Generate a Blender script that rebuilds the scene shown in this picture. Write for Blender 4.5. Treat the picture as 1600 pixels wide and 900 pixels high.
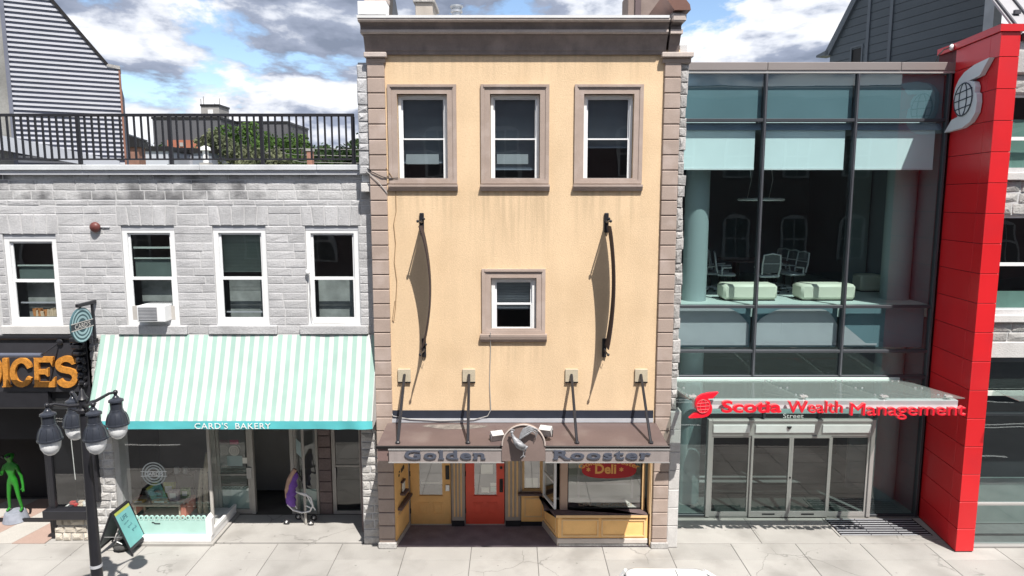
import bpy, math, random
from mathutils import Vector, Matrix
from mathutils import noise as mnoise
random.seed(7)
for _o in list(bpy.data.objects):
    bpy.data.objects.remove(_o)
SC = bpy.context.scene
COL = SC.collection
pi = math.pi

# ------------------------------------------------------------------ camera
FPX, PITCH, DIST, HCAM = 1067.0, math.radians(7.4), 14.0, 7.5
cam_d = bpy.data.cameras.new('camera')
cam = bpy.data.objects.new('camera', cam_d)
COL.objects.link(cam)
cam.location = (0, -DIST, HCAM)
cam.rotation_euler = (math.radians(90) - PITCH, 0, 0)
cam_d.sensor_width = 36.0
cam_d.sensor_fit = 'HORIZONTAL'
cam_d.lens = FPX / 1600 * 36.0
cam_d.clip_start = 0.1
cam_d.clip_end = 3000
SC.camera = cam

# ------------------------------------------------------------------ sun, sky, exposure
SUN = Vector((0.5, -1.0, 1.85)).normalized()          # towards the sun
sun_d = bpy.data.lights.new('sun', 'SUN')
sun_d.energy = 3.9
sun_d.angle = math.radians(0.53)
sun_d.color = (1.0, 0.95, 0.88)
sun = bpy.data.objects.new('sun', sun_d)
COL.objects.link(sun)
sun.location = (10, -20, 40)
sun.rotation_euler = (-SUN).to_track_quat('-Z', 'Y').to_euler()

world = bpy.data.worlds.new('World')
SC.world = world
world.use_nodes = True
def build_world():
    nt = world.node_tree
    N, L = nt.nodes, nt.links
    N.clear()
    out = N.new('ShaderNodeOutputWorld')
    sky = N.new('ShaderNodeTexSky')
    sky.sky_type = 'NISHITA'
    sky.sun_disc = False
    sky.sun_elevation = math.asin(SUN.z)
    sky.sun_rotation = math.atan2(SUN.x, SUN.y)
    sky.altitude = 80
    sky.air_density = 1.0
    sky.dust_density = 0.25
    sky.ozone_density = 1.6
    bg = N.new('ShaderNodeBackground'); bg.inputs[1].default_value = 0.10
    L.new(sky.outputs[0], bg.inputs[0])
    tc = N.new('ShaderNodeTexCoord')
    def mapped(dz, sc=(1.0, 1.0, 2.5)):
        m = N.new('ShaderNodeMapping')
        m.inputs['Location'].default_value = (7.9, 2.4, 1.1 + dz)
        m.inputs['Scale'].default_value = sc
        L.new(tc.outputs['Generated'], m.inputs[0])
        return m
    def cloud_noise(m, scale, det, rough=0.55, dist=0.0):
        n = N.new('ShaderNodeTexNoise')
        n.inputs['Scale'].default_value = scale
        n.inputs['Detail'].default_value = det
        n.inputs['Roughness'].default_value = rough
        n.inputs['Distortion'].default_value = dist
        L.new(m.outputs[0], n.inputs['Vector'])
        return n
    def math_n(op, a, b, clamp=False):
        n = N.new('ShaderNodeMath'); n.operation = op; n.use_clamp = clamp
        for i, x in enumerate((a, b)):
            if x is None: continue
            if isinstance(x, (int, float)): n.inputs[i].default_value = x
            else: L.new(x, n.inputs[i])
        return n.outputs[0]
    n0 = cloud_noise(mapped(0.0), 4.6, 10, 0.58, 0.15)
    n1 = cloud_noise(mapped(0.085), 4.6, 5, 0.5, 0.15)          # the cloud a little higher up
    fine = cloud_noise(mapped(0.4), 16.0, 6, 0.6)
    ramp = N.new('ShaderNodeValToRGB')
    ramp.color_ramp.elements[0].position = 0.405
    ramp.color_ramp.elements[1].position = 0.465
    L.new(n0.outputs[0], ramp.inputs[0])
    diff = math_n('SUBTRACT', n0.outputs[0], n1.outputs[0])
    sh = math_n('MULTIPLY_ADD', diff, 4.6)
    sh.node.inputs[2].default_value = 0.54
    f2 = math_n('SUBTRACT', fine.outputs[0], 0.5)
    sh2 = math_n('MULTIPLY_ADD', f2, 0.75)
    L.new(sh, sh2.node.inputs[2])
    cr = N.new('ShaderNodeValToRGB')
    e = cr.color_ramp.elements
    e[0].position = 0.0; e[0].color = (0.20, 0.235, 0.315, 1)
    e[1].position = 1.0; e[1].color = (0.86, 0.87, 0.90, 1)
    k = e.new(0.45); k.color = (0.31, 0.35, 0.45, 1)
    k = e.new(0.70); k.color = (0.62, 0.65, 0.72, 1)
    L.new(sh2, cr.inputs[0])
    cb = N.new('ShaderNodeBackground'); cb.inputs[1].default_value = 0.68
    L.new(cr.outputs[0], cb.inputs[0])
    mix = N.new('ShaderNodeMixShader')
    L.new(ramp.outputs[0], mix.inputs[0])
    L.new(bg.outputs[0], mix.inputs[1]); L.new(cb.outputs[0], mix.inputs[2])
    L.new(mix.outputs[0], out.inputs[0])
build_world()
SC.view_settings.view_transform = 'Standard'
SC.view_settings.look = 'None'
SC.view_settings.exposure = 0.98
SC.view_settings.gamma = 1.0
SC.view_settings.use_curve_mapping = False
SC.cycles.max_bounces = 8
SC.cycles.transparent_max_bounces = 24
SC.cycles.use_denoising = True

# ------------------------------------------------------------------ photo geometry -> metres
CP, SP = math.cos(PITCH), math.sin(PITCH)
def P(px, py, Y=0.0):
    """point (X, Z) on the upright plane y = Y"""
    u, v = (px - 800) / FPX, (450 - py) / FPX
    t = (Y + DIST) / (CP + v * SP)
    return (u * t, HCAM + t * (v * CP - SP))
def X_(px, py, Y=0.0): return P(px, py, Y)[0]
def Z_(py, Y=0.0): return P(800, py, Y)[1]
def G(px, py, z=0.0):
    """point (X, Y) on the level plane z"""
    u, v = (px - 800) / FPX, (450 - py) / FPX
    t = (z - HCAM) / (v * CP - SP)
    return (u * t, -DIST + t * (CP + v * SP))
def S_(px, py, X):
    """point (Y, Z) on the plane x = X"""
    u, v = (px - 800) / FPX, (450 - py) / FPX
    t = X / u
    return (-DIST + t * (CP + v * SP), HCAM + t * (v * CP - SP))

# ------------------------------------------------------------------ materials
def new_mat(name):
    m = bpy.data.materials.new(name)
    m.use_nodes = True
    nt = m.node_tree
    nt.nodes.clear()
    return m, nt.nodes, nt.links
def pmat(name, base, rough=0.6, var=0.12, vscale=2.5, fine=0.0, fscale=40, bump=0.0, bscale=60, rand=0.0,
         metal=0.0, spec=0.4, streak=0.0, sscale=(6.0, 6.0, 0.35), spots=0.0, stain=None, stain_scale=1.2, stain_amt=0.0, coat=0.0, sub=0.0):
    """painted / stone / plaster surface: broad noise, fine grain, per-object shift, rain streaks, stains"""
    m, N, L = new_mat(name)
    out = N.new('ShaderNodeOutputMaterial')
    b = N.new('ShaderNodeBsdfPrincipled')
    L.new(b.outputs[0], out.inputs[0])
    b.inputs['Roughness'].default_value = rough
    b.inputs['Metallic'].default_value = metal
    b.inputs['Specular IOR Level'].default_value = spec
    if coat: b.inputs['Coat Weight'].default_value = coat
    geo = N.new('ShaderNodeNewGeometry')
    def nz(scale, det=4, vec=None):
        n = N.new('ShaderNodeTexNoise')
        n.inputs['Scale'].default_value = scale
        n.inputs['Detail'].default_value = det
        L.new(vec if vec is not None else geo.outputs['Position'], n.inputs['Vector'])
        return n.outputs[0]
    def mr(src, lo, hi, a=0.3, c=0.7):
        r = N.new('ShaderNodeMapRange')
        r.inputs[1].default_value = a; r.inputs[2].default_value = c
        r.inputs[3].default_value = lo; r.inputs[4].default_value = hi
        L.new(src, r.inputs[0])
        return r.outputs[0]
    def mul(a, c):
        x = N.new('ShaderNodeMath'); x.operation = 'MULTIPLY'
        L.new(a, x.inputs[0]); L.new(c, x.inputs[1])
        return x.outputs[0]
    fac = mr(nz(vscale), 1 - var, 1 + var)
    if fine: fac = mul(fac, mr(nz(fscale, 6), 1 - fine, 1 + fine))
    if streak:
        mp = N.new('ShaderNodeMapping'); mp.inputs['Scale'].default_value = sscale
        L.new(geo.outputs['Position'], mp.inputs[0])
        fac = mul(fac, mr(nz(1.0, 5, mp.outputs[0]), 1 - streak, 1 + streak * 0.3, 0.38, 0.62))
    if rand:
        oi = N.new('ShaderNodeObjectInfo')
        fac = mul(fac, mr(oi.outputs['Random'], 1 - rand, 1 + rand, 0, 1))
    vm = N.new('ShaderNodeVectorMath'); vm.operation = 'SCALE'
    vm.inputs[0].default_value = base[:3]
    L.new(fac, vm.inputs['Scale'])
    col = vm.outputs[0]
    if stain is not None:
        mx = N.new('ShaderNodeMix'); mx.data_type = 'RGBA'
        L.new(mr(nz(stain_scale, 8), 0, stain_amt, 0.5, 0.68), mx.inputs[0])
        L.new(col, mx.inputs[6]); mx.inputs[7].default_value = (*stain, 1)
        col = mx.outputs[2]
    if spots:
        vo = N.new('ShaderNodeTexVoronoi'); vo.inputs['Scale'].default_value = 3.2; vo.inputs['Randomness'].default_value = 1.0
        L.new(geo.outputs['Position'], vo.inputs['Vector'])
        vs2 = N.new('ShaderNodeVectorMath'); vs2.operation = 'SCALE'
        L.new(col, vs2.inputs[0])
        L.new(mul(mr(vo.outputs['Distance'], 1 - spots, 1.0, .05, .09), mr(nz(.35, 3), 1 - spots * .35, 1.04, .35, .6)), vs2.inputs['Scale'])
        col = vs2.outputs[0]
        vc = N.new('ShaderNodeTexVoronoi'); vc.feature = 'DISTANCE_TO_EDGE'; vc.inputs['Scale'].default_value = .55
        wp = N.new('ShaderNodeVectorMath'); wp.operation = 'MULTIPLY_ADD'
        nw = N.new('ShaderNodeTexNoise'); nw.inputs['Scale'].default_value = 2.2; nw.inputs['Detail'].default_value = 5
        L.new(geo.outputs['Position'], nw.inputs['Vector']); L.new(nw.outputs['Color'], wp.inputs[0]); wp.inputs[1].default_value = (.35, .35, .35); L.new(geo.outputs['Position'], wp.inputs[2])
        L.new(wp.outputs[0], vc.inputs['Vector'])
        v3 = N.new('ShaderNodeVectorMath'); v3.operation = 'SCALE'; L.new(col, v3.inputs[0])
        gate = mr(nz(.6, 2), .0, 1.0, .50, .56)
        dk = N.new('ShaderNodeMath'); dk.operation = 'MULTIPLY_ADD'; L.new(mul(gate, mr(vc.outputs['Distance'], 1, 0, .002, .007)), dk.inputs[0]); dk.inputs[1].default_value = -.32; dk.inputs[2].default_value = 1.0
        L.new(dk.outputs[0], v3.inputs['Scale']); col = v3.outputs[0]
    L.new(col, b.inputs['Base Color'])
    if bump:
        bp = N.new('ShaderNodeBump'); bp.inputs['Strength'].default_value = bump
        bp.inputs['Distance'].default_value = 0.02
        L.new(nz(bscale, 6), bp.inputs['Height']); L.new(bp.outputs[0], b.inputs['Normal'])
    return m
def glass_mat(name, tint, ior=1.5, rough=0.0, wav=0.0, gl=(1, 1, 1), haze=0.0):
    m, N, L = new_mat(name)
    out = N.new('ShaderNodeOutputMaterial')
    tr = N.new('ShaderNodeBsdfTransparent'); tr.inputs[0].default_value = (*tint, 1)
    g = N.new('ShaderNodeBsdfGlossy'); g.inputs['Roughness'].default_value = rough
    g.inputs['Color'].default_value = (*gl, 1)
    f0 = 1.6 * ((ior - 1) / (ior + 1)) ** 2            # two faces of the pane; alike from either side
    ge = N.new('ShaderNodeNewGeometry')
    dt = N.new('ShaderNodeVectorMath'); dt.operation = 'DOT_PRODUCT'
    L.new(ge.outputs['Incoming'], dt.inputs[0]); L.new(ge.outputs['Normal'], dt.inputs[1])
    def mth(op, a, b):
        n = N.new('ShaderNodeMath'); n.operation = op
        for i, x in enumerate((a, b)):
            if x is None: continue
            if isinstance(x, (int, float)): n.inputs[i].default_value = x
            else: L.new(x, n.inputs[i])
        return n.outputs[0]
    q = mth('POWER', mth('SUBTRACT', 1.0, mth('ABSOLUTE', dt.outputs['Value'], None)), 5.0)
    fac = mth('ADD', mth('MULTIPLY', q, 1 - f0), f0)
    mx = N.new('ShaderNodeMixShader')
    L.new(fac, mx.inputs[0]); L.new(tr.outputs[0], mx.inputs[1]); L.new(g.outputs[0], mx.inputs[2])
    if wav:
        geo = N.new('ShaderNodeNewGeometry')
        n = N.new('ShaderNodeTexNoise'); n.inputs['Scale'].default_value = 1.1; n.inputs['Detail'].default_value = 1
        L.new(geo.outputs['Position'], n.inputs['Vector'])
        bp = N.new('ShaderNodeBump'); bp.inputs['Strength'].default_value = wav; bp.inputs['Distance'].default_value = 0.05
        L.new(n.outputs[0], bp.inputs['Height'])
        L.new(bp.outputs[0], g.inputs['Normal']); 
    if haze:                                              # pale diffuse share mixed into the pane
        df = N.new('ShaderNodeBsdfDiffuse'); df.inputs[0].default_value = (.62, .72, .69, 1)
        m2 = N.new('ShaderNodeMixShader'); m2.inputs[0].default_value = haze
        L.new(mx.outputs[0], m2.inputs[1]); L.new(df.outputs[0], m2.inputs[2]); mx = m2
    L.new(mx.outputs[0], out.inputs[0])
    return m

# ------------------------------------------------------------------ mesh building
class MB:
    def __init__(s): s.v = []; s.f = []; s.m = []; s.cur = 0
    def face(s, pts):
        i = len(s.v); s.v += [tuple(p) for p in pts]
        s.f.append(tuple(range(i, i + len(pts)))); s.m.append(s.cur); return s
    def add(s, vs, fs):
        i = len(s.v); s.v += [tuple(p) for p in vs]
        for f in fs: s.f.append(tuple(i + k for k in f)); s.m.append(s.cur)
        return s
    def box(s, x0, x1, y0, y1, z0, z1, c=0.0):
        x0, x1 = min(x0, x1), max(x0, x1); y0, y1 = min(y0, y1), max(y0, y1); z0, z1 = min(z0, z1), max(z0, z1)
        if c <= 0:
            vs = [(x, y, z) for z in (z0, z1) for y in (y0, y1) for x in (x0, x1)]
            return s.add(vs, [(0, 2, 3, 1), (4, 5, 7, 6), (0, 1, 5, 4), (2, 6, 7, 3), (0, 4, 6, 2), (1, 3, 7, 5)])
        c = min(c, (x1 - x0) * .45, (y1 - y0) * .45, (z1 - z0) * .45)
        vs = []; idx = {}
        for a in (0, 1):
            for b in (0, 1):
                for d in (0, 1):
                    X, Y, Z = (x0, x1)[a], (y0, y1)[b], (z0, z1)[d]
                    xi = X + c * (1 - 2 * a); yi = Y + c * (1 - 2 * b); zi = Z + c * (1 - 2 * d)
                    for ax, p in enumerate(((X, yi, zi), (xi, Y, zi), (xi, yi, Z))):
                        idx[(a, b, d, ax)] = len(vs); vs.append(p)
        F = []
        cen = Vector(((x0 + x1) / 2, (y0 + y1) / 2, (z0 + z1) / 2))
        def put(q):
            p = [Vector(vs[k]) for k in q]
            n = (p[1] - p[0]).cross(p[2] - p[0])
            mid = sum(p, Vector()) / len(p)
            F.append(tuple(q) if n.dot(mid - cen) > 0 else tuple(reversed(q)))
        for a in (0, 1):
            put([idx[(a, 0, 0, 0)], idx[(a, 1, 0, 0)], idx[(a, 1, 1, 0)], idx[(a, 0, 1, 0)]])
            put([idx[(0, a, 0, 1)], idx[(1, a, 0, 1)], idx[(1, a, 1, 1)], idx[(0, a, 1, 1)]])
            put([idx[(0, 0, a, 2)], idx[(1, 0, a, 2)], idx[(1, 1, a, 2)], idx[(0, 1, a, 2)]])
            for b in (0, 1):
                put([idx[(a, b, 0, 0)], idx[(a, b, 1, 0)], idx[(a, b, 1, 1)], idx[(a, b, 0, 1)]])
                put([idx[(a, 0, b, 0)], idx[(a, 1, b, 0)], idx[(a, 1, b, 2)], idx[(a, 0, b, 2)]])
                put([idx[(0, a, b, 1)], idx[(1, a, b, 1)], idx[(1, a, b, 2)], idx[(0, a, b, 2)]])
                for d in (0, 1):
                    put([idx[(a, b, d, 0)], idx[(a, b, d, 1)], idx[(a, b, d, 2)]])
        return s.add(vs, F)
    def prism(s, pts, d0, d1, axis='y'):
        """closed polygon swept along an axis; pts are the other two coordinates"""
        def at(p, d):
            return {'y': (p[0], d, p[1]), 'x': (d, p[0], p[1]), 'z': (p[0], p[1], d)}[axis]
        area = sum(pts[i][0] * pts[(i + 1) % len(pts)][1] - pts[(i + 1) % len(pts)][0] * pts[i][1] for i in range(len(pts)))
        pts = list(pts)
        if (area < 0) != (axis == 'x' or axis == 'z') : pass
        ccw = area > 0
        if axis == 'y': ok = ccw          # front (d0) looks towards -y when ccw in x,z
        else: ok = not ccw
        if not ok: pts.reverse()
        n = len(pts)
        if d0 > d1: d0, d1 = d1, d0
        vs = [at(p, d0) for p in pts] + [at(p, d1) for p in pts]
        fs = [tuple(range(n)), tuple(range(2 * n - 1, n - 1, -1))]
        fs += [(i, n + i, n + (i + 1) % n, (i + 1) % n) for i in range(n)]
        return s.add(vs, fs)
    def tube(s, pts, r, n=8, caps=True, closed=False):
        pts = [Vector(p) for p in pts]; m = len(pts)
        rs = r if isinstance(r, (list, tuple)) else [r] * m
        rings = []; up = None
        for i, p in enumerate(pts):
            a = pts[(i - 1) % m] if (i > 0 or closed) else p
            b = pts[(i + 1) % m] if (i < m - 1 or closed) else p
            t = (b - a)
            t = t.normalized() if t.length > 1e-9 else Vector((0, 0, 1))
            if up is None:
                up = t.orthogonal().normalized()
            up = (up - t * up.dot(t))
            up = up.normalized() if up.length > 1e-6 else t.orthogonal().normalized()
            w = t.cross(up)
            rings.append([p + (up * math.cos(2 * pi * k / n) + w * math.sin(2 * pi * k / n)) * rs[i] for k in range(n)])
        vs = [q for ring in rings for q in ring]; fs = []
        for i in range(m if closed else m - 1):
            j = (i + 1) % m
            for k in range(n):
                fs.append((i * n + k, i * n + (k + 1) % n, j * n + (k + 1) % n, j * n + k))
        if caps and not closed:
            fs.append(tuple(reversed(range(n)))); fs.append(tuple((m - 1) * n + k for k in range(n)))
        return s.add(vs, fs)
    def lathe(s, prof, c=(0, 0, 0), n=16, a0=0.0):
        """profile of (radius, height) turned round the z axis through c"""
        m = len(prof)
        vs = [(c[0] + r * math.cos(2 * pi * k / n + a0), c[1] + r * math.sin(2 * pi * k / n + a0), c[2] + z) for r, z in prof for k in range(n)]
        fs = []
        for i in range(m - 1):
            for k in range(n):
                fs.append((i * n + k, i * n + (k + 1) % n, (i + 1) * n + (k + 1) % n, (i + 1) * n + k))
        if prof[0][0] > 1e-6: fs.append(tuple(reversed(range(n))))
        if prof[-1][0] > 1e-6: fs.append(tuple((m - 1) * n + k for k in range(n)))
        return s.add(vs, fs)
    def ball(s, c, r, n=10, k=7):
        r3 = r if isinstance(r, (list, tuple)) else (r, r, r)
        i0 = len(s.v)
        s.lathe([(max(1e-4, math.sin(pi * i / k)), -math.cos(pi * i / k)) for i in range(k + 1)], n=n)
        for i in range(i0, len(s.v)):
            p = s.v[i]; s.v[i] = (c[0] + p[0] * r3[0], c[1] + p[1] * r3[1], c[2] + p[2] * r3[2])
        return s
    def xform(s, M, i0=0):
        for i in range(i0, len(s.v)): s.v[i] = tuple(M @ Vector(s.v[i]))
        return s
    def build(s, name, mat, parent=None, smooth=None, label=None, kind=None):
        lo = [min(p[i] for p in s.v) for i in range(3)]; hi = [max(p[i] for p in s.v) for i in range(3)]
        c = Vector(((lo[0] + hi[0]) / 2, (lo[1] + hi[1]) / 2, lo[2]))
        me = bpy.data.meshes.new(name)
        me.from_pydata([(p[0] - c.x, p[1] - c.y, p[2] - c.z) for p in s.v], [], s.f)
        mats = mat if isinstance(mat, (list, tuple)) else [mat]
        for x in mats: me.materials.append(x)
        if len(mats) > 1: me.polygons.foreach_set('material_index', s.m)
        if smooth is not None:
            me.polygons.foreach_set('use_smooth', [True] * len(me.polygons))
            me.set_sharp_from_angle(angle=math.radians(smooth))
        me.update()
        return place(name, me, c, parent, label, kind)
WLOC = {}
def place(name, me, c, parent=None, label=None, kind=None):
    o = bpy.data.objects.new(name, me); COL.objects.link(o)
    c = Vector(c)
    if parent is not None:
        o.parent = parent; o.location = c - WLOC[parent.name]
    else: o.location = c
    WLOC[o.name] = c
    if label: o['label'] = label
    if kind: o['kind'] = kind
    return o
def tag(o, label, cat, group=None):
    o['label'] = label; o['category'] = cat
    if group: o['group'] = group
    return o
def thing(name, label, cat, loc=(0, 0, 0), group=None):
    o = bpy.data.objects.new(name, None); COL.objects.link(o)
    o.empty_display_size = 0.2
    o.location = loc; WLOC[o.name] = Vector(loc)
    return tag(o, label, cat, group)
def kids(o): return [c for c in bpy.data.objects if c.parent == o]
def copy_tree(o, parent=None, table=None):
    if table is None:
        table = {}
        for c in bpy.data.objects:
            if c.parent: table.setdefault(c.parent.name, []).append(c)
    c = o.copy(); COL.objects.link(c); c.parent = parent
    for ch in table.get(o.name, []): copy_tree(ch, c, table)
    return c

def wall_sheet(mb, x0, x1, z0, z1, y, thick, holes, sides=True):
    """upright wall, front at y, back at y+thick, with rectangular holes (x0,x1,z0,z1)"""
    xs = sorted({x0, x1} | {min(max(h[i], x0), x1) for h in holes for i in (0, 1)})
    zs = sorted({z0, z1} | {min(max(h[i], z0), z1) for h in holes for i in (2, 3)})
    for i in range(len(xs) - 1):
        for j in range(len(zs) - 1):
            cx, cz = (xs[i] + xs[i + 1]) / 2, (zs[j] + zs[j + 1]) / 2
            if any(h[0] < cx < h[1] and h[2] < cz < h[3] for h in holes): continue
            a, b, c, d = xs[i], xs[i + 1], zs[j], zs[j + 1]
            mb.face([(a, y, c), (b, y, c), (b, y, d), (a, y, d)])
            mb.face([(b, y + thick, c), (a, y + thick, c), (a, y + thick, d), (b, y + thick, d)])
    for h in holes:
        a, b, c, d = h; Y = y + thick
        mb.face([(a, y, c), (a, Y, c), (b, Y, c), (b, y, c)])
        mb.face([(a, y, d), (b, y, d), (b, Y, d), (a, Y, d)])
        mb.face([(a, y, c), (a, y, d), (a, Y, d), (a, Y, c)])
        mb.face([(b, y, c), (b, Y, c), (b, Y, d), (b, y, d)])
    if sides:
        Y = y + thick
        mb.face([(x0, y, z0), (x0, y, z1), (x0, Y, z1), (x0, Y, z0)])
        mb.face([(x1, y, z0), (x1, Y, z0), (x1, Y, z1), (x1, y, z1)])
        mb.face([(x0, y, z1), (x1, y, z1), (x1, Y, z1), (x0, Y, z1)])
        mb.face([(x0, y, z0), (x0, Y, z0), (x1, Y, z0), (x1, y, z0)])
    return mb
def bars(mb, x0, x1, z0, z1, y0, y1, w, wb=None, wt=None):
    """rectangular frame of four butted bars"""
    wb = wb or w; wt = wt or w
    mb.box(x0, x0 + w, y0, y1, z0, z1); mb.box(x1 - w, x1, y0, y1, z0, z1)
    mb.box(x0 + w, x1 - w, y0, y1, z0, z0 + wb); mb.box(x0 + w, x1 - w, y0, y1, z1 - wt, z1)
    return mb
def frontface(mb, x0, x1, z0, z1, y):
    return mb.face([(x0, y, z0), (x1, y, z0), (x1, y, z1), (x0, y, z1)])
def stone_mesh(mb, x0, x1, z0, z1, y, depth, ch=0.014, jit=0.006, bulge=0.01, slant=(0, 0), rng=random):
    """rough faced stone: chamfered edges, uneven face (26 triangles). slant moves the top corners in x"""
    def q(x, z, yy, j): return (x + rng.uniform(-j, j), yy + rng.uniform(-j, j), z + rng.uniform(-j, j))
    xt0, xt1 = x0 + slant[0], x1 + slant[1]
    base = [(x0, z0), (x1, z0), (xt1, z1), (xt0, z1)]
    back = [(x, y + depth, z) for x, z in base]
    mid = [q(x, z, y + ch, jit * .4) for x, z in base]
    cx, cz = sum(p[0] for p in base) / 4, (z0 + z1) / 2
    def ins(x, z): return (x + ch * (1 if x < cx else -1), z + ch * (1 if z < cz else -1))
    fr = [q(*ins(x, z), y, jit) for x, z in base]
    top = [q(cx - (x1 - x0) * .17, cz, y - bulge, jit), q(cx + (x1 - x0) * .2, cz, y - bulge * .6, jit)]
    vs = back + mid + fr + top
    fs = []
    for i in range(4):
        j = (i + 1) % 4
        fs.append((i, 4 + i, 4 + j, j)[::-1]); fs.append((4 + i, 8 + i, 8 + j, 4 + j)[::-1])
    fs += [(8, 9, 13, 12), (9, 10, 13), (10, 11, 12, 13), (11, 8, 12)]
    fs.append((0, 1, 2, 3)[::-1])
    return mb.add(vs, fs)
def courses(parent, name, mat, x0, x1, z0, z1, y, depth, holes, hh=(0.16, 0.21), ww=(0.35, 0.8), gap=0.012, rng=None, kind=None, **kw):
    """rubble or ashlar courses between x0,x1,z0,z1, left out at the holes"""
    rng = rng or random.Random(3)
    br = sorted({z0, z1} | {h[i] for h in holes for i in (2, 3) if z0 < h[i] < z1})
    n = 0
    for a, b in zip(br, br[1:]):
        if b - a < 0.03: continue
        k = max(1, round((b - a) / ((hh[0] + hh[1]) / 2)))
        cuts = [a + (b - a) * i / k for i in range(k + 1)]
        for i in range(1, k): cuts[i] += rng.uniform(-.012, .012)
        for c, d in zip(cuts, cuts[1:]):
            free = [(x0, x1)]
            for h in holes:
                if h[2] < (c + d) / 2 < h[3]:
                    free = [p for s, e in free for p in ((s, min(e, h[0])), (max(s, h[1]), e)) if p[1] - p[0] > 0.03]
            for s, e in free:
                x = s
                while x < e - 0.02:
                    w = rng.uniform(*ww)
                    if e - (x + w) < ww[0] * .6: w = e - x
                    mb = MB()
                    stone_mesh(mb, x + gap / 2, min(x + w, e) - gap / 2, c + gap / 2, d - gap / 2, y - rng.uniform(0, .008), depth, rng=rng, **kw)
                    mb.build(name, mat, parent); n += 1
                    x += w
    return n

# ------------------------------------------------------------------ lettering
_txt = {}
def text_geo(s, bold=0.0, extrude=0.02, spacing=1.0, res=3, bevel=0.0):
    cu = bpy.data.curves.new('lettering', 'FONT')
    cu.body = s; cu.size = 1.0; cu.offset = bold; cu.extrude = extrude; cu.space_character = spacing
    cu.resolution_u = res; cu.bevel_depth = bevel; cu.bevel_resolution = 0
    ob = bpy.data.objects.new('lettering', cu); COL.objects.link(ob)
    dg = bpy.context.evaluated_depsgraph_get(); dg.update()
    me = bpy.data.meshes.new_from_object(ob.evaluated_get(dg))
    vs = [tuple(v.co) for v in me.vertices]; fs = [tuple(p.vertices) for p in me.polygons]
    bpy.data.objects.remove(ob); bpy.data.curves.remove(cu); bpy.data.meshes.remove(me)
    return vs, fs
def letter_groups(vs, fs):
    """split lettering into its characters: islands whose x ranges overlap belong together"""
    par = list(range(len(vs)))
    def find(a):
        while par[a] != a:
            par[a] = par[par[a]]; a = par[a]
        return a
    for f in fs:
        r = find(f[0])
        for k in f[1:]: par[find(k)] = r
    isl = {}
    for i in range(len(vs)): isl.setdefault(find(i), []).append(i)
    items = sorted([[min(vs[i][0] for i in ids), max(vs[i][0] for i in ids), set(ids)] for ids in isl.values()], key=lambda t: t[0])
    out = []
    for it in items:
        if out:
            ov = min(out[-1][1], it[1]) - it[0]
            if ov > 0.5 * min(out[-1][1] - out[-1][0], it[1] - it[0]):
                out[-1][1] = max(out[-1][1], it[1]); out[-1][2] |= it[2]; continue
        out.append(it)
    res = []
    for a, b, ids in out:
        m = {i: k for k, i in enumerate(sorted(ids))}
        res.append(([vs[i] for i in sorted(ids)], [tuple(m[k] for k in f) for f in fs if f[0] in ids]))
    return res
def fit_text(s, x0, x1, z0, z1, y, depth, bold=0.0, spacing=1.0, cap=None, M=None, res=3):
    """lettering fitted to a rectangle on an upright plane facing -y; z0 baseline, z1 cap height"""
    vs, fs = text_geo(s, bold, 0.5, spacing, res)
    a, b = min(v[0] for v in vs), max(v[0] for v in vs)
    ch = cap or 0.73
    sx, sz = (x1 - x0) / (b - a), (z1 - z0) / ch
    vs = [(x0 + (v[0] - a) * sx, y - (v[2] + 0.5) * depth, z0 + v[1] * sz) for v in vs]
    return vs, fs
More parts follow.
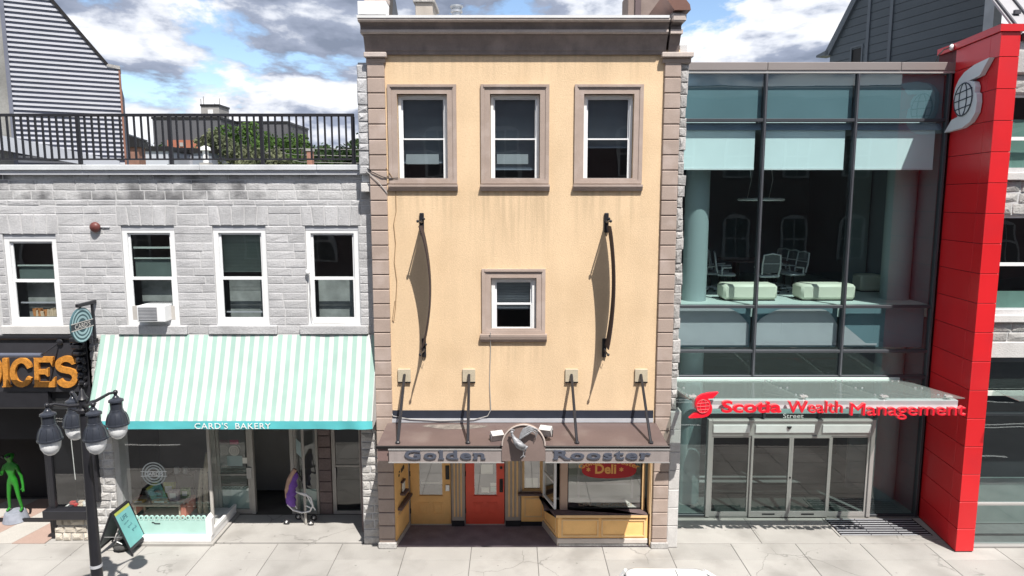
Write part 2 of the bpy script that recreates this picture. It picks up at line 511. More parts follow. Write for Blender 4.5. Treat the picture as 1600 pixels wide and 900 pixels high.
# ------------------------------------------------------------------ materials in use
M = {}
M['stucco'] = pmat('stucco', (0.68, 0.505, 0.325), .88, .055, .9, .05, 24, .35, 45, streak=.055, sscale=(2.0, 2.0, .4), stain=(.50, .35, .20), stain_scale=1.0, stain_amt=.25)
def rain_stains(m, marks, tint=(.40, .30, .19)):
    """dirty runs below sills and fixings: (x0, x1, z top, length, strength)"""
    N, L = m.node_tree.nodes, m.node_tree.links
    b = next(n for n in N if n.type == 'BSDF_PRINCIPLED')
    src = b.inputs['Base Color'].links[0].from_socket
    geo = N.new('ShaderNodeNewGeometry'); sp = N.new('ShaderNodeSeparateXYZ'); L.new(geo.outputs['Position'], sp.inputs[0])
    mp = N.new('ShaderNodeMapping'); mp.inputs['Scale'].default_value = (9, 9, .5); L.new(geo.outputs['Position'], mp.inputs[0])
    nz = N.new('ShaderNodeTexNoise'); nz.inputs['Scale'].default_value = 1; nz.inputs['Detail'].default_value = 6; L.new(mp.outputs[0], nz.inputs['Vector'])
    def mr(s, a, c, lo, hi):
        r = N.new('ShaderNodeMapRange'); r.interpolation_type = 'SMOOTHSTEP'
        r.inputs[1].default_value = a; r.inputs[2].default_value = c; r.inputs[3].default_value = lo; r.inputs[4].default_value = hi
        L.new(s, r.inputs[0]); return r.outputs[0]
    def op(o, a, c):
        n = N.new('ShaderNodeMath'); n.operation = o; L.new(a, n.inputs[0]); L.new(c, n.inputs[1]); return n.outputs[0]
    run = mr(nz.outputs[0], .42, .66, 0, 1)
    tot = None
    for x0, x1, zt, ln, st in marks:
        e = min(.12, (x1 - x0) * .4)
        k = op('MULTIPLY', mr(sp.outputs[0], x0 - e, x0 + e, 0, 1), mr(sp.outputs[0], x1 - e, x1 + e, 1, 0))
        k = op('MULTIPLY', k, op('MULTIPLY', mr(sp.outputs[2], zt, zt + .02, 1, 0), mr(sp.outputs[2], zt - ln, zt, 0, st)))
        tot = k if tot is None else op('MAXIMUM', tot, k)
    mx = N.new('ShaderNodeMix'); mx.data_type = 'RGBA'
    sc = N.new('ShaderNodeMath'); sc.operation = 'MULTIPLY'; sc.inputs[1].default_value = .62; L.new(op('MULTIPLY', tot, run), sc.inputs[0]); L.new(sc.outputs[0], mx.inputs[0]); L.new(src, mx.inputs[6]); mx.inputs[7].default_value = (*tint, 1)
    L.new(mx.outputs[2], b.inputs['Base Color'])
rain_stains(M['stucco'], [(X_(606, 300), X_(714, 300), Z_(298), 1.2, .55), (X_(749, 300), X_(860, 300), Z_(298), 2.0, .75), (X_(895, 300), X_(1006, 300), Z_(298), 1.5, .65),
    (X_(749, 533), X_(855, 533), Z_(533), 1.1, .5), (X_(600, 95), X_(1036, 95), Z_(87), .7, .55), (X_(735, 400), X_(752, 400), Z_(300), 2.6, .6), (X_(622, 600), X_(642, 600), Z_(597), .5, .8), (X_(723, 600), X_(743, 600), Z_(597), .5, .8), (X_(883, 600), X_(903, 600), Z_(597), .5, .8), (X_(991, 600), X_(1012, 600), Z_(597), .5, .8)])
M['taupe'] = pmat('taupe_paint', (0.36, 0.285, 0.245), .8, .06, 3, .05, 40, .2, 60, rand=.07, stain=(.50, .42, .385), stain_scale=2.4, stain_amt=.4)
M['cornice'] = pmat('cornice_paint', (0.205, 0.168, 0.155), .7, .10, 3, .06, 30, .15, 50, streak=.12, stain=(.36, .30, .27), stain_scale=2.2, stain_amt=.35)
M['cornice_trim'] = pmat('cornice_trim_paint', (0.46, 0.395, 0.36), .7, .10, 4, .08, 30, .2, 50)
M['white_metal'] = pmat('white_flashing', (0.78, 0.78, 0.78), .5, .05, 3)
M['white'] = pmat('white_paint', (0.74, 0.74, 0.74), .5, .04, 3)
M['vinyl'] = pmat('white_vinyl', (0.72, 0.73, 0.74), .4, .03, 3)
M['stone'] = pmat('painted_limestone', (0.43, 0.43, 0.44), .9, .10, 2.0, .10, 30, .6, 34, rand=.07, stain=(.22, .22, .23), stain_scale=1.7, stain_amt=.40)
M['stone_dirty'] = pmat('weathered_limestone', (0.43, 0.43, 0.435), .9, .14, 2.0, .12, 25, .6, 34, rand=.13, stain=(.10, .10, .105), stain_scale=1.7, stain_amt=.85)
M['mortar'] = pmat('mortar', (0.50, 0.50, 0.505), .95, .08, 3, .08, 50, .4, 70)
M['stone_pale'] = pmat('pale_stone', (0.52, 0.51, 0.50), .9, .08, 2.5, .07, 40, .4, 45, rand=.06)
M['stone_rough'] = pmat('rough_limestone', (0.38, 0.37, 0.36), .95, .16, 5, .15, 30, .8, 30, rand=.16)
M['stone_brown'] = pmat('brown_stone', (0.20, 0.155, 0.15), .9, .12, 5, .12, 30, .5, 40, rand=.15)
M['coping'] = pmat('coping', (0.56, 0.58, 0.60), .6, .06, 2, .05, 30, .1, 40, stain=(.35, .36, .38), stain_scale=1.5, stain_amt=.4)
M['concrete'] = pmat('concrete', (0.335, 0.323, 0.305), .9, .07, 1.1, .06, 60, .25, 90, rand=.08, stain=(.235, .225, .21), stain_scale=1.0, stain_amt=.7, spots=.32)
M['asphalt'] = pmat('asphalt', (0.06, 0.06, 0.063), .9, .15, 1.0, .2, 80, .5, 120)
M['road_paint'] = pmat('road_paint', (0.7, 0.7, 0.68), .7, .1, 5)
M['ground'] = pmat('ground', (0.16, 0.17, 0.13), .95, .2, .05)
M['joint'] = pmat('joint', (0.13, 0.125, 0.12), .95, .1, 5)
M['black'] = pmat('black_paint', (0.018, 0.018, 0.022), .38, .1, 6, bump=.05)
M['black_matte'] = pmat('black_matte', (0.022, 0.022, 0.026), .8, .1, 6)
M['navy'] = pmat('navy_band', (0.025, 0.03, 0.045), .5, .1, 5)
M['flash'] = pmat('grey_flashing', (0.42, 0.43, 0.46), .45, .06, 5)
M['glass'] = glass_mat('window_glass', (.84, .89, .90), 1.95, wav=.12)
M['glass_navy'] = glass_mat('shaded_window_glass', (.60, .66, .70), 2.0, wav=.10)  # darker blue grey tint than the plain window glass
M['glass_shop'] = glass_mat('shop_glass', (.88, .91, .90), 1.72, wav=.03)
M['glass_bay'] = glass_mat('reflective_shop_glass', (.85, .88, .86), 2.35, wav=.05)
M['glass_teal'] = glass_mat('teal_glass', (.74, .86, .87), 1.78, wav=.04, gl=(.85, .93, .95))
M['glass_door'] = glass_mat('door_glass', (.40, .46, .46), 1.58, wav=.02)
M['glass_canopy'] = glass_mat('canopy_glass', (.86, .93, .91), 1.8, haze=.11)
M['interior'] = pmat('interior_wall', (0.22, 0.22, 0.22), .9, .15, 1)
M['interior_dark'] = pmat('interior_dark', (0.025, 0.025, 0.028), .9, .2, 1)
M['blind'] = pmat('blind_slats', (0.42, 0.46, 0.50), .7, .08, 2)
M['blind_pale'] = pmat('pale_blind', (0.62, 0.64, 0.62), .7, .08, 2)
M['paper'] = pmat('paper', (0.78, 0.77, 0.72), .8, .04, 5)
M['yellow'] = pmat('ochre_paint', (0.86, 0.52, 0.20), .5, .07, 3, .03, 40)
M['red_door'] = pmat('red_paint', (0.76, 0.095, 0.055), .45, .08, 3)
M['sill_brown'] = pmat('brown_sill', (0.115, 0.082, 0.085), .6, .12, 4)
M['mat_floor'] = pmat('dark_floor', (0.165, 0.135, 0.155), .85, .2, 3, .1, 60)
M['steel'] = pmat('galvanised_metal', (0.55, 0.56, 0.57), .35, .1, 5, metal=.8)
M['silver'] = pmat('anodised_aluminium', (0.41, 0.40, 0.39), .42, .04, 2, metal=.3)
M['mullion'] = pmat('dark_mullion', (0.06, 0.065, 0.075), .4, .05, 2, metal=.3)
M['coping_bronze'] = pmat('bronze_coping', (0.27, 0.24, 0.23), .45, .04, 1, metal=.3)
M['hinge'] = pmat('dark_metal', (0.03, 0.028, 0.028), .4, .1, 8, metal=.6)

# ------------------------------------------------------------------ the setting
def build_ground():
    mb = MB(); mb.face([(-900, -900, -.16), (900, -900, -.16), (900, 900, -.16), (-900, 900, -.16)])
    mb.build('ground', M['ground'], kind='structure')
    mb = MB(); mb.face([(-120, -13.4, -.13), (120, -13.4, -.13), (120, -3.35, -.13), (-120, -3.35, -.13)])
    mb.build('road', M['asphalt'], kind='structure')
    mb = MB()
    for yy in (-5.6, -11.1):
        for i in range(-14, 15):
            mb.box(i * 4.2, i * 4.2 + 2.2, yy, yy + .11, -.129, -.126)
    for yy in (-8.25, -8.55):
        mb.box(-60, 60, yy, yy + .11, -.129, -.126)
    mb.build('lane_marking', M['road_paint'], kind='structure')
    # sidewalk slabs: bed, then each slab its own piece
    bed = MB(); bed.box(-16.5, 16.5, -3.2, 4.0, -.15, -.012)
    bed.build('pavement', M['joint'], kind='structure')
    pav = bpy.data.objects['pavement']
    kb = MB()
    x = -16.5
    for i in range(11):
        kb = MB(); kb.box(x, x + 2.99, -3.36, -3.204, -.15, .0, .02); kb.build('kerb', M['concrete'], pav); x += 3.0
    edges = [-3.2, -2.0, -.52, .16]
    rng = random.Random(5)
    for a, b in zip(edges, edges[1:]):
        x = -16.5 + 0.37
        first = -16.5
        while first < 16.5:
            nx = min(first + 1.42, 16.5)
            mb = MB(); mb.box(first + .006, nx - .006, a + .006, b - .006, -.10, rng.uniform(-.003, .0), .006)
            mb.build('slab', M['concrete'], pav)
            first = nx
    # opposite sidewalk
    mb = MB(); mb.box(-60, 60, -18.4, -13.4, -.15, 0, .02)
    mb.build('far_pavement', M['concrete'], kind='structure')
build_ground()
# ------------------------------------------------------------------ ochre building in the middle
def sash_window(par, name, x0, x1, z0, z1, y, mframe, mglass, fw=.05, mid=.5, sw=.035, blind=None, blind_z=None, mblind=None, sill=None, depth=.07):
    """double hung window: outer frame (part) > sashes, panes, blind (sub-parts)"""
    mb = MB(); bars(mb, x0, x1, z0, z1, y, y + depth, fw)
    fr = mb.build(name, mframe, par)
    zm = z0 + (z1 - z0) * mid
    a0, a1, b0, b1 = x0 + fw, x1 - fw, z0 + fw, z1 - fw
    lo = MB(); bars(lo, a0, a1, b0, zm + sw / 2, y + .012, y + .042, sw); lo.build('sash', mframe, fr)
    up = MB(); bars(up, a0, a1, zm - sw / 2, b1, y + .046, y + .068, sw); up.build('sash', mframe, fr)
    g = MB(); frontface(g, a0 + sw, a1 - sw, b0 + sw, zm - sw / 2, y + .03); g.build('pane', mglass, fr)
    g = MB(); frontface(g, a0 + sw, a1 - sw, zm + sw / 2, b1 - sw, y + .058); g.build('pane', mglass, fr)
    if blind:
        bz = blind_z if blind_z is not None else z0
        s = MB(); z = b1
        while z > bz + .03:
            s.add([(a0, y + .12, z), (a1, y + .12, z), (a1, y + .145, z - .032), (a0, y + .145, z - .032)], [(0, 3, 2, 1)])
            z -= .034
        s.box(a0, a1, y + .115, y + .15, z - .03, z)
        s.build('blind', mblind or M['blind'], fr)
    return fr

def build_main():
    b = thing('ochre_building', 'three storey ochre stucco building with taupe quoins and dark cornice', 'building', (0.2, 3, 0))
    xl0, xl1 = X_(583, 450), X_(609, 450)      # left quoin strip
    xr0, xr1 = X_(1030, 400), X_(1054.5, 400)
    zt = Z_(86)
    ztop = Z_(26, -.35)
    # windows: opening rectangles from the photo, evened out
    zo0, zo1 = Z_(287), Z_(146)
    W = X_(843.4, 215) - X_(765.7, 215)
    cs = [X_(660.5, 220), X_(804.7, 220), X_(950.5, 220)]
    tops = [(c - W / 2, c + W / 2, zo0, zo1) for c in cs]
    mw = (X_(767, 476), X_(838, 476), Z_(521), Z_(433))
    shop = (X_(612, 760), X_(1017, 760), 0.0, Z_(657))
    wl = MB(); wall_sheet(wl, xl0 + .02, xr1 - .02, 0.0, zt + .1, 0, .16, tops + [mw, shop])
    wall = wl.build('wall', M['stucco'], b)
    # body: sides, back, roof, dark rooms
    body = MB()
    body.box(xl0 + .02, xl0 + .3, .161, 9, 0, zt + .5); body.box(xr1 - .3, xr1 - .02, .161, 9, 0, zt + .5)
    body.box(xl0 + .3, xr1 - .3, 8.8, 9, 0, zt + .5); body.box(xl0 + .3, xr1 - .3, .17, 8.8, zt + .22, zt + .42)
    body.build('side_wall', M['stone_rough'], b)
    inn = MB()
    for z in (Z_(655) + .06, Z_(340)): inn.box(xl0 + .3, xr1 - .3, 1.35 if z < 4 else .161, 8.8, z, z + .12)
    inn.box(xl0 + .31, xr1 - .31, 3.2, 3.3, 0, zt + .2)
    inn.build('interior_wall', M['interior'], b)
    # quoins
    zs = [Z_(91)]
    step = Z_(150) - Z_(174.3)
    k = 0
    zq = Z_(97)
    rngq = random.Random(4)
    while zq > .05:
        z2 = max(zq - step, .0)
        for x0, x1, nm in ((xl0, xl1, 'l'), (xr0, xr1, 'r')):
            mb = MB(); mb.box(x0, x1, -.055 - rngq.uniform(0, .004), .02, z2 + .009, zq - .009, .012)
            mb.build('quoin_block', M['taupe'], b)
        zq = z2
    for x0, x1 in ((xl0, xl1), (xr0, xr1)):
        mb = MB(); mb.box(x0 + .01, x1 - .01, -.03, .015, 0, Z_(97)); mb.build('quoin_joint', M['sill_brown'], b)
    for x0, x1 in ((xl0, xl1), (xr0, xr1)):
        mb = MB(); mb.box(x0 - .02, x1 + .03, -.085, .02, 0, .14, .015); mb.build('plinth_block', M['stone_rough'], b)
    # rough stone edge strips outside the quoins
    rng = random.Random(8)
    for x0, x1, zlo, zhi, nm in ((xl0 - .215, xl0 - .005, Z_(272), Z_(100), 0), (xr1 + .005, xr1 + .15, Z_(640), Z_(93), 1)):
        z = zlo
        while z < zhi - .05:
            h = min(rng.uniform(.14, .30), zhi - z)
            for kx in range(1):
                e = rng.uniform(-.03, .03) if nm else 0
                st = MB(); stone_mesh(st, x0, x1 + e, z + .004, z + h - .004, .0 + rng.uniform(-.01, .01), .3, .018, .012, .014, rng=rng)
                st.build('edge_stone', M['stone'] if not nm else M['stone_rough'], b)
            z += h
    mb = MB(); mb.box(xr1 - .015, xr1 + .13, .05, 3.0, 0, zt + .2); mb.build('edge_wall', M['mortar'], b)
    mb = MB(); mb.box(xl0 - .2, xl0 + .015, .05, 3.0, Z_(272), Z_(97)); mb.build('edge_wall', M['mortar'], b)
    z = 0
    while z < Z_(640) - .1:
        h = rng.uniform(.38, .5); h = min(h, Z_(632) - z)
        st = MB(); stone_mesh(st, xr1 + .004, xr1 + .235, z + .004, z + h - .004, -.03, .3, .012, .004, .004, rng=rng)
        st.build('pier_stone', M['stone_pale'], b); z += h
    # cornice
    xc0, xc1 = X_(559, 45, -.38), X_(1047, 45, -.38)
    def prof(pts, nm, mat, x0, x1):
        mb = MB(); mb.prism(pts, x0, x1, 'x'); return mb.build(nm, mat, b)
    zA, zB, zC, zD, zE = Z_(53, -.22), Z_(46, -.27), Z_(33.6, -.36), Z_(28.3, -.38), Z_(23.6, -.40)
    fr = [(.0, zt), (-.05, zt), (-.06, zt + .06)]
    for i in range(9):
        t = i / 8; fr.append((-.075 - .135 * t ** 1.6, zt + .07 + (zA - zt - .075) * t))
    fr += [(.0, zA - .005)]
    prof(fr, 'cornice_frieze', M['cornice'], xc0 + .06, xc1)
    prof([(0, zA), (-.24, zA), (-.265, zA + .03), (-.265, zB), (0, zB)], 'cornice_trim', M['cornice_trim'], xc0 + .02, xc1)
    prof([(0, zB + .002), (-.235, zB + .002), (-.25, (zB + zC) / 2), (-.31, zC - .002), (0, zC - .002)], 'cornice_cove', M['cornice'], xc0 + .02, xc1)
    prof([(0, zC), (-.36, zC), (-.385, zC + .025), (-.385, zD), (0, zD)], 'cornice_trim', M['cornice_trim'], xc0, xc1)
    prof([(.5, zD + .003), (-.40, zD + .003), (-.405, zE), (-.1, zE + .05), (.5, zE + .05)], 'cornice_flashing', M['white_metal'], xc0 - .01, xc1 - .02)
    # end block of the party wall, right
    xe0, xe1 = X_(1049, 60, -.3), X_(1066, 60, -.3)
    prof([(0.3, zt), (-.05, zt), (-.10, (zt + zA) / 2), (-.2, zA), (-.2, zB), (-.2, zC - .05), (-.3, zC), (-.33, zD + .12), (.3, zD + .12)], 'cornice_end', M['cornice'], xe0, xe1)
    mb = MB(); mb.box(xe0 - .01, xe1 + .02, -.27, .2, zA, zB); mb.box(xe0 - .01, xe1 + .06, -.37, .2, zC, zD + .1, .03)
    mb.build('cornice_trim', M['cornice_trim'], b)
    mb = MB(); mb.prism([(xe0 - .2, zD + .42), (xe0 + .02, zD + .14), (xe1 + .12, zD + .14), (xe1 + .10, zD + .24), (xe0 + .05, zD + .55)], -.42, 1.2, 'y')
    mb.build('end_cap', pmat('copper_flashing', (.17, .085, .065), .5, .1, 4), b)
    mb = MB(); mb.box(xc0 - .0, xc0 + .55, -.36, .6, zE + .03, zE + .27, .01); mb.build('parapet_block', M['white_metal'], b)
    mb = MB(); mb.box(xc0 + .12, xc0 + .56, -.30, .5, zE + .275, zE + .38, .01); mb.build('parapet_cap', M['cornice_trim'], b)
    mb = MB(); mb.prism([(-.1, zE + .05), (.9, zE + .05), (.3, zE + .50), (.1, zE + .52)], xc0 + .42, xc0 + .62, 'x'); mb.build('parapet_flashing', M['hinge'], b)
    # capitals
    for x0, x1 in ((xl0 - .04, xl1 + .06), (xr0 - .08, xr1 + .22)):
        mb = MB(); mb.box(x0, x1, -.14, .2, Z_(91), Z_(83.4), .01); mb.build('capital', M['cornice_trim'], b)
        mb = MB(); mb.box(x0 + .03, x1 - .03, -.066, .2, Z_(99.5), Z_(91) - .003, .01); mb.build('capital_neck', M['taupe'], b)
    # window surrounds, sills, windows
    def surround(c, h, so, si_z, zsill0, zsill1, sw):
        x0, x1, z0, z1 = h
        o = .185
        mb = MB()
        bars(mb, x0 - o, x1 + o, z0, z1 + o * .93, -.045, .003, .075)          # outer fillet
        mb2 = MB(); bars(mb2, x0 - o + .076, x1 + o - .076, z0 + .001, z1 + o * .93 - .076, -.03, .004, o - .077)
        mb.v += []; n = len(mb.v)
        mb.add(mb2.v, mb2.f)
        mb.box(x0 - o + .06, x1 + o - .06, -.062, -.0455, z1 + o * .93 - .052, z1 + o * .93 - .012)
        mb.build('window_surround', M['taupe'], b)
        s = MB(); s.prism([(.0, zsill0), (-.05, zsill0), (-.075, zsill0 + .05), (-.085, zsill0 + .06), (-.10, zsill1 - .04), (-.10, zsill1), (.12, zsill1 + .012), (.12, zsill0)], x0 - sw, x1 + sw, 'x')
        s.build('window_sill', M['taupe'], b)
    for i, h in enumerate(tops):
        surround(cs[i], h, .2, 0, Z_(298.5), Z_(288.5), .2)
    surround(0, mw, .2, 0, Z_(533.5), Z_(521.5), .22)
    for i, h in enumerate(tops):
        bz = [h[2] + .42, h[2] + .30, h[2] + .75][i]
        f = sash_window(b, 'window', h[0] + .01, h[1] - .01, h[2] + .03, h[3] - .02, .085, M['vinyl'], M['glass_navy'], .055, .50, .03, blind=True, blind_z=bz)
        if i < 2:
            s = MB(); s.box(h[0] + .13, h[0] + (.80 if i == 0 else .77), .185, .192, h[2] + .40, h[2] + .60); s.build('shade_panel', M['blind_pale'], f)  # pale panel in the lower sash, nearer than the blind
    sash_window(b, 'window', mw[0] + .012, mw[1] - .012, mw[2] + .01, mw[3] - .012, .06, M['vinyl'], M['glass'], .075, .52, .035, blind=True, blind_z=mw[2] + .5)
    # chimneys and vent
    Yc = 3.0
    def chim(x0, x1, ytop, mat, Y, d, cap=None):
        mb = MB(); mb.box(X_(x0, 20, Y), X_(x1, 20, Y), Y, Y + d, zt + .3, Z_(ytop, Y), .01); mb.build('chimney', mat, b)
        if cap:
            mb = MB(); mb.box(X_(x0, 20, Y) - .05, X_(x1, 20, Y) + .05, Y - .05, Y + d + .05, Z_(ytop, Y) + .003, Z_(ytop, Y) + .1, .01); mb.build('chimney_cap', cap, b)
    chim(649, 676, 4, pmat('parged_chimney', (.40, .36, .32), .9, .1, 4, .06, 40, .3), Yc, 1.0, M['stone_rough'])
    brn = pmat('brown_chimney', (.23, .18, .16), .9, .1, 4, .06, 40, .3)
    chim(981, 1042, -14, brn, Yc, .9)
    mb = MB(); mb.box(X_(992, 20, Yc), X_(1001, 20, Yc), Yc - .05, Yc - .003, zt + .3, Z_(-14, Yc)); mb.build('chimney_rib', M['sill_brown'], b)
    vx, vz = X_(713.5, 20, 1.5), Z_(22, 1.5)
    mb = MB(); mb.lathe([(.10, -.3), (.10, .02), (.13, .03), (.13, .07), (.10, .075), (.10, .10), (.12, .105), (.12, .13), (.14, .14), (.14, .17), (.05, .19)], (vx, 1.5, vz), 14)
    mb.build('roof_vent', M['steel'], b, 40)
    # dark band and flashing above the canopy
    mb = MB(); mb.box(X_(612, 647), X_(1020.5, 647), -.02, .003, Z_(653), Z_(641)); mb.build('dark_band', M['navy'], b)
    mb = MB(); mb.box(X_(612, 647), X_(1020.5, 647), -.05, .003, Z_(659), Z_(653.3)); mb.build('flashing', M['flash'], b)
    return b, xl0, xl1, xr0, xr1
MAIN, XL0, XL1, XR0, XR1 = build_main()

def build_shopfront():
    """recessed timber shopfront under the canopy"""
    b = thing('timber_shopfront', 'recessed ochre timber shopfront with red door and bay window under the canopy', 'shopfront', (0.2, .5, 0))
    Yd = .98
    zh = 2.62
    x0, x1 = XL1 + .003, XR0 - .003
    ydl, ydr = X_(640, 770, Yd), X_(705, 770, Yd)
    rdl, rdr = X_(726.5, 770, Yd), X_(789, 770, Yd)
    bx = X_(848, 800, Yd)          # where the bay starts on the back plane
    fx0, fx1 = X_(872, 790, .12), X_(1009, 790, .12)
    Yb = .03                        # bay front
    grey = pmat('stone_grey_paint', (.42, .37, .33), .6, .06, 4)
    pink = pmat('rose_beige_paint', (.50, .35, .27), .55, .05, 4)
    cream = pmat('bay_timber', (.72, .48, .24), .55, .07, 4)
    # floor and ceiling of the recess
    mb = MB(); mb.box(x0, x1, .02, Yd + .3, -.02, .012); mb.build('recess_floor', M['mat_floor'], b)
    mb = MB(); mb.box(x0, x1, .17, 3.1, zh + .02, zh + .08); mb.build('recess_ceiling', M['white'], b)
    # back wall above and between the doors
    holes = [(ydl, ydr, .0, 2.42), (rdl, rdr, 0, 2.42), (X_(816, 745, Yd), X_(847, 745, Yd), Z_(768, Yd), 2.3)]
    mb = MB(); wall_sheet(mb, X_(632, 770, Yd), bx + .05, 0, zh, Yd, .10, holes); mb.build('back_wall', grey, b)
    # fluted pilasters
    def pil(xa, xb):
        mb = MB(); mb.box(xa, xb, Yd - .035, Yd - .003, .14, zh, .006); p = mb.build('pilaster', grey, b)
        n = 3; w = (xb - xa) / (2 * n + 1)
        for i in range(n):
            f = MB(); f.box(xa + w * (2 * i + 1), xa + w * (2 * i + 2), Yd - .055, Yd - .037, .24, zh - .02, .006); f.build('fluting', cream, p)
        f = MB(); f.box(xa - .01, xb + .01, Yd - .06, Yd - .003, .0125, .137, .004); f.build('pilaster_base', M['black_matte'], p)
    pil(ydr + .02, rdl - .025)
    pil(rdr + .025, X_(813, 770, Yd))
    mb = MB(); mb.box(X_(813, 790, Yd) + .003, bx + .04, Yd - .03, Yd - .003, .0125, .12, .004); mb.build('plinth', M['black_matte'], b)
    # doors
    def door(xa, xb, mat, lab, notes):
        dz0, dz1 = .03, 2.40
        mb = MB()
        gx0, gx1 = xa + (xb - xa) * .235, xb - (xb - xa) * .215
        gz0 = Z_(775, Yd); gz1 = 2.25
        wall_sheet(mb, xa + .015, xb - .015, dz0, dz1, Yd + .035, .05, [(gx0, gx1, gz0, gz1)])
        d = mb.build('door', mat, b, label=lab)
        g = MB(); frontface(g, gx0, gx1, gz0, gz1, Yd + .05); g.build('door_glass', M['glass_bay'], d)
        g = MB(); g.box(gx0 - .02, gx1 + .02, Yd + .012, Yd + .034, gz0 - .045, gz0 - .003, .006); g.build('glazing_bar', mat, d)
        pw = (xb - xa) * .26
        for cx in (xa + (xb - xa) * .325, xa + (xb - xa) * .675):
            f = MB(); bars(f, cx - pw / 2, cx + pw / 2, .27, .56, Yd + .022, Yd + .0345, .025); f.box(cx - pw / 2 + .05, cx + pw / 2 - .05, Yd + .026, Yd + .0345, .31, .52, .006); f.build('door_panel', mat, d)
        s = MB(); s.box(xa, xb, Yd - .0, Yd + .1, .0125, .0295, .004); s.build('threshold', M['steel'], d)
        for z in (.35, 1.25, 2.2):
            h = MB(); h.tube([(xa + .012, Yd + .028, z - .06), (xa + .012, Yd + .028, z + .06)], .012, 6); h.build('hinge', M['hinge'], d)
        return d, gx0, gx1, gz0
    d, gx0, gx1, gz0 = door(ydl, ydr, M['yellow'], 'ochre door', 0)
    h = MB(); h.box(ydr - .13, ydr - .04, Yd + .015, Yd + .034, Z_(750, Yd), Z_(728, Yd), .008); h.build('push_plate', M['hinge'], d)
    h = MB(); h.box(ydr - .135, ydr - .035, Yd + .01, Yd + .034, Z_(768, Yd), Z_(758, Yd), .008); h.build('lock_plate', M['steel'], d)
    h = MB(); h.box(gx0, gx1, Yd + .3, Yd + .34, gz0 + .16, gz0 + .21); h.build('curtain_rod', M['white'], d)
    d, gx0, gx1, gz0 = door(rdl, rdr, M['red_door'], 'red door', 0)
    h = MB(); h.box(rdr - .125, rdr - .045, Yd + .018, Yd + .034, Z_(770, Yd), Z_(749, Yd), .008)
    h.tube([(rdr - .085, Yd + .018, Z_(768, Yd)), (rdr - .085, Yd - .03, Z_(765, Yd)), (rdr - .085, Yd - .03, Z_(754, Yd)), (rdr - .085, Yd + .018, Z_(751, Yd))], .011, 6)
    h.build('pull_handle', M['hinge'], d)
    h = MB(); h.tube([(rdr - .085, Yd + .034, Z_(731.5, Yd)), (rdr - .085, Yd + .015, Z_(731.5, Yd))], .033, 12); h.build('lock', M['hinge'], d)
    for (pa, pb, za, zb, nm) in ((751, 770, 742, 727, 'notice'), (752, 764, 771, 763, 'notice'), (766, 777, 761, 756, 'notice'), (766, 777, 770, 762, 'notice')):
        h = MB(); h.box(X_(pa, 740, Yd), X_(pb, 740, Yd), Yd + .054, Yd + .057, Z_(za, Yd), Z_(zb, Yd))
        h.build(nm, M['paper'] if za != 770 else pmat('mint_paper', (.45, .6, .52), .8), d)
    # back window beside the red door
    wx0, wx1, wz0 = X_(816, 745, Yd), X_(847, 745, Yd), Z_(768, Yd)
    mb = MB(); bars(mb, wx0, wx1, wz0, 2.3, Yd + .02, Yd + .07, .05); f = mb.build('recess_window', cream, b)
    g = MB(); frontface(g, wx0 + .05, wx1 - .05, wz0 + .05, 2.25, Yd + .045); g.build('pane', M['glass_bay'], f)
    g = MB(); g.box(wx0 + .07, wx0 + .36, Yd + .06, Yd + .064, wz0 + .06, wz0 + .30); g.build('notice', M['paper'], f)
    ks = MB(); ks.box(wx0 - .1, wx1 + .02, Yd - .14, Yd - .003, wz0 - .05, wz0 - .005, .006); ks.build('window_sill', M['sill_brown'], b)
    # panel under it
    mb = MB(); zp1 = wz0 - .06
    mb.box(wx0 - .02, bx + .03, Yd - .05, Yd - .004, .125, zp1, .006); mb.build('stall_riser', M['yellow'], b)
    mb = MB(); bars(mb, wx0 + .05, bx - .02, .24, zp1 - .07, Yd - .065, Yd - .0505, .03); mb.build('riser_moulding', cream, b)
    # left splayed wall with mail box, plaque and ledge
    A = Vector((XL1 + .01, .02, 0)); B = Vector((ydl - .02, Yd - .01, 0)); D = (B - A).normalized(); Nn = Vector((D.y, -D.x, 0))
    def on_left(mb0, s0, s1, z0, z1, d0, d1, c=.004):
        i = len(mb0.v); mb0.box(s0, s1, d0, d1, z0, z1, c)
        for k in range(i, len(mb0.v)):
            p = mb0.v[k]; q = A + D * p[0] + Nn * p[1]; mb0.v[k] = (q.x, q.y, p[2])
        return mb0
    L = (B - A).length
    on_left(MB(), 0, L, 0, zh, -.08, 0).build('splayed_wall', M['yellow'], b)
    on_left(MB(), .0, L, .0125, .12, .003, .03).build('skirting', grey, b)
    on_left(MB(), .14, L - .02, .76, .82, .003, .10).build('ledge', M['sill_brown'], b)
    q = MB(); on_left(q, .1, L - .06, .2, .6, .002, .012, .003); q.build('wall_panel', M['yellow'], b)
    q = MB(); on_left(q, .16, L - .02, .63, .67, .002, .02, .003); q.build('panel_moulding', cream, b)
    m = on_left(MB(), .33, .62, 1.02, 1.07, .003, .12).build('mail_box', M['sill_brown'], b)
    on_left(MB(), .40, .56, 1.075, 1.27, .02, .05).build('leaflet', M['paper'], m)
    on_left(MB(), .38, .58, 1.28, 1.32, .003, .06).build('mail_box_cap', M['sill_brown'], m)
    for s0, za, zb in ((.24, 1.48, 1.54), (.27, 1.56, 1.60), (.42, 1.51, 1.60), (.50, 1.51, 1.61), (.58, 1.52, 1.62)):
        on_left(MB(), s0, s0 + .06, za, zb, .003, .012).build('house_number', M['hinge'], b)
    # bay: splayed side and front
    zs = .74                         # sill top height
    p0 = Vector((bx, Yd - .02, 0)); p1 = Vector((fx0, Yb, 0))
    E = (p1 - p0).normalized(); Fn = Vector((E.y, -E.x, 0)); LE = (p1 - p0).length
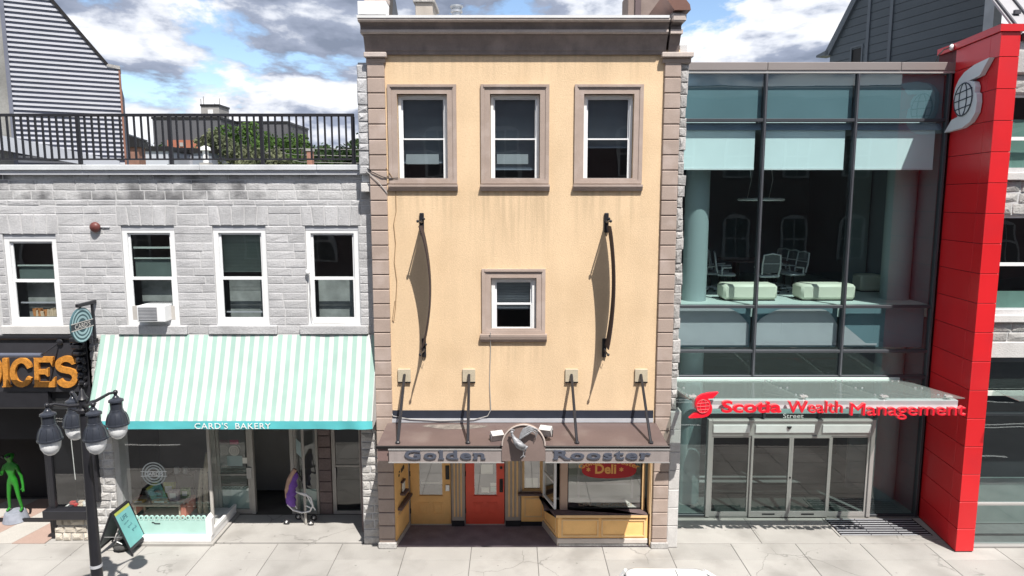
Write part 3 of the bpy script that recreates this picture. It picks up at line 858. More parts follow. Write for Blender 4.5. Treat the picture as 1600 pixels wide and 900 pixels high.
    def on_side(mb0, s0, s1, z0, z1, d0, d1, c=.004):
        i = len(mb0.v); mb0.box(s0, s1, d0, d1, z0, z1, c)
        for k in range(i, len(mb0.v)):
            p = mb0.v[k]; q = p0 + E * p[0] + Fn * p[1]; mb0.v[k] = (q.x, q.y, p[2])
        return mb0
    if Fn.x > 0: Fn = -Fn
    on_side(MB(), 0, LE, .16, zs - .06, -.06, 0).build('bay_side', M['yellow'], b)
    q = MB(); on_side(q, .1, LE - .1, .22, .25, .002, .02); on_side(q, .1, LE - .1, zs - .16, zs - .13, .002, .02); on_side(q, .1, .13, .25, zs - .16, .002, .02); on_side(q, LE - .13, LE - .1, .25, zs - .16, .002, .02)
    q.build('riser_moulding', cream, b)
    on_side(MB(), 0, LE, .0125, .155, -.05, .02).build('skirting', grey, b)
    f = on_side(MB(), .12, LE - .12, zs + .06, zs + .11, .0, .05)
    on_side(f, .12, .17, zs + .11, 2.25, 0, .05); on_side(f, LE - .17, LE - .12, zs + .11, 2.25, 0, .05); on_side(f, .17, LE - .17, zs + .62, zs + .66, 0, .045); on_side(f, .17, LE - .17, 2.2, 2.25, 0, .05)
    sw = f.build('side_window', M['vinyl'], b)
    g = MB(); q0, q1 = p0 + E * .17 + Fn * .02, p0 + E * (LE - .17) + Fn * .02
    g.face([(q0.x, q0.y, zs + .11), (q1.x, q1.y, zs + .11), (q1.x, q1.y, 2.2), (q0.x, q0.y, 2.2)]); g.build('pane', M['glass_bay'], sw)
    on_side(MB(), -.02, .11, zs, zh, -.04, .04).build('corner_post', cream, b)
    # front
    mb = MB(); mb.box(fx0, fx1 + .03, Yb, Yb + .06, .19, zs - .06, .006); mb.build('stall_riser', M['yellow'], b)
    mid = fx0 + (fx1 - fx0) * .475
    for a, c in ((fx0 + .07, mid - .03), (mid + .03, fx1 - .02)):
        q = MB(); bars(q, a, c, .23, zs - .11, Yb - .022, Yb - .002, .035); q.build('riser_moulding', cream, b)
    mb = MB(); mb.box(fx0 - .02, fx1 + .03, Yb - .03, Yb + .05, .085, .187, .006); mb.build('skirting', pmat('pale_skirting', (.55, .50, .46), .7, .08, 4), b)
    mb = MB(); mb.box(fx0 + .02, fx1 + .02, Yb - .015, Yb + .05, .0125, .082, .006); mb.build('plinth', M['stone_rough'], b)
    Yg = Yb + .24
    mb = MB(); mb.prism([(fx0 - .06, Yb - .05), (fx1 + .02, Yb - .05), (fx1 + .02, Yg + .04), (bx + .0, Yg + .04), (bx - .03, Yd - .02), (bx - .09, Yd - .06)], zs - .055, zs, 'z'); mb.build('bay_sill', M['sill_brown'], b)
    mb = MB(); mb.box(fx0 - .05, fx1 + .02, Yb - .055, Yb - .051, zs - .055, zs - .002); mb.build('sill_edge', cream, b)
    mb = MB(); mb.box(fx0 - .1, fx1 + .02, Yg + .045, Yg + .60, zs - .05, zs - .004); mb.build('display_shelf', M['blind_pale'], b)
    wx0, wx1 = X_(887, 745, Yg), X_(1003, 745, Yg)
    mb = MB(); mb.box(wx0 - .17, wx0 - .003, Yg - .06, Yg + .1, zs + .002, zh, .01); mb.build('corner_post', pink, b)
    mb = MB(); mb.box(wx1 + .0, wx1 + .06, Yg - .05, Yg + .06, zs + .002, zh, .008); mb.box(wx1 + .12, wx1 + .16, Yg - .25, Yg - .02, zs + .002, zh, .008); mb.build('window_post', cream, b)
    mb = MB(); bars(mb, wx0, wx1, zs + .003, 2.45, Yg, Yg + .05, .02); bw = mb.build('bay_window', M['hinge'], b)
    g = MB(); frontface(g, wx0 + .02, wx1 - .02, zs + .022, 2.43, Yg + .025); g.build('pane', M['glass_bay'], bw)
    # what shows through the bay window: pale screen with white bars
    mb = MB(); mb.box(wx0 - .1, wx1 + .4, Yg + .55, Yg + .58, zs, zh); mb.build('window_screen', pmat('pale_green_screen', (.62, .66, .60), .8, .06, 2), b)
    mb = MB()
    for xa in (X_(904, 745, Yg + .5), X_(988, 745, Yg + .5)): mb.box(xa - .025, xa + .025, Yg + .49, Yg + .54, zs + .03, zh)
    mb.box(X_(904, 745, Yg + .5) + .026, X_(988, 745, Yg + .5) - .026, Yg + .49, Yg + .53, Z_(757, Yg + .5), Z_(754.5, Yg + .5)); mb.build('screen_frame', M['white'], b)
    # painted window lettering
    y = Yg + .021
    maroon = pmat('sign_red', (.42, .02, .025), .6, .08, 3); gold = pmat('sign_gold', (.80, .42, .12), .6, .05, 3)
    xc, zc = X_(952, 735, Yg), Z_(733, Yg)
    pts = []
    for i in range(28):
        a = 2 * pi * i / 28
        rx, rz = .60, .22
        pts.append((xc + rx * math.copysign(abs(math.cos(a)) ** .7, math.cos(a)), zc + rz * math.copysign(abs(math.sin(a)) ** .7, math.sin(a))))
    mb = MB(); mb.prism(pts, y - .003, y); ds = mb.build('deli_sign', maroon, b)
    vs, fs = fit_text('Deli', X_(930, 735, Yg), X_(963, 735, Yg), Z_(740, Yg), Z_(725, Yg), y - .0035, .002, bold=.03); MB().add(vs, fs).build('lettering', gold, ds)
    for px in (919.5, 971):
        st = MB(); cx_, cz_ = X_(px, 735, Yg), Z_(734, Yg)
        for k in range(3):
            a = pi / 2 + k * pi / 3; dx, dz = math.cos(a) * .048, math.sin(a) * .048; nx, nz_ = -math.sin(a) * .011, math.cos(a) * .011
            yy = y - .005 - k * .0006
            st.face([(cx_ - dx - nx, yy, cz_ - dz - nz_), (cx_ + dx - nx, yy, cz_ + dz - nz_), (cx_ + dx + nx, yy, cz_ + dz + nz_), (cx_ - dx + nx, yy, cz_ - dz + nz_)])
        st.build('asterisk', gold, ds)
    vs, fs = text_geo('Golden  Rooster', .02, .002)
    a, c = min(v[0] for v in vs), max(v[0] for v in vs)
    out = []
    R = 1.15
    for v in vs:
        t = ((v[0] - a) / (c - a) - .5) * 1.0; r = R + v[1] * .145
        out.append((xc + r * math.sin(t) * 1.15, y - .004 - v[2] * .5, zc + .10 - R + r * math.cos(t) + .03))
    MB().add(out, fs).build('arched_lettering', gold, ds)
    vs, fs = fit_text('CAFÉ · CAPPUCCINO', X_(905, 745, Yg), X_(988, 745, Yg), Z_(791, Yg), Z_(786.5, Yg), y - .002, .002)
    vs = [(v[0], v[1], v[2] + .235 * 0) for v in vs]
    MB().add(vs, fs).build('window_lettering', pmat('faded_gold', (.45, .33, .22), .6), b)
    # fascia ceiling void
    mb = MB(); mb.box(x0, x1, .003, .16, zh + .02, Z_(660)); mb.build('head_beam', cream, b)
    return b
build_shopfront()
# ------------------------------------------------------------------ canopy with sign boards, rooster, floodlights, banners
def build_canopy():
    c = thing('shop_canopy', 'brown metal canopy over the ochre shop with sign boards and four brace rods', 'canopy', (.2, -.6, 2.5))
    roofm = pmat('canopy_sheet', (.115, .082, .077), .50, .10, 1.5, .05, 30, .05, 30, stain=(.20, .165, .15), stain_scale=1.6, stain_amt=.4, spec=.4)
    fasc = pmat('canopy_fascia', (.19, .13, .12), .4, .08, 2, .04, 30)
    board = pmat('sign_board', (.33, .29, .28), .42, .06, 2, .03, 30, streak=.08, metal=.2)
    Yf = -1.21
    xa, xb = X_(589, 697, Yf), X_(1047, 697, Yf)
    xba, xbb = X_(606, 658, 0), X_(1022, 658, 0)
    xa = (xa + xba) / 2; xb = (xb + xbb) / 2
    zb, zf = Z_(659, 0) - .01, Z_(697, Yf)
    mb = MB(); mb.prism([(-.052, zb - .06), (Yf, zf - .06), (Yf, zf), (-.052, zb)], xa, xb, 'x'); mb.build('canopy_roof', roofm, c)
    mb = MB()
    patch = [(-.9, -.10), (-.3, -.08), (.1, -.11), (.35, -.16), (.28, -.24), (-.1, -.33), (-.55, -.34), (-.8, -.26), (-1.05, -.18)]
    sl = (zf - zb) / (Yf + .052)
    mb.face([(x - .85, y - .052, zb + sl * y + .004) for x, y in reversed(patch)])
    mb.build('roof_patch', pmat('bare_patch', (.17, .15, .135), .8, .3, 8, .2, 40), c)
    mb = MB(); mb.box(xa - .02, xb + .02, Yf - .035, Yf - .003, zf - .045, zf + .012, .006); mb.build('drip_edge', M['hinge'], c)
    z0 = Z_(720, Yf); z1 = zf - .05
    mb = MB(); mb.box(xa + .01, xb - .01, Yf, Yf + .06, z0, z1 - .015); mb.box(xa + .01, xa + .06, Yf + .061, -.05, z0 + .02, z1); mb.box(xb - .06, xb - .01, Yf + .061, -.05, z0 + .02, z1)
    mb.build('fascia', fasc, c)
    mb = MB(); mb.box(xa + .06, xb - .06, Yf + .061, -.05, z0 + .06, z0 + .09); mb.build('soffit', M['stone_pale'], c)
    navy = pmat('sign_letter', (.075, .083, .11), .45, .06, 4)
    def sign(px0, px1, word, tx0, tx1):
        a, b = X_(px0, 710, Yf - .06), X_(px1, 710, Yf - .06)
        mb = MB(); mb.box(a, b, Yf - .06, Yf - .001, Z_(720.5, Yf), Z_(701, Yf), .006); s = mb.build('sign_board', board, c)
        fr = MB(); fr.box(a - .01, b + .01, Yf - .075, Yf - .062, Z_(701.5, Yf) , Z_(699.5, Yf)); fr.box(a - .01, b + .01, Yf - .07, Yf - .062, Z_(721.5, Yf), Z_(720, Yf)); fr.build('board_edge', M['silver'], s)
        Y = Yf - .066
        x0, x1 = X_(tx0, 710, Y), X_(tx1, 710, Y)
        zb_, zc_ = Z_(716.8, Y), Z_(702.4, Y)
        vs, fs = fit_text(word, x0, x1, zb_, zc_, Y, .022, bold=.028, spacing=1.16, cap=.74)
        for k, (v, f) in enumerate(letter_groups(vs, fs)):
            mb = MB(); mb.add(v, f)
            lo, hi = min(p[0] for p in v), max(p[0] for p in v); bt = min(p[2] for p in v); tp = max(p[2] for p in v)
            ch = word[k] if k < len(word) else 'o'
            sw = (zc_ - zb_) * .20; sh = (zc_ - zb_) * .13; ov = .022
            slabs = {'l': [(lo - ov, hi + ov, bt), (lo - ov, lo + .03, tp - sh)], 'd': [(hi - sw - ov * 0, hi + ov, bt), (hi - sw - ov, hi - .01, tp - sh)],
                     'n': [(lo - ov, lo + sw + ov, bt), (hi - sw - ov, hi + ov, bt), (lo - ov, lo + .02, tp - sh)],
                     'R': [(lo - ov, lo + sw + ov, bt), (hi - sw, hi + ov, bt), (lo - ov, lo + .02, tp - sh)],
                     'r': [(lo - ov, lo + sw + ov, bt), (lo - ov, lo + .02, tp - sh)], 't': []}.get(ch, [])
            for a_, b_, zz in slabs: mb.box(a_, b_, Y - .0215, Y, zz, zz + sh)
            mb.build('letter', navy, s)
    sign(607.5, 787, 'Golden', 632, 757)
    sign(852, 1046, 'Rooster', 866, 1017)
    # brace rods and wall plates
    plate = pmat('plate_stone', (.46, .40, .30), .85, .08, 6, .1, 50)
    for wx, wy, ex, ey in ((632, 586, 621.5, 690), (732.8, 586, 731, 690), (893, 586, 901.5, 690), (1001.5, 586, 1017, 690)):
        Ye = -1.08
        X0, Z0 = P(wx, wy, -.05); ze = zb + sl * Ye
        mb = MB(); mb.box(X_(wx, 586) - .135, X_(wx, 586) + .135, -.045, -.001, Z_(596.5), Z_(576), .008); mb.build('wall_plate', plate, c)
        mb = MB(); mb.box(X_(wx, 586) - .135, X_(wx, 586) + .135, -.05, -.046, Z_(597.5), Z_(595.5)); mb.build('plate_lip', M['hinge'], c)
        X1 = X_(ex, ey, Ye)
        mb = MB(); mb.tube([(X0, -.02, Z0), (X0, -.06, Z0), (X1, Ye, ze + .01)], .030, 8); mb.build('brace_rod', M['black'], c, 40)
        mb = MB(); mb.lathe([(.05, 0), (.05, .03), (.03, .05)], (X1, Ye, ze + .002), 8); mb.build('rod_foot', M['black'], c)
    # medallion: upright half disc in front of the fascia
    Ym = Yf - .085
    xm0, xm1 = X_(784, 700, Ym), X_(852, 700, Ym)
    xc = (xm0 + xm1) / 2; r = (xm1 - xm0) / 2
    zb2 = Z_(720.5, Ym); zc = Z_(663, Ym) - r
    pts = [(xm0, zb2), (xm1, zb2)] + [(xc + r * math.cos(pi * k / 20), zc + r * math.sin(pi * k / 20)) for k in range(21)]
    mb = MB(); mb.prism(pts, Ym, Ym + .082); md = mb.build('medallion', pmat('medallion_sheet', (.20, .15, .135), .4, .1, 2, .04, 30), c)
    mb = MB(); mb.tube([(xc + (r - .006) * math.cos(pi * k / 20), Ym - .012, zc + (r - .006) * math.sin(pi * k / 20)) for k in range(21)], .016, 6); mb.build('medallion_rim', M['cornice_trim'], md, 60)
    # rooster relief
    sil = pmat('cast_aluminium', (.27, .275, .29), .5, .16, 20, .14, 60, metal=.15)
    def pp(px, py, d=.0): x, z = P(px, py, Ym - .1); return (x, Ym - .10 + d, z)
    k = 130 / 1462.
    def q(cx, cy, d=0): return pp(750 + cx * k, 650 + cy * k, d)
    mb = MB()
    mb.tube([q(560, 300), q(575, 345), q(600, 390, -.01), q(640, 440, -.02), q(690, 500, -.02), q(745, 545, -.01), q(800, 560), q(840, 535)], [.020, .026, .038, .064, .078, .068, .040, .012], 12)
    mb.ball(q(562, 285), (.030, .026, .030), 10, 7)
    mb.tube([q(545, 290), q(515, 305)], [.014, .002], 6)                      # beak
    for i in range(4): mb.ball(q(545 + i * 18, 240 + abs(i - 1) * 6), (.011, .008, .018), 6, 5)   # comb
    mb.ball(q(548, 330), (.011, .009, .02), 6, 5)                             # wattle
    wing = [q(640, 430, -.085), q(700, 470, -.105), q(760, 500, -.085), q(810, 500, -.05)]
    mb.tube(wing, [.03, .055, .042, .008], 8)
    for dx, dy, L in ((0, 0, 1.0), (22, 6, .95), (-20, -14, .85), (36, 30, .8), (60, 60, .62)):
        base = q(700, 400, .0)
        mid1 = q(735 + dx * .6, 320 + dy * .5, .0); mid2 = q(790 + dx, 245 + dy, 0); e1 = q(790 + dx + 110 * L, 200 + dy, 0); e2 = q(790 + dx + 210 * L, 235 + dy * 1.4, .01); e3 = q(790 + dx + 215 * L, 330 + dy, .02)
        mb.tube([base, mid1, mid2, e1, e2] + ([e3] if dx > 10 else []), [.02, .022, .022, .018, .010] + ([.004] if dx > 10 else []), 6)
    mb.tube([q(745, 560), q(765, 640), q(760, 690)], [.022, .012, .010], 6)
    mb.tube([q(790, 560, .02), q(800, 620, .02), q(780, 650, .02)], [.02, .012, .010], 6)
    mb.tube([q(760, 690), q(795, 715), ], [.010, .006], 5); mb.tube([q(760, 690), q(710, 735)], [.010, .005], 5); mb.tube([q(760, 690), q(785, 738)], [.009, .004], 5)
    ro = mb.build('rooster_relief', sil, c, 50)
    bk = MB(); bk.tube([q(690, 500, .0), q(690, 500, .1)], .012, 6); bk.build('relief_stud', M['hinge'], ro)
    return c
build_canopy()

def build_flood(px, py, yaw, label):
    Y = -.95
    X, Z = P(px, py, Y)
    t = thing('floodlight', label, 'floodlight', (X, Y, Z - .16), 'floodlights on the canopy')
    hs = pmat('floodlight_housing', (.62, .63, .63), .35, .08, 6, metal=.3)
    R = Matrix.Translation((X, Y, Z)) @ Matrix.Rotation(yaw, 4, 'Z') @ Matrix.Rotation(math.radians(-32), 4, 'X')
    mb = MB(); mb.prism([(-.07, -.05), (.07, -.09), (.07, .09), (-.07, .06)], -.12, .12, 'x'); mb.xform(R); mb.build('housing', hs, t)
    mb = MB(); bars(mb, -.125, .125, -.095, .095, .071, .085, .02); mb.xform(R); mb.build('bezel', M['silver'], t)
    mb = MB(); mb.box(-.104, .104, .072, .078, -.074, .074); mb.xform(R); mb.build('lens', pmat('lens', (.5, .52, .52), .15, .05, 4), t)
    mb = MB(); mb.box(-.03, .03, -.11, -.072, -.03, .03, .005); mb.xform(R); mb.build('junction_box', M['hinge'], t)
    mb = MB(); mb.tube([(X - .13, Y, Z), (X - .13, Y, Z - .13), (X + .13, Y, Z - .13), (X + .13, Y, Z)], .012, 6); mb.tube([(X, Y, Z - .13), (X, Y, Z - .17)], .02, 8); mb.build('bracket', M['hinge'], t)
build_flood(776, 680, math.radians(200), 'grey floodlight on the canopy just left of the rooster medallion')
build_flood(853, 672, math.radians(160), 'white faced floodlight on the canopy just right of the rooster medallion')

def build_banner(pxt, pyt, pxb, pyb, bulge, label, billow):
    """flag banner seen edge on between two wall arms"""
    xt, zt = P(pxt, pyt); xb, zb = P(pxb, pyb)
    x = (xt + xb) / 2
    t = thing('street_banner', label, 'banner', (x, 0, (zt + zb) / 2), 'banners held edge on to the ochre wall')
    L = .62
    for nm, z, s in (('top', zt, 1), ('bottom', zb, -1)):
        mb = MB(); mb.box(x - .045, x + .045, -.05, -.001, z - .20, z + .20, .012); br = mb.build('bracket', M['black'], t)
        a = MB(); za = z + .03 * s
        a.tube([(x, -.05, za), (x, -.10, za - .02), (x, -.3, za + .0), (x, -L, za + .02)], [.030, .024, .017, .014], 8); a.ball((x, -L - .01, za + .02), .03, 8, 6); a.build('arm', M['black'], t, 50)
        f = MB(); f.tube([(x - .005, -.07, z - .13), (x - .03, -.09, z - .24), (x + .0, -.10, z - .27), (x + .02, -.08, z - .2)], .006, 5); f.build('tether', M['hinge'], t)
        f = MB(); f.ball((x + .045, -.08, z + .08), .03, 8, 6); f.build('bracket_bolt', M['black'], t)
    z0, z1 = zt - .05, zb + .08
    n, m = 22, 5
    mb = MB(); vs = []
    for side in (0, .02):
        for i in range(n + 1):
            s = i / n
            for j in range(m + 1):
                w = j / m
                yy = -.085 - (L - .12) * w
                bx = bulge * math.sin(pi * s) ** .8 * (.95 + billow * w)
                vs.append((x + bx + side, yy, z0 + (z1 - z0) * s + .05 * w * 0))
    fs = []; K = (n + 1) * (m + 1)
    for i in range(n):
        for j in range(m):
            a = i * (m + 1) + j; fs.append((a, a + 1, a + m + 2, a + m + 1)); fs.append((K + a, K + a + m + 1, K + a + m + 2, K + a + 1))
    for i in range(n):
        for j in (0, m):
            a = i * (m + 1) + j; fs.append((a, a + m + 1, K + a + m + 1, K + a))
    mb.add(vs, fs); mb.build('banner_cloth', pmat('dark_banner_cloth', (.035, .022, .022), .85, .1, 3), t, 60)
build_banner(660, 348, 662, 543, .17, 'dark banner bowed out between wall brackets left of the small middle window', .22)
build_banner(948, 348, 943, 543, .13, 'dark banner between wall brackets right of the small middle window', -.12)

def wire(name, pts, r, mat, label, cat='cable'):
    mb = MB(); mb.tube([(X_(a, b, Y), Y, Z_(b, Y)) for a, b, Y in pts], r, 5)
    o = mb.build(name, mat, None, 60); tag(o, label, cat)
M['cable'] = pmat('brown_cable', (.25, .16, .09), .6, .1, 5)
M['cable_grey'] = pmat('grey_cable', (.35, .34, .33), .6, .1, 5)
wire('cable', [(603, 262, -.06), (612, 276, -.05), (618, 290, -.012), (619, 330, -.012), (615, 350, -.012), (618, 380, -.012), (616, 410, -.012), (620, 440, -.012), (618, 480, -.012), (615, 503, -.012), (613, 500, -.012), (617, 470, -.012)], .007, M['cable'], 'thin brown cable hanging down the ochre wall beside the left quoins')
wire('cable', [(766, 519, -.14), (766.5, 540, -.012), (765, 600, -.012), (767, 640, -.03), (762, 650, -.06), (740, 656, -.065), (690, 657.5, -.065), (640, 655, -.065), (614, 650, -.06), (612, 645, -.03)], .009, M['cable_grey'], 'grey cable dropping from the middle window sill and along the flashing')
wire('cable', [(568, 258, .1), (580, 268, -.08), (597, 276, -.08), (608, 279, -.06), (622, 278, -.05)], .010, M['hinge'], 'dark service cable running from the stone parapet to the ochre window')
wire('cable', [(566, 262, .1), (578, 272, -.08), (592, 285, -.08), (605, 302, -.07)], .008, M['cable_grey'], 'grey slack cable crossing the left quoins below the parapet')
# ------------------------------------------------------------------ grey stone building on the left
YL = .30
def build_left():
    b = thing('stone_building', 'low grey painted stone building with four white sash windows above two shops', 'building', (-7, 4, 0))
    Y = YL
    xl, xr = -13.6, XL0 - .03
    z0, z1 = Z_(524, Y), Z_(266, Y)
    # window openings
    hs = []
    for a, c, t, o in ((10.5, 92, 366, 508), (195, 276, 352.5, 508.5), (335, 419, 352.5, 508), (479, 562, 353, 508)):
        hs.append((X_(a, 437, Y), X_(c, 437, Y), Z_(o, Y), Z_(t, Y)))
    ww = sum(h[1] - h[0] for h in hs) / 4
    hs = [((h[0] + h[1]) / 2 - ww / 2, (h[0] + h[1]) / 2 + ww / 2, h[2], h[3]) for h in hs]
    ex = hs[0][0] - 1.95
    hs.insert(0, (ex - ww, ex, hs[0][2], hs[0][3]))
    sills = [(h[0] - .17, h[1] + .17, h[2] - .19, h[2]) for h in hs]
    heads = [(h[0] - .07, h[1] + .07, h[3], h[3] + .42) for h in hs]
    mb = MB(); wall_sheet(mb, xl, xr, z0 - .5, z1, Y + .004, .2, hs); mb.build('wall', M['mortar'], b)
    # upper courses are weathered, the rest painted
    zp = Z_(312, Y)
    rng = random.Random(21)
    # beyond the left edge of the frame the stones stop where the photo stops
    xs = X_(-6, 400, Y)
    courses(b, 'stone', M['stone_dirty'], xs, xr, zp, z1 - .002, Y, .02, heads, (.165, .20), (.26, .60), .014, rng, ch=.010, jit=.003, bulge=.004)
    courses(b, 'stone', M['stone'], xs, xr, z0, zp - .003, Y, .02, hs + sills + heads, (.165, .20), (.30, .68), .012, rng, ch=.010, jit=.003, bulge=.003)
    for h, hd in zip(hs[1:], heads[1:]):
        n = 5
        c = (hd[0] + hd[1]) / 2
        for i in range(n):
            a = hd[0] + (hd[1] - hd[0]) * i / n; e = hd[0] + (hd[1] - hd[0]) * (i + 1) / n
            st = MB(); stone_mesh(st, max(a, hd[0]) + .009, e - .009, hd[2] + .004, hd[3] - .010, Y - .008, .02, .012, .004, .004,
                                  slant=((a - c) * .10 if i else 0, (e - c) * .10 if i < n - 1 else 0), rng=rng)
            st.build('voussoir', M['stone'], b)
    for s in sills[1:]:
        mb = MB(); mb.box(s[0], s[1], Y - .075, Y + .12, s[2] + .004, s[3] - .002, .012); mb.build('window_sill', M['stone_pale'] if s is sills[1] else M['stone'], b)
    # windows
    for i, h in enumerate(hs[1:]):
        mb = MB(); mb.box(h[0] + .002, h[1] - .002, Y + .03, Y + .11, h[3] - .10, h[3] - .002, .006); mb.build('window_head', M['flash'], b)
        fz1 = h[3] - .103
        mb = MB(); bars(mb, h[0] + .004, h[1] - .004, h[2] + .003, fz1, Y + .035, Y + .12, .10, .11, .05)
        f = mb.build('window', M['vinyl'], b)
        a0, a1, c0, c1 = h[0] + .105, h[1] - .105, h[2] + .115, fz1 - .052
        mid = c0 + (c1 - c0) * (.48 if i else .50)
        q = MB(); bars(q, a0, a1, c0, mid, Y + .05, Y + .08, .04, .045, .03); q.build('sash', M['vinyl'], f)
        q = MB(); bars(q, a0, a1, mid + .001, c1, Y + .082, Y + .11, .04, .03, .04); q.build('sash', M['vinyl'], f)
        g = MB(); frontface(g, a0 + .04, a1 - .04, c0 + .045, mid - .03, Y + .065); g.build('pane', M['glass'], f)
        g = MB(); frontface(g, a0 + .04, a1 - .04, mid + .031, c1 - .04, Y + .095); g.build('pane', M['glass'], f)
        if i in (0, 1):
            g = MB(); zz = mid + (c1 - mid) * (.42 if i else .36); g.box(a0 + .04, a1 - .04, Y + .16, Y + .19, zz, zz + .03)
            if i: g.box(a0 + .04, a1 - .04, Y + .16, Y + .18, zz + .22, zz + .26)
            g.build('inner_rail', pmat('pale_inner_rail', (.40, .47, .44), .6), f)
            g = MB(); g.box(a0 + .04, a1 - .04, Y + .20, Y + .21, mid, zz); g.build('inner_blind', pmat('green_blind', (.10, .14, .13), .8), f)
        if i == 0:
            g = MB(); g.box(a0 + .04, a1 - .04, Y + .16, Y + .18, c0 + .33, c0 + .36); g.build('inner_rail', M['flash'], f)
        if i == 2:
            s = MB(); z = c1
            while z > mid + .12:
                s.add([(a0, Y + .17, z), (a1, Y + .17, z), (a1, Y + .19, z - .028), (a0, Y + .19, z - .028)], [(0, 3, 2, 1)]); z -= .03
            s.build('blind', pmat('pale_green_blind', (.34, .42, .38), .7, .05, 2), f)
            g = MB(); g.box(a0 + .04, a1 - .04, Y + .16, Y + .18, c0 + .13, c0 + .16); g.build('inner_rail', M['flash'], f)
        g = MB(); g.box(a0 + .02, a1 - .02, Y + .42, Y + .44, c0 - .05, mid); g.build('curtain', pmat('grey_green_curtain', (.30, .32, .31), .9, .3, 3) if 'grey_green_curtain' not in bpy.data.materials else bpy.data.materials['grey_green_curtain'], f)  # made-up backing, added to catch sun and grey the black lower sash
        if i == 1:
            g = MB(); g.box(a0, a1, Y + .04, Y + .075, c0 + .003, c0 + .30); g.build('filler_panel', pmat('filler_panel', (.42, .40, .38), .7, .06, 3), f)
    # rooms behind
    mb = MB(); mb.box(xl, xr - .02, Y + 2.4, Y + 2.5, .1, z1); mb.box(xl, xr - .02, Y + .22, Y + 2.39, z0 - .35, z0 - .2); mb.box(xl, xr - .02, Y + .22, Y + 8, z1 - .5, z1 - .35)
    mb.build('interior_wall', M['interior'], b)
    mb = MB(); mb.box(xl, xr - .02, Y + 7.8, Y + 8, 0, z1 - .5); mb.box(xl, xl + .2, Y + .22, Y + 7.79, 0, z1 - .5); mb.box(xr - .21, xr - .02, Y + 1.6, Y + 7.79, 0, z1 - .5); mb.build('back_wall', M['mortar'], b)
    # coping
    zc0, zc1 = Z_(266, Y - .1), Z_(257.5, Y - .1)
    x = xl
    while x < xr - .1:
        nx = min(x + 2.4, xr + .0)
        if xr - nx < .4: nx = xr
        mb = MB(); mb.box(x + .003, nx - .003, Y - .14, Y + .35, zc0, zc1, .01); mb.build('coping', M['coping'], b); x = nx
    mb = MB(); mb.box(xl, xr - .05, Y - .10, Y + .2, zc0 - .09, zc0 - .002); mb.build('coping_bed', M['flash'], b)
    bx = X_(573, 290, Y - .2)
    mb = MB(); mb.box(bx - .11, bx + .11, Y - .26, Y + .02, Z_(300, Y - .2), Z_(286, Y - .2), .012); mb.build('corbel', M['stone_pale'], b)
    mb = MB(); mb.box(bx - .1, bx + .06, Y - .17, Y + .1, Z_(285, Y - .2), Z_(266, Y - .1), .012); mb.build('corbel', M['coping'], b)
    # ---- stone piers of the ground floor
    rngp = random.Random(5)
    def pier(xa, xb, za, zb_, yy, d, mat):
        q = MB(); q.box(xa + .01, xb - .01, yy + .016, yy + d, za, zb_); q.build('pier_core', M['mortar'], b)
        courses(b, 'pier_stone', mat, xa, xb, za, zb_ - .01, yy, .05, [], (.13, .24), (.16, .36), .016, rngp, ch=.02, jit=.008, bulge=.014)
    pier(X_(146, 740, Y), X_(180, 740, Y), 0, z0 + .02, Y - .02, .6, M['stone_rough'])
    px0, px1 = X_(567, 760, .2), XL0 - .01
    pier(px0, px1, 0, 2.9, .12, .5, M['stone_rough'])
    q = MB()
    q.box(xl, xr, Y + .03, Y + .22, Z_(640, Y), z0 - .003); q.build('shop_beam', M['black_matte'], b)
    return b, hs
LEFT, LHS = build_left()

def build_aircon():
    Y = YL; px = 241
    X, Z = P(px, 489, Y - .1)
    t = thing('air_conditioner', 'white window air conditioner sitting on the sill of the second window from the left', 'air conditioner', (X, Y - .1, Z - .17))
    w, h = .29, .17
    mb = MB(); mb.box(X - w, X + w, Y - .24, Y + .12, Z - h, Z + h, .012); mb.build('casing', M['vinyl'], t)
    mb = MB(); mb.box(X - w + .03, X + w - .16, Y - .247, Y - .241, Z - h + .03, Z + h - .03); g = mb.build('grille', pmat('grey_grille', (.16, .165, .18), .6), t)
    for i in range(9):
        f = MB(); zz = Z - h + .05 + i * .03; f.box(X - w + .035, X + w - .165, Y - .254, Y - .248, zz, zz + .010); f.build('fin', pmat('grille_fin', (.40, .41, .43), .5) if i == 0 else bpy.data.materials['grille_fin'], g)
build_aircon()

def build_papers():
    h = LHS[1]; x0, x1, z = h[0] + .36, h[1] - .20, h[2] + .155
    t = thing('paper_bundle', 'orange and cream folded papers standing on the sill inside the leftmost stone wall window', 'papers', ((x0 + x1) / 2, YL + .24, z))
    rr = random.Random(12); x = x0
    cm = [pmat('cream_paper', (.60, .48, .34), .8, .2, 12), pmat('orange_paper', (.50, .22, .08), .8, .2, 12)]
    while x < x1:
        w = rr.uniform(.03, .07); mb = MB(); hh = rr.uniform(.10, .20)
        mb.prism([(x, z), (x + w, z), (x + w + rr.uniform(-.02, .03), z + hh), (x + rr.uniform(-.02, .02), z + hh)], YL + .20, YL + .30, 'y'); mb.build('folder', cm[rr.random() < .3], t); x += w + .006
build_papers()

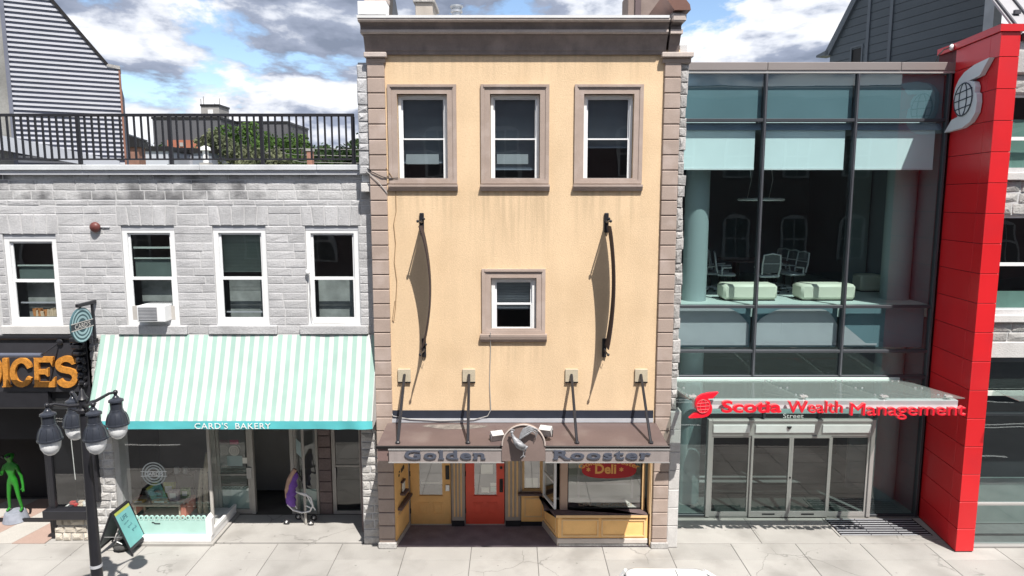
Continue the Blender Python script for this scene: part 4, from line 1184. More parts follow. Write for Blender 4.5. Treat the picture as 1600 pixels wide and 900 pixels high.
def build_bell():
    X, Z = P(148, 355, YL - .06)
    t = thing('alarm_bell', 'round dark red alarm bell on the stone wall between the first two windows', 'alarm bell', (X, YL - .06, Z))
    m = pmat('red_brown_enamel', (.13, .04, .035), .45, .1, 5)
    mb = MB(); mb.lathe([(.105, 0), (.11, .015), (.10, .05), (.06, .085), (.001, .095)], (0, 0, 0), 18)
    mb.xform(Matrix.Translation((X, YL - .03, Z)) @ Matrix.Rotation(math.radians(90), 4, 'X')); mb.build('gong', m, t, 40)
    mb = MB(); mb.box(X - .05, X + .05, YL - .029, YL + .0, Z - .05, Z + .05); mb.build('back_box', M['hinge'], t)
    mb = MB(); mb.tube([(X + .05, YL - .02, Z), (X + .28, YL - .018, Z - .005)], .012, 6); mb.build('conduit', M['flash'], t)
build_bell()
def build_meter():
    X, Z = P(482, 425, YL)
    t = thing('wall_sensor', 'small white sensor with dangling cord beside the rightmost stone wall window', 'sensor', (X, YL, Z))
    mb = MB(); mb.ball((X, YL - .05, Z), (.05, .045, .06), 10, 7); mb.build('housing', M['white'], t, 60)
    pts = [(X_(a, c, YL - .03), YL - .03, Z_(c, YL - .03)) for a, c in ((483, 430), (485, 450), (484.5, 470), (487, 495), (490, 505), (540, 506))]
    mb = MB(); mb.tube(pts, .007, 5); mb.build('cord', M['cable_grey'], t, 60)
build_meter()

def build_awning():
    Y = YL
    t = thing('bakery_awning', 'mint and white striped fabric awning of the bakery with a turquoise valance', 'awning', (-6, Y, 3))
    xa, xb = X_(151, 590, 0), X_(587, 590, 0)
    Yf = -.45
    zt, zf, zv = Z_(523, Y - .02), Z_(658, Yf), Z_(670.5, Yf)
    # striped cloth: printed stripes across x
    m, N, L = new_mat('striped_canvas')
    out = N.new('ShaderNodeOutputMaterial'); bs = N.new('ShaderNodeBsdfPrincipled'); bs.inputs['Roughness'].default_value = .85; bs.inputs['Specular IOR Level'].default_value = .1
    geo = N.new('ShaderNodeNewGeometry'); sx = N.new('ShaderNodeSeparateXYZ'); L.new(geo.outputs['Position'], sx.inputs[0])
    per = (xb - xa) / 29.6
    a = N.new('ShaderNodeMath'); a.operation = 'MULTIPLY_ADD'; a.inputs[1].default_value = 1 / per; a.inputs[2].default_value = -xa / per + 100; L.new(sx.outputs[0], a.inputs[0])
    fr = N.new('ShaderNodeMath'); fr.operation = 'FRACT'; L.new(a.outputs[0], fr.inputs[0])
    gt = N.new('ShaderNodeMath'); gt.operation = 'GREATER_THAN'; gt.inputs[1].default_value = .50; L.new(fr.outputs[0], gt.inputs[0])
    nz = N.new('ShaderNodeTexNoise'); nz.inputs['Scale'].default_value = 2.5; L.new(geo.outputs['Position'], nz.inputs['Vector'])
    mx = N.new('ShaderNodeMix'); mx.data_type = 'RGBA'; L.new(gt.outputs[0], mx.inputs[0])
    mx.inputs[6].default_value = (.31, .445, .40, 1); mx.inputs[7].default_value = (.54, .55, .54, 1)
    mr = N.new('ShaderNodeMapRange'); mr.inputs[3].default_value = .80; mr.inputs[4].default_value = 1.10; L.new(nz.outputs[0], mr.inputs[0])
    vm = N.new('ShaderNodeVectorMath'); vm.operation = 'SCALE'; L.new(mx.outputs[2], vm.inputs[0]); L.new(mr.outputs[0], vm.inputs['Scale'])
    L.new(vm.outputs[0], bs.inputs['Base Color']); L.new(bs.outputs[0], out.inputs[0])
    teal = pmat('turquoise_valance', (.09, .44, .47), .8, .10, 1.5)
    n, k = 90, 12
    mb = MB(); vs = []
    for i in range(n + 1):
        for j in range(k + 1):
            s, w = i / n, j / k
            x = xa + (xb - xa) * s
            sag = .03 * math.sin(pi * w) * (.6 + .4 * mnoise.noise((x * .8, w * 2, 0))) + .007 * mnoise.noise((x * 2.6, w * 2.2, 5)) + .012 * math.exp(-((s * 3) % 1 - .5) ** 2 * 60) * (s % 1)
            vs.append((x, (Y - .03) + (Yf - Y + .03) * w + sag, zt + (zf - zt) * w - sag * .4))
    for i in range(n):
        for j in range(k):
            a_ = i * (k + 1) + j; mb.f.append((a_, a_ + 1, a_ + k + 2, a_ + k + 1)); mb.m.append(0)
    mb.v = vs; mb.build('canvas', m, t, 60)
    vs = []; mb = MB()
    for side in (0, 1):
        for i in range(n + 1):
            x = xa + (xb - xa) * i / n
            for j in range(4):
                w = j / 3; fold = .014 * w * mnoise.noise((x * 1.9, w, 3.0)) + (.03 * w if x > xb - .7 else 0) * math.sin((x - xb) * 9)
                vs.append((x, Yf + fold - .004 + side * .006, zf + (zv - zf) * w + .012 * w * mnoise.noise((x * 1.3, 7, 0))))
    K = (n + 1) * 4
    for i in range(n):
        for j in range(3):
            a_ = i * 4 + j; mb.f.append((a_, a_ + 1, a_ + 5, a_ + 4)); mb.f.append((K + a_, K + a_ + 4, K + a_ + 5, K + a_ + 1)); mb.m += [0, 0]
    mb.v = vs; va = mb.build('valance', teal, t, 60)
    for x in (xa + .003, xb - .003):
        mb = MB(); mb.prism([(Y - .03, zt), (Yf, zf), (Yf, zv), (Y - .03, zf - .05)], x - .003, x + .003, 'x'); mb.build('side_cloth', m, t)
    mb = MB(); mb.tube([(xa, Yf + .02, zf - .01), (xb, Yf + .02, zf - .01)], .018, 6); mb.build('front_bar', M['silver'], t)
    for x in (xa + .03, (xa + xb) / 2, xb - .03):
        mb = MB(); mb.tube([(x, Yf + .02, zf - .02), (x, Y - .02, zf - .25)], .014, 6); mb.build('arm', M['silver'], t)
    yy = Yf - .024
    vs, fs = fit_text("CARD'S  BAKERY", X_(304, 665, yy), X_(423, 665, yy), Z_(670, yy), Z_(660.5, yy), yy, .003, spacing=1.1)
    for v_, f_ in letter_groups(vs, fs): MB().add(v_, f_).build('letter', M['white'], va)
build_awning()

# round bakery emblem, used on the hanging sign and on the glass
def emblem(parent, c, r, mats, frame=None, y0=0.0, th=.02, word="CARD'S", squash=1.0, zoom=1.0, mesh_axis=None, bar=True):
    """disc, rings and banner with the name; frame(u, w, d) -> point"""
    ring_m, word_m, bar_m = mats
    def ringmb(ra, rb, d0, d1, a0=0, a1=2 * pi, n=40):
        mb = MB(); full = abs(a1 - a0 - 2 * pi) < 1e-6
        m = n if full else n + 1
        for i in range(m):
            a = a0 + (a1 - a0) * i / n
            for rr, dd in ((ra, d0), (rb, d0), (rb, d1), (ra, d1)): mb.v.append(frame(rr * math.cos(a), rr * math.sin(a), dd))
        for i in range(n):
            j = (i + 1) % m
            for q in range(4): mb.f.append((i * 4 + q, i * 4 + (q + 1) % 4, j * 4 + (q + 1) % 4, j * 4 + q)); mb.m.append(0)
        return mb
    out = []
    for ra, rb in ((r * .9, r * 1.0), (r * .66, r * .78), (r * .42, r * .56)):
        out.append(ringmb(ra, rb, .004, .006).build('ring', ring_m, parent))
    if bar:
        for v in (1, -1):
            mb = MB(); vs = [(-r * 1.08, v * r * .23), (r * 1.08, v * r * .23), (r * 1.08, v * r * .18), (-r * 1.08, v * r * .18)]
            mb.face([frame(u, w, .009) for u, w in vs]); mb.build('banner_line', word_m, parent)
        if bar_m:
            mb = MB(); mb.face([frame(u, w, .0075) for u, w in ((-r * 1.08, -r * .2), (r * 1.08, -r * .2), (r * 1.08, r * .2), (-r * 1.08, r * .2))]); mb.build('banner_bar', bar_m, parent)
        vs, fs = text_geo(word, .01, .0)
        a, b = min(v[0] for v in vs), max(v[0] for v in vs)
        k = 1.5 * r / (b - a)
        MB().add([frame((v[0] - a) * k - .75 * r, (v[1] - .36) * k * .9, .0105) for v in vs], fs).build('lettering', word_m, parent)
    return out

def build_hanging_sign():
    X, Z = P(126, 508, YL - .5)
    t = thing('hanging_sign', 'round teal and white bakery sign hanging from a black wall bracket', 'sign', (X, YL - .4, Z))
    teal = pmat('sign_teal', (.05, .11, .13), .5, .05, 4); dark = pmat('sign_dark', (.03, .04, .05), .5); pale = pmat('sign_pale_blue', (.34, .50, .53), .5)
    hx = X_(150, 483, YL)                    # the disc hangs square to the wall, its face turned along the street
    cx, cy, cz = hx, YL - .50, Z_(508, YL - .5)
    def fr(u, w, d): return (cx + d, cy + u, cz + w)
    r = .36
    n = 40; mb = MB()
    f0 = [fr(r * 1.0 * math.cos(2 * pi * i / n), r * math.sin(2 * pi * i / n), .003) for i in range(n)]
    f1 = [fr(r * 1.0 * math.cos(2 * pi * i / n), r * math.sin(2 * pi * i / n), -.03) for i in range(n)]
    mb.add(f0 + f1, [tuple(range(n)), tuple(range(2 * n - 1, n - 1, -1))] + [(i, n + i, n + (i + 1) % n, (i + 1) % n) for i in range(n)])
    d = mb.build('disc', teal, t)
    emblem(d, None, r * .95, (pale, pmat('sign_cream', (.60, .58, .55), .5), dark), frame=lambda u, w, q: fr(u, w, q + .002))
    zb = cz + r + .02
    mb = MB(); mb.box(hx - .04, hx + .03, YL - .62, YL - .002, zb, zb + .07, .01); mb.build('bracket_bar', M['black'], t)
    mb = MB(); mb.box(hx - .03, hx + .02, YL - .14, YL - .09, cz - r, zb - .002, .01); mb.build('bracket_post', M['black'], t)
    mb = MB(); mb.box(hx - .03, hx + .02, YL - .14, YL - .002, cz - r - .07, cz - r - .002, .01); mb.build('bracket_foot', M['black'], t)
    mb = MB(); mb.tube([(cx - .012, cy, cz + r * .98), (cx - .012, cy, zb)], .02, 6); mb.build('hanger', M['black'], t)
build_hanging_sign()

def build_spice_shop():
    """black shopfront on the far left"""
    Y = YL
    t = thing('black_shopfront', 'black painted shopfront with big orange letters above a dark open doorway', 'shopfront', (-10, Y, 0))
    xa, xb = -13.5, X_(146, 600, Y) - .005
    z0, z1 = Z_(637, Y), Z_(525, Y)
    brd = pmat('charcoal_board', (.030, .030, .036), .55, .1, 2, .05, 30)
    mb = MB(); mb.box(xa, xb, Y - .10, Y + .02, Z_(612, Y - .1), Z_(533, Y - .1)); mb.build('fascia_board', brd, t)
    mb = MB(); mb.prism([(Y + .02, z1 + .03), (Y - .16, z1 + .03), (Y - .16, z1 - .02), (Y - .12, z1 - .06), (Y - .12, Z_(533, Y - .1) + .004), (Y + .02, Z_(533, Y - .1) + .004)], xa, xb, 'x'); mb.build('cornice', M['black'], t)
    mb = MB(); mb.prism([(Y + .02, z0), (Y - .08, z0), (Y - .10, z0 + .04), (Y - .10, Z_(612, Y - .1) - .004), (Y + .02, Z_(612, Y - .1) - .004)], xa, X_(80, 620, Y), 'x'); mb.build('lintel', M['black'], t)
    # letters: slab serif, cut out of thick board
    orange = pmat('orange_letter', (.47, .195, .028), .7, .22, 14, .25, 60, .2, 50)
    Yl = Y - .101
    k = 180 / 1157.
    def L2(cx, cy): return P(cx * k, 500 + cy * k, Yl - .05)
    def letter(polys):
        mb = MB()
        for pl in polys: mb.prism([L2(*p) for p in pl], Yl - .06, Yl, 'y')
        mb.build('letter', orange, t)
    def ribbon(pts, w):
        n = len(pts); A = []; B = []
        for i, p in enumerate(pts):
            q0, q1 = pts[max(i - 1, 0)], pts[min(i + 1, n - 1)]
            dx, dy = q1[0] - q0[0], q1[1] - q0[1]; l = math.hypot(dx, dy) or 1
            ww = w[i] if isinstance(w, list) else w
            A.append((p[0] - dy / l * ww / 2, p[1] + dx / l * ww / 2)); B.append((p[0] + dy / l * ww / 2, p[1] - dx / l * ww / 2))
        return A + B[::-1]
    def arc(cx, cy, rx, ry, a0, a1, n=18): return [(cx + rx * math.cos(math.radians(a0 + (a1 - a0) * i / n)), cy + ry * math.sin(math.radians(a0 + (a1 - a0) * i / n))) for i in range(n + 1)]
    letter([ribbon(arc(-95, 525, 92, 128, 0, 360, 30), 50)])                                               # O, mostly outside the frame
    letter([[(24, 385), (76, 385), (88, 655), (108, 668), (108, 674), (24, 674), (24, 668), (36, 655)]])   # I
    letter([ribbon(arc(215, 528, 88, 122, -22, -338, 26), [44] + [52] * 25 + [44])])                         # C
    letter([[(330, 370), (535, 370), (535, 468), (525, 468), (505, 425), (390, 425), (390, 497), (455, 497), (478, 480), (486, 480), (486, 567), (478, 567), (455, 545), (390, 545), (390, 622), (515, 622), (545, 575), (556, 575), (552, 674), (338, 674), (350, 655), (342, 390)]])   # E
    s = arc(665, 450, 82, 60, -8, -180, 12) + arc(665, 450, 82, 55, 180, 100, 6) + arc(672, 572, 82, 62, -80, 0, 6) + arc(672, 572, 84, 80, 0, 160, 12)
    letter([ribbon(s, [46] + [58] * (len(s) - 2) + [46])])                                                   # S
    # sign lamp over the letters
    lt = MB(); lt.tube([(X_(-5, 556, Y - .6), Y - .55, Z_(556, Y - .6)), (X_(63, 556, Y - .6), Y - .55, Z_(556, Y - .6))], .05, 10); lamp = lt.build('sign_lamp', pmat('blue_grey_tube', (.12, .13, .17), .35, .05, 4, metal=.3), t, 50)
    a = MB(); a.tube([(X_(63, 555, Y - .6), Y - .55, Z_(555, Y - .6)), (X_(93, 535, Y - .1), Y - .11, Z_(535, Y - .1))], .015, 6); a.build('lamp_arm', M['black'], lamp)
    a = MB(); a.ball((X_(94, 534, Y - .12), Y - .14, Z_(534, Y - .12)), (.07, .03, .07), 8, 6); a.build('lamp_boss', M['black'], lamp)
    # carved console / pilaster at the right end
    cx0, cx1 = X_(121, 570, Y - .1), xb
    car = M['black']
    mb = MB(); mb.box(cx0, cx1, Y - .12, Y - .003, 0.95, z1 + .02, .01); p = mb.build('pilaster', car, t)
    cxm = (cx0 + cx1) / 2; w = (cx1 - cx0) / 2
    for yy, hh, dd in ((530, .05, .22), (541, .05, .18), (552, .035, .15)):
        q = MB(); q.box(cxm - w * .9, cxm + w * .95, Y - .12 - dd, Y - .121, Z_(yy, Y - .2) - hh, Z_(yy, Y - .2) + hh, .02); q.build('console_moulding', car, p)
    q = MB()
    for i, yy in enumerate((562, 574, 586, 597)):
        q.ball((cxm, Y - .17, Z_(yy, Y - .2)), (w * (.75 - .06 * i), .11 - .012 * i, .075), 10, 7)
        q.ball((cxm - w * .5, Y - .15, Z_(yy + 5, Y - .2)), (w * .3, .08, .06), 8, 6); q.ball((cxm + w * .5, Y - .15, Z_(yy + 5, Y - .2)), (w * .3, .08, .06), 8, 6)
    q.build('carved_leaf', car, p, 60)
    q = MB()
    for s_ in (-1, 1):
        q.tube([(cxm + s_ * w * .4 + .09 * math.cos(a_ / 4) * (1 - a_ / 26) * s_, Y - .24, Z_(538, Y - .2) + .10 * math.sin(a_ / 4) * (1 - a_ / 26)) for a_ in range(22)], .025, 6)
    q.build('scroll', car, p, 60)
    # doorway recess on the left, display window, sill, stone base
    dx1 = X_(72, 720, Y)
    wx0, wx1 = X_(79, 720, Y), X_(131, 720, Y)
    zs = Z_(800, Y)
    mb = MB(); mb.box(X_(72, 700, Y), wx0 + .03, Y - .03, Y + .06, .30, z0, .008); mb.build('window_post', M['black'], t)
    mb = MB(); mb.box(wx1 - .02, X_(137, 700, Y), Y - .03, Y + .06, .30, z0 + .25, .008); mb.build('window_post', M['black'], t)
    mb = MB(); frontface(mb, wx0 + .03, wx1 - .02, zs, z0 + .2, Y + .02); mb.build('shop_window', M['glass_shop'], t)
    mb = MB(); mb.box(wx0 - .18, X_(137, 800, Y - .1), Y - .16, Y + .10, Z_(811, Y - .1), Z_(797, Y - .1), .012); mb.build('window_ledge', M['black'], t)
    courses(t, 'base_stone', pmat('warm_rubble', (.46, .42, .36), .95, .14, 5, .12, 30, .6, 30, rand=.15), wx0 - .05, X_(143, 820, Y), .0, Z_(811.5, Y - .1) - .01, Y - .02, .1, [], (.13, .2), (.15, .34), .016, random.Random(9), ch=.02, jit=.01, bulge=.014)
    mb = MB(); mb.box(wx0 - .04, X_(143, 820, Y), Y + .005, Y + .2, 0, Z_(811, Y - .1) - .02); mb.build('base_core', M['mortar'], t)
    mb = MB(); mb.box(wx0 + .05, wx1, Y + .06, Y + .55, zs - .1, zs + .01); ds = mb.build('display_deck', M['white'], t)
    rr = random.Random(3)
    cl = [(.45, .05, .05), (.7, .7, .7), (.2, .1, .1), (.05, .05, .06), (.6, .5, .4)]
    cm = [pmat('packet_colour', c, .5, .3, 20) for c in cl]
    for i in range(16):
        x = rr.uniform(wx0 + .12, wx1 - .10); y = rr.uniform(Y + .1, Y + .45)
        mb = MB(); mb.box(x - .05, x + .05, y - .04, y + .04, zs + .012, zs + .04 + rr.random() * .07, .005); mb.build('packet', cm[i % 5], ds)
    mb = MB(); mb.tube([(wx1 - .33, Y + .12, z0 - .1), (wx1 - .30, Y + .12, zs + .7)], .008, 5); mb.build('hanging_rod', M['white'], t)
    # room behind
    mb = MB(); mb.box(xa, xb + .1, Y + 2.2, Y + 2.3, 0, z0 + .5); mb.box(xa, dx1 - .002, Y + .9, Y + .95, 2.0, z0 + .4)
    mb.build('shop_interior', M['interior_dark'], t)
    mb = MB(); bars(mb, xa + 1.0, dx1 - .1, .02, z0 - .05, Y + .85, Y + .9, .07); mb.build('door_frame', M['black'], t)
    mb = MB(); mb.box(dx1 - .08, dx1 - .0, Y + .061, Y + .9, .0, z0, .004); mb.build('reveal', M['black'], t)
    return t
build_spice_shop()
# ------------------------------------------------------------------ bakery ground floor
def build_bakery():
    Y = YL
    t = thing('bakery_shopfront', 'bakery shopfront in the shade of the striped awning with display window and open door', 'shopfront', (-6, .8, 0))
    Yd = 1.55
    alu = pmat('aged_aluminium', (.42, .40, .37), .5, .07, 3, .04, 30)
    mint = pmat('mint_panel', (.37, .56, .51), .6, .06, 3)
    zh = Z_(660, -.1) + .25
    # display bay: white plinth, mint scalloped box, window
    bx0, bx1 = X_(178, 830, .05), X_(330, 830, .05)
    Yb = .06
    mb = MB(); mb.box(bx0, bx1 + .03, Yb - .02, Yd, .0, .06, .008); mb.build('plinth_step', M['concrete'], t)
    mb = MB(); mb.box(bx0, bx1 - .04, Yb + .04, Yd - .05, .062, .20, .01); mb.build('plinth', M['white'], t)
    zt = .52
    mb = MB(); mb.box(bx0 + .02, bx1 - .16, Yb + .12, Yb + .16, .202, zt); mp = mb.build('mint_box', mint, t)
    n = 17; sc = MB(); w = (bx1 - .16 - bx0 - .02) / n
    for i in range(n):
        cx = bx0 + .02 + w * (i + .5)
        ptsA = [(cx - w * .46, zt + .003), (cx + w * .46, zt + .003)] + [(cx + w * .46 * math.cos(pi * k / 8), zt + .055 + w * .46 * math.sin(pi * k / 8)) for k in range(9)]
        # scallop with a round hole: ring of quads
        ring = []
        outp = [(cx + w * .48 * math.cos(2 * pi * k / 12), zt + .06 + w * .48 * math.sin(2 * pi * k / 12)) for k in range(12)]
        inp = [(cx + w * .20 * math.cos(2 * pi * k / 12), zt + .06 + w * .20 * math.sin(2 * pi * k / 12)) for k in range(12)]
        q = MB()
        for k in range(12):
            j = (k + 1) % 12
            q.face([(outp[k][0], Yb + .12, outp[k][1]), (outp[j][0], Yb + .12, outp[j][1]), (inp[j][0], Yb + .12, inp[j][1]), (inp[k][0], Yb + .12, inp[k][1])])
            q.face([(outp[k][0], Yb + .15, outp[k][1]), (inp[k][0], Yb + .15, inp[k][1]), (inp[j][0], Yb + .15, inp[j][1]), (outp[j][0], Yb + .15, outp[j][1])])
            q.face([(outp[k][0], Yb + .12, outp[k][1]), (outp[k][0], Yb + .15, outp[k][1]), (outp[j][0], Yb + .15, outp[j][1]), (outp[j][0], Yb + .12, outp[j][1])])
        q.build('scallop', mint, mp)
    mb = MB(); mb.prism([(bx1 - .155, .202), (bx1 - .02, .202), (bx1 - .02, zt + .06), (bx1 - .085, zt + .16), (bx1 - .155, zt + .06)], Yb + .08, Yb + .2, 'y'); mb.build('end_post', M['white'], t)
    mb = MB(); mb.box(bx1 - .10, bx1 - .03, Yb + .21, Yd - .06, .202, .30, .006); mb.build('side_rail', M['white'], t)
    # squiggle mark on the box
    mb = MB(); mb.tube([(X_(233, 821, Yb), Yb + .118, Z_(820, Yb)), (X_(236, 820, Yb), Yb + .118, Z_(820.5, Yb)), (X_(238, 822, Yb), Yb + .118, Z_(822, Yb)), (X_(246, 822, Yb), Yb + .118, Z_(822, Yb))], .012, 5); mb.build('printed_mark', M['black'], mp)
    # window behind
    Yw = .50
    wx0, wx1 = X_(178, 740, Yw), X_(330, 740, Yw)
    mb = MB(); mb.box(wx0 - .03, wx0 + .05, Yw - .03, Yw + .06, .2, zh, .006); mb.box(wx0 + .051, wx1, Yw, Yw + .05, .205, .30, .006); mb.box(wx0 + .051, wx1, Yw, Yw + .05, zh - .08, zh, .006)
    fr = mb.build('window_frame', alu, t)
    g = MB(); frontface(g, wx0 + .05, wx1 - .03, .30, zh - .08, Yw + .025); gl = g.build('display_window', M['glass_shop'], t)
    g = MB(); g.face([(wx1 - .03, Yw + .025, .30), (wx1 - .03, Yd, .30), (wx1 - .03, Yd, zh), (wx1 - .03, Yw + .025, zh)]); g.build('side_window', M['glass_shop'], t)
    mb = MB(); mb.box(wx1 - .06, wx1, Yw - .01, Yw + .05, .30, zh - .08, .006); mb.build('corner_post', alu, t)
    cx, cz = X_(239.5, 741, Yw), Z_(741, Yw)
    decal = MB()
    emb = M['white']
    em = MB(); em.face([(cx - .01, Yw + .0245, cz - .01), (cx + .01, Yw + .0245, cz - .01), (cx + .01, Yw + .0245, cz + .01)]); e0 = em.build('emblem', emb, t)
    emblem(e0, None, .27, (pmat('frosted_print', (.42, .45, .45), .6), M['white'], None), frame=lambda u, w_, d: (cx + u, Yw + .0245 - d * .3, cz + w_))
    # shelf of goods (things of their own are added below); dark room, floor
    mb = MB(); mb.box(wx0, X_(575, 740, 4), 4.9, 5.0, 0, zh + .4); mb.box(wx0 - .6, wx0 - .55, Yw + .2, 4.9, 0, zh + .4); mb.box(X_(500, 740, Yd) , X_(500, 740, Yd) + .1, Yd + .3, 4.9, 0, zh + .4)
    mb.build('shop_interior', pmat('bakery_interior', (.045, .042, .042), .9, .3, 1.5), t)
    mb = MB(); mb.box(wx0 - .5, XL0 - .25, Yd - .06, 4.9, -.02, .03); mb.build('shop_floor', pmat('shop_floor', (.12, .11, .10), .8, .2, 2), t)
    mb = MB(); mb.box(wx0 - .6, XL0 - .25, YL + .23, 4.9, zh + .02, zh + .1); mb.build('shop_ceiling', M['interior_dark'], t)
    mb = MB(); mb.box(X_(330, 740, Yd) + .0, X_(500, 740, Yd), 3.4, 3.45, .4, 2.2); mb.build('back_counter', pmat('counter_brown', (.03, .02, .016), .6, .2, 3), t)
    # forecourt of the recess
    mb = MB(); mb.box(bx1 + .04, px_r - .02, .17, Yd - .07, -.02, .03, .01); fc = mb.build('recess_floor', M['concrete'], t)
    # posts and door 1 (closed leaf, left)
    def post(pa, pb, nm='door_post'):
        mb = MB(); mb.box(X_(pa, 740, Yd), X_(pb, 740, Yd), Yd - .05, Yd + .07, .03, zh, .008); mb.build(nm, alu, t)
    post(328, 340); post(392, 398)
    xa, xb = X_(340.5, 740, Yd), X_(391.5, 740, Yd)
    mb = MB(); bars(mb, xa, xb, .035, zh, Yd - .02, Yd + .03, .06, .10); mb.box(xa + .06, xb - .06, Yd - .015, Yd + .025, Z_(742.5, Yd), Z_(740.5, Yd)); d1 = mb.build('side_light', alu, t)
    g = MB(); frontface(g, xa + .06, xb - .06, .135, zh - .06, Yd + .004); g.build('pane', M['glass_shop'], d1)
    g = MB(); g.box(xa + .07, xb - .07, Yd + .03, Yd + .05, .14, .62); pn = g.build('mint_panel', pmat('grey_mint', (.36, .48, .46), .7, .05, 3), d1)
    for i in range(7):
        q = MB(); cx_ = xa + .07 + (xb - xa - .14) * (i + .5) / 7; rr = (xb - xa - .14) / 14
        for k in range(12):
            a_, b_ = 2 * pi * k / 12, 2 * pi * (k + 1) / 12
            q.face([(cx_ + rr * math.cos(a_), Yd + .03, .66 + rr * math.sin(a_)), (cx_ + rr * .45 * math.cos(a_), Yd + .03, .66 + rr * .45 * math.sin(a_)), (cx_ + rr * .45 * math.cos(b_), Yd + .03, .66 + rr * .45 * math.sin(b_)), (cx_ + rr * math.cos(b_), Yd + .03, .66 + rr * math.sin(b_))])
        q.build('scallop', bpy.data.materials['grey_mint'], pn)
    h = MB(); h.box(xb - .07, xb + .06, Yd - .075, Yd - .052, Z_(746, Yd), Z_(729, Yd), .006); h.build('push_bar', M['silver'], d1)
    for (pa, pb, za, zb, mt) in ((355, 379, 728, 712, 'notice_blue'), (379, 393, 724, 715, 'paper')):
        h = MB(); h.box(X_(pa, 720, Yd), X_(pb, 720, Yd) - .004, Yd - .004, Yd - .001, Z_(za, Yd), Z_(zb, Yd)); h.build('notice', pmat('notice_blue', (.36, .45, .45), .8) if mt != 'paper' else M['paper'], d1)
    h = MB(); h.box(X_(358, 690, Yd), X_(372, 690, Yd), Yd + .02, Yd + .03, Z_(695, Yd), Z_(688, Yd)); h.build('notice', pmat('magenta_card', (.32, .03, .10), .7), d1)
    cx2, cz2 = X_(366, 704, Yd), Z_(704, Yd)
    em = MB(); em.box(cx2 - .02, cx2 + .02, Yd - .006, Yd - .003, cz2 - .02, cz2 + .02); e1 = em.build('emblem', M['paper'], d1)
    for ra, rb in ((.10, .12), (.055, .075)):
        q = MB()
        for k in range(24):
            a_, b_ = 2 * pi * k / 24, 2 * pi * (k + 1) / 24
            q.face([(cx2 + rb * math.cos(a_), Yd - .005, cz2 + rb * math.sin(a_)), (cx2 + ra * math.cos(a_), Yd - .005, cz2 + ra * math.sin(a_)), (cx2 + ra * math.cos(b_), Yd - .005, cz2 + ra * math.sin(b_)), (cx2 + rb * math.cos(b_), Yd - .005, cz2 + rb * math.sin(b_))])
        q.build('emblem_ring', M['paper'], d1)
    # right frame and the leaf standing open
    post(455, 461); post(494.5, 498.5)
    xo = X_(461, 740, Yd)
    ang = math.radians(62)
    dx, dy = math.sin(math.radians(35)), -math.cos(math.radians(35))
    Lf = .66
    mb = MB(); bars(mb, 0, Lf, .05, zh - .12, -.02, .02, .07, .1); mb.box(.07, Lf - .07, -.018, .018, 1.0, 1.04)
    R = Matrix.Translation((xo + .02, Yd - .03, 0)) @ Matrix.Rotation(math.atan2(dy, dx), 4, 'Z')
    mb.xform(R); lf = mb.build('open_door', alu, t)
    g = MB(); g.face([tuple(R @ Vector(p)) for p in ((.07, 0, .15), (Lf - .07, 0, .15), (Lf - .07, 0, zh - .19), (.07, 0, zh - .19))]); g.build('pane', M['glass_shop'], lf)
    g = MB(); g.box(.15, .5, -.006, -.003, 1.6, 1.95); g.xform(R); g.build('notice', bpy.data.materials['notice_blue'], lf)
    # side light right of the open door
    xa, xb = X_(461.5, 740, Yd), X_(494, 740, Yd)
    g = MB(); frontface(g, xa, xb, .1, zh - .02, Yd + .02); g.build('side_pane', M['glass_shop'], t)
    g = MB(); g.box(xa + .02, xb - .02, Yd + .04, Yd + .06, .08, .62); g.build('mint_panel', bpy.data.materials['grey_mint'], t)
    mb = MB(); mb.box(xa, xb, Yd - .03, Yd + .05, .03, .10); mb.build('kick_bar', alu, t)
    # brown stone pier and the second door
    x0, x1 = X_(499, 740, Yd), X_(519, 740, Yd)
    mb = MB(); mb.box(x0 + .01, x1 - .01, Yd - .03, Yd + .3, .03, zh); mb.build('pier_core', M['sill_brown'], t)
    courses(t, 'pier_stone', M['stone_brown'], x0, x1, .03, zh, Yd - .06, .08, [], (.20, .34), (.2, .34), .012, random.Random(2), ch=.012, jit=.004, bulge=.005)
    xa, xb = X_(519.5, 740, Yd), X_(568, 740, Yd)
    mb = MB(); bars(mb, xa, xb, .03, zh, Yd - .03, Yd + .04, .085, .07); mb.box(xa + .085, xb - .085, Yd - .025, Yd + .03, Z_(729, Yd), Z_(726.5, Yd)); d2 = mb.build('second_door', alu, t)
    g = MB(); frontface(g, xa + .085, xb - .085, .10, zh - .085, Yd); g.build('pane', M['glass_door'], d2)
    h = MB(); h.box(xa + .06, xa + .10, Yd - .06, Yd - .032, Z_(747, Yd), Z_(729, Yd), .006); h.build('pull_handle', M['silver'], d2)
    h = MB(); h.box(xa + .13, xb - .12, Yd + .03, Yd + .05, Z_(744, Yd), Z_(734, Yd)); h.build('letter_plate', M['black_matte'], d2)
    mb = MB(); mb.box(xa - .1, xb + .1, Yd + .35, Yd + .4, 0, zh); mb.build('lobby_wall', pmat('lobby_grey', (.10, .095, .09), .9, .1, 2), t)
    # side wall of the recess, rubble
    mb = MB(); mb.box(px_r - .14, px_r + .05, .63, Yd + .4, 0, zh + .1); mb.build('recess_side_wall', M['stone_brown'], t)
    return t
px_r = X_(567, 760, .2)
BAK = build_bakery()

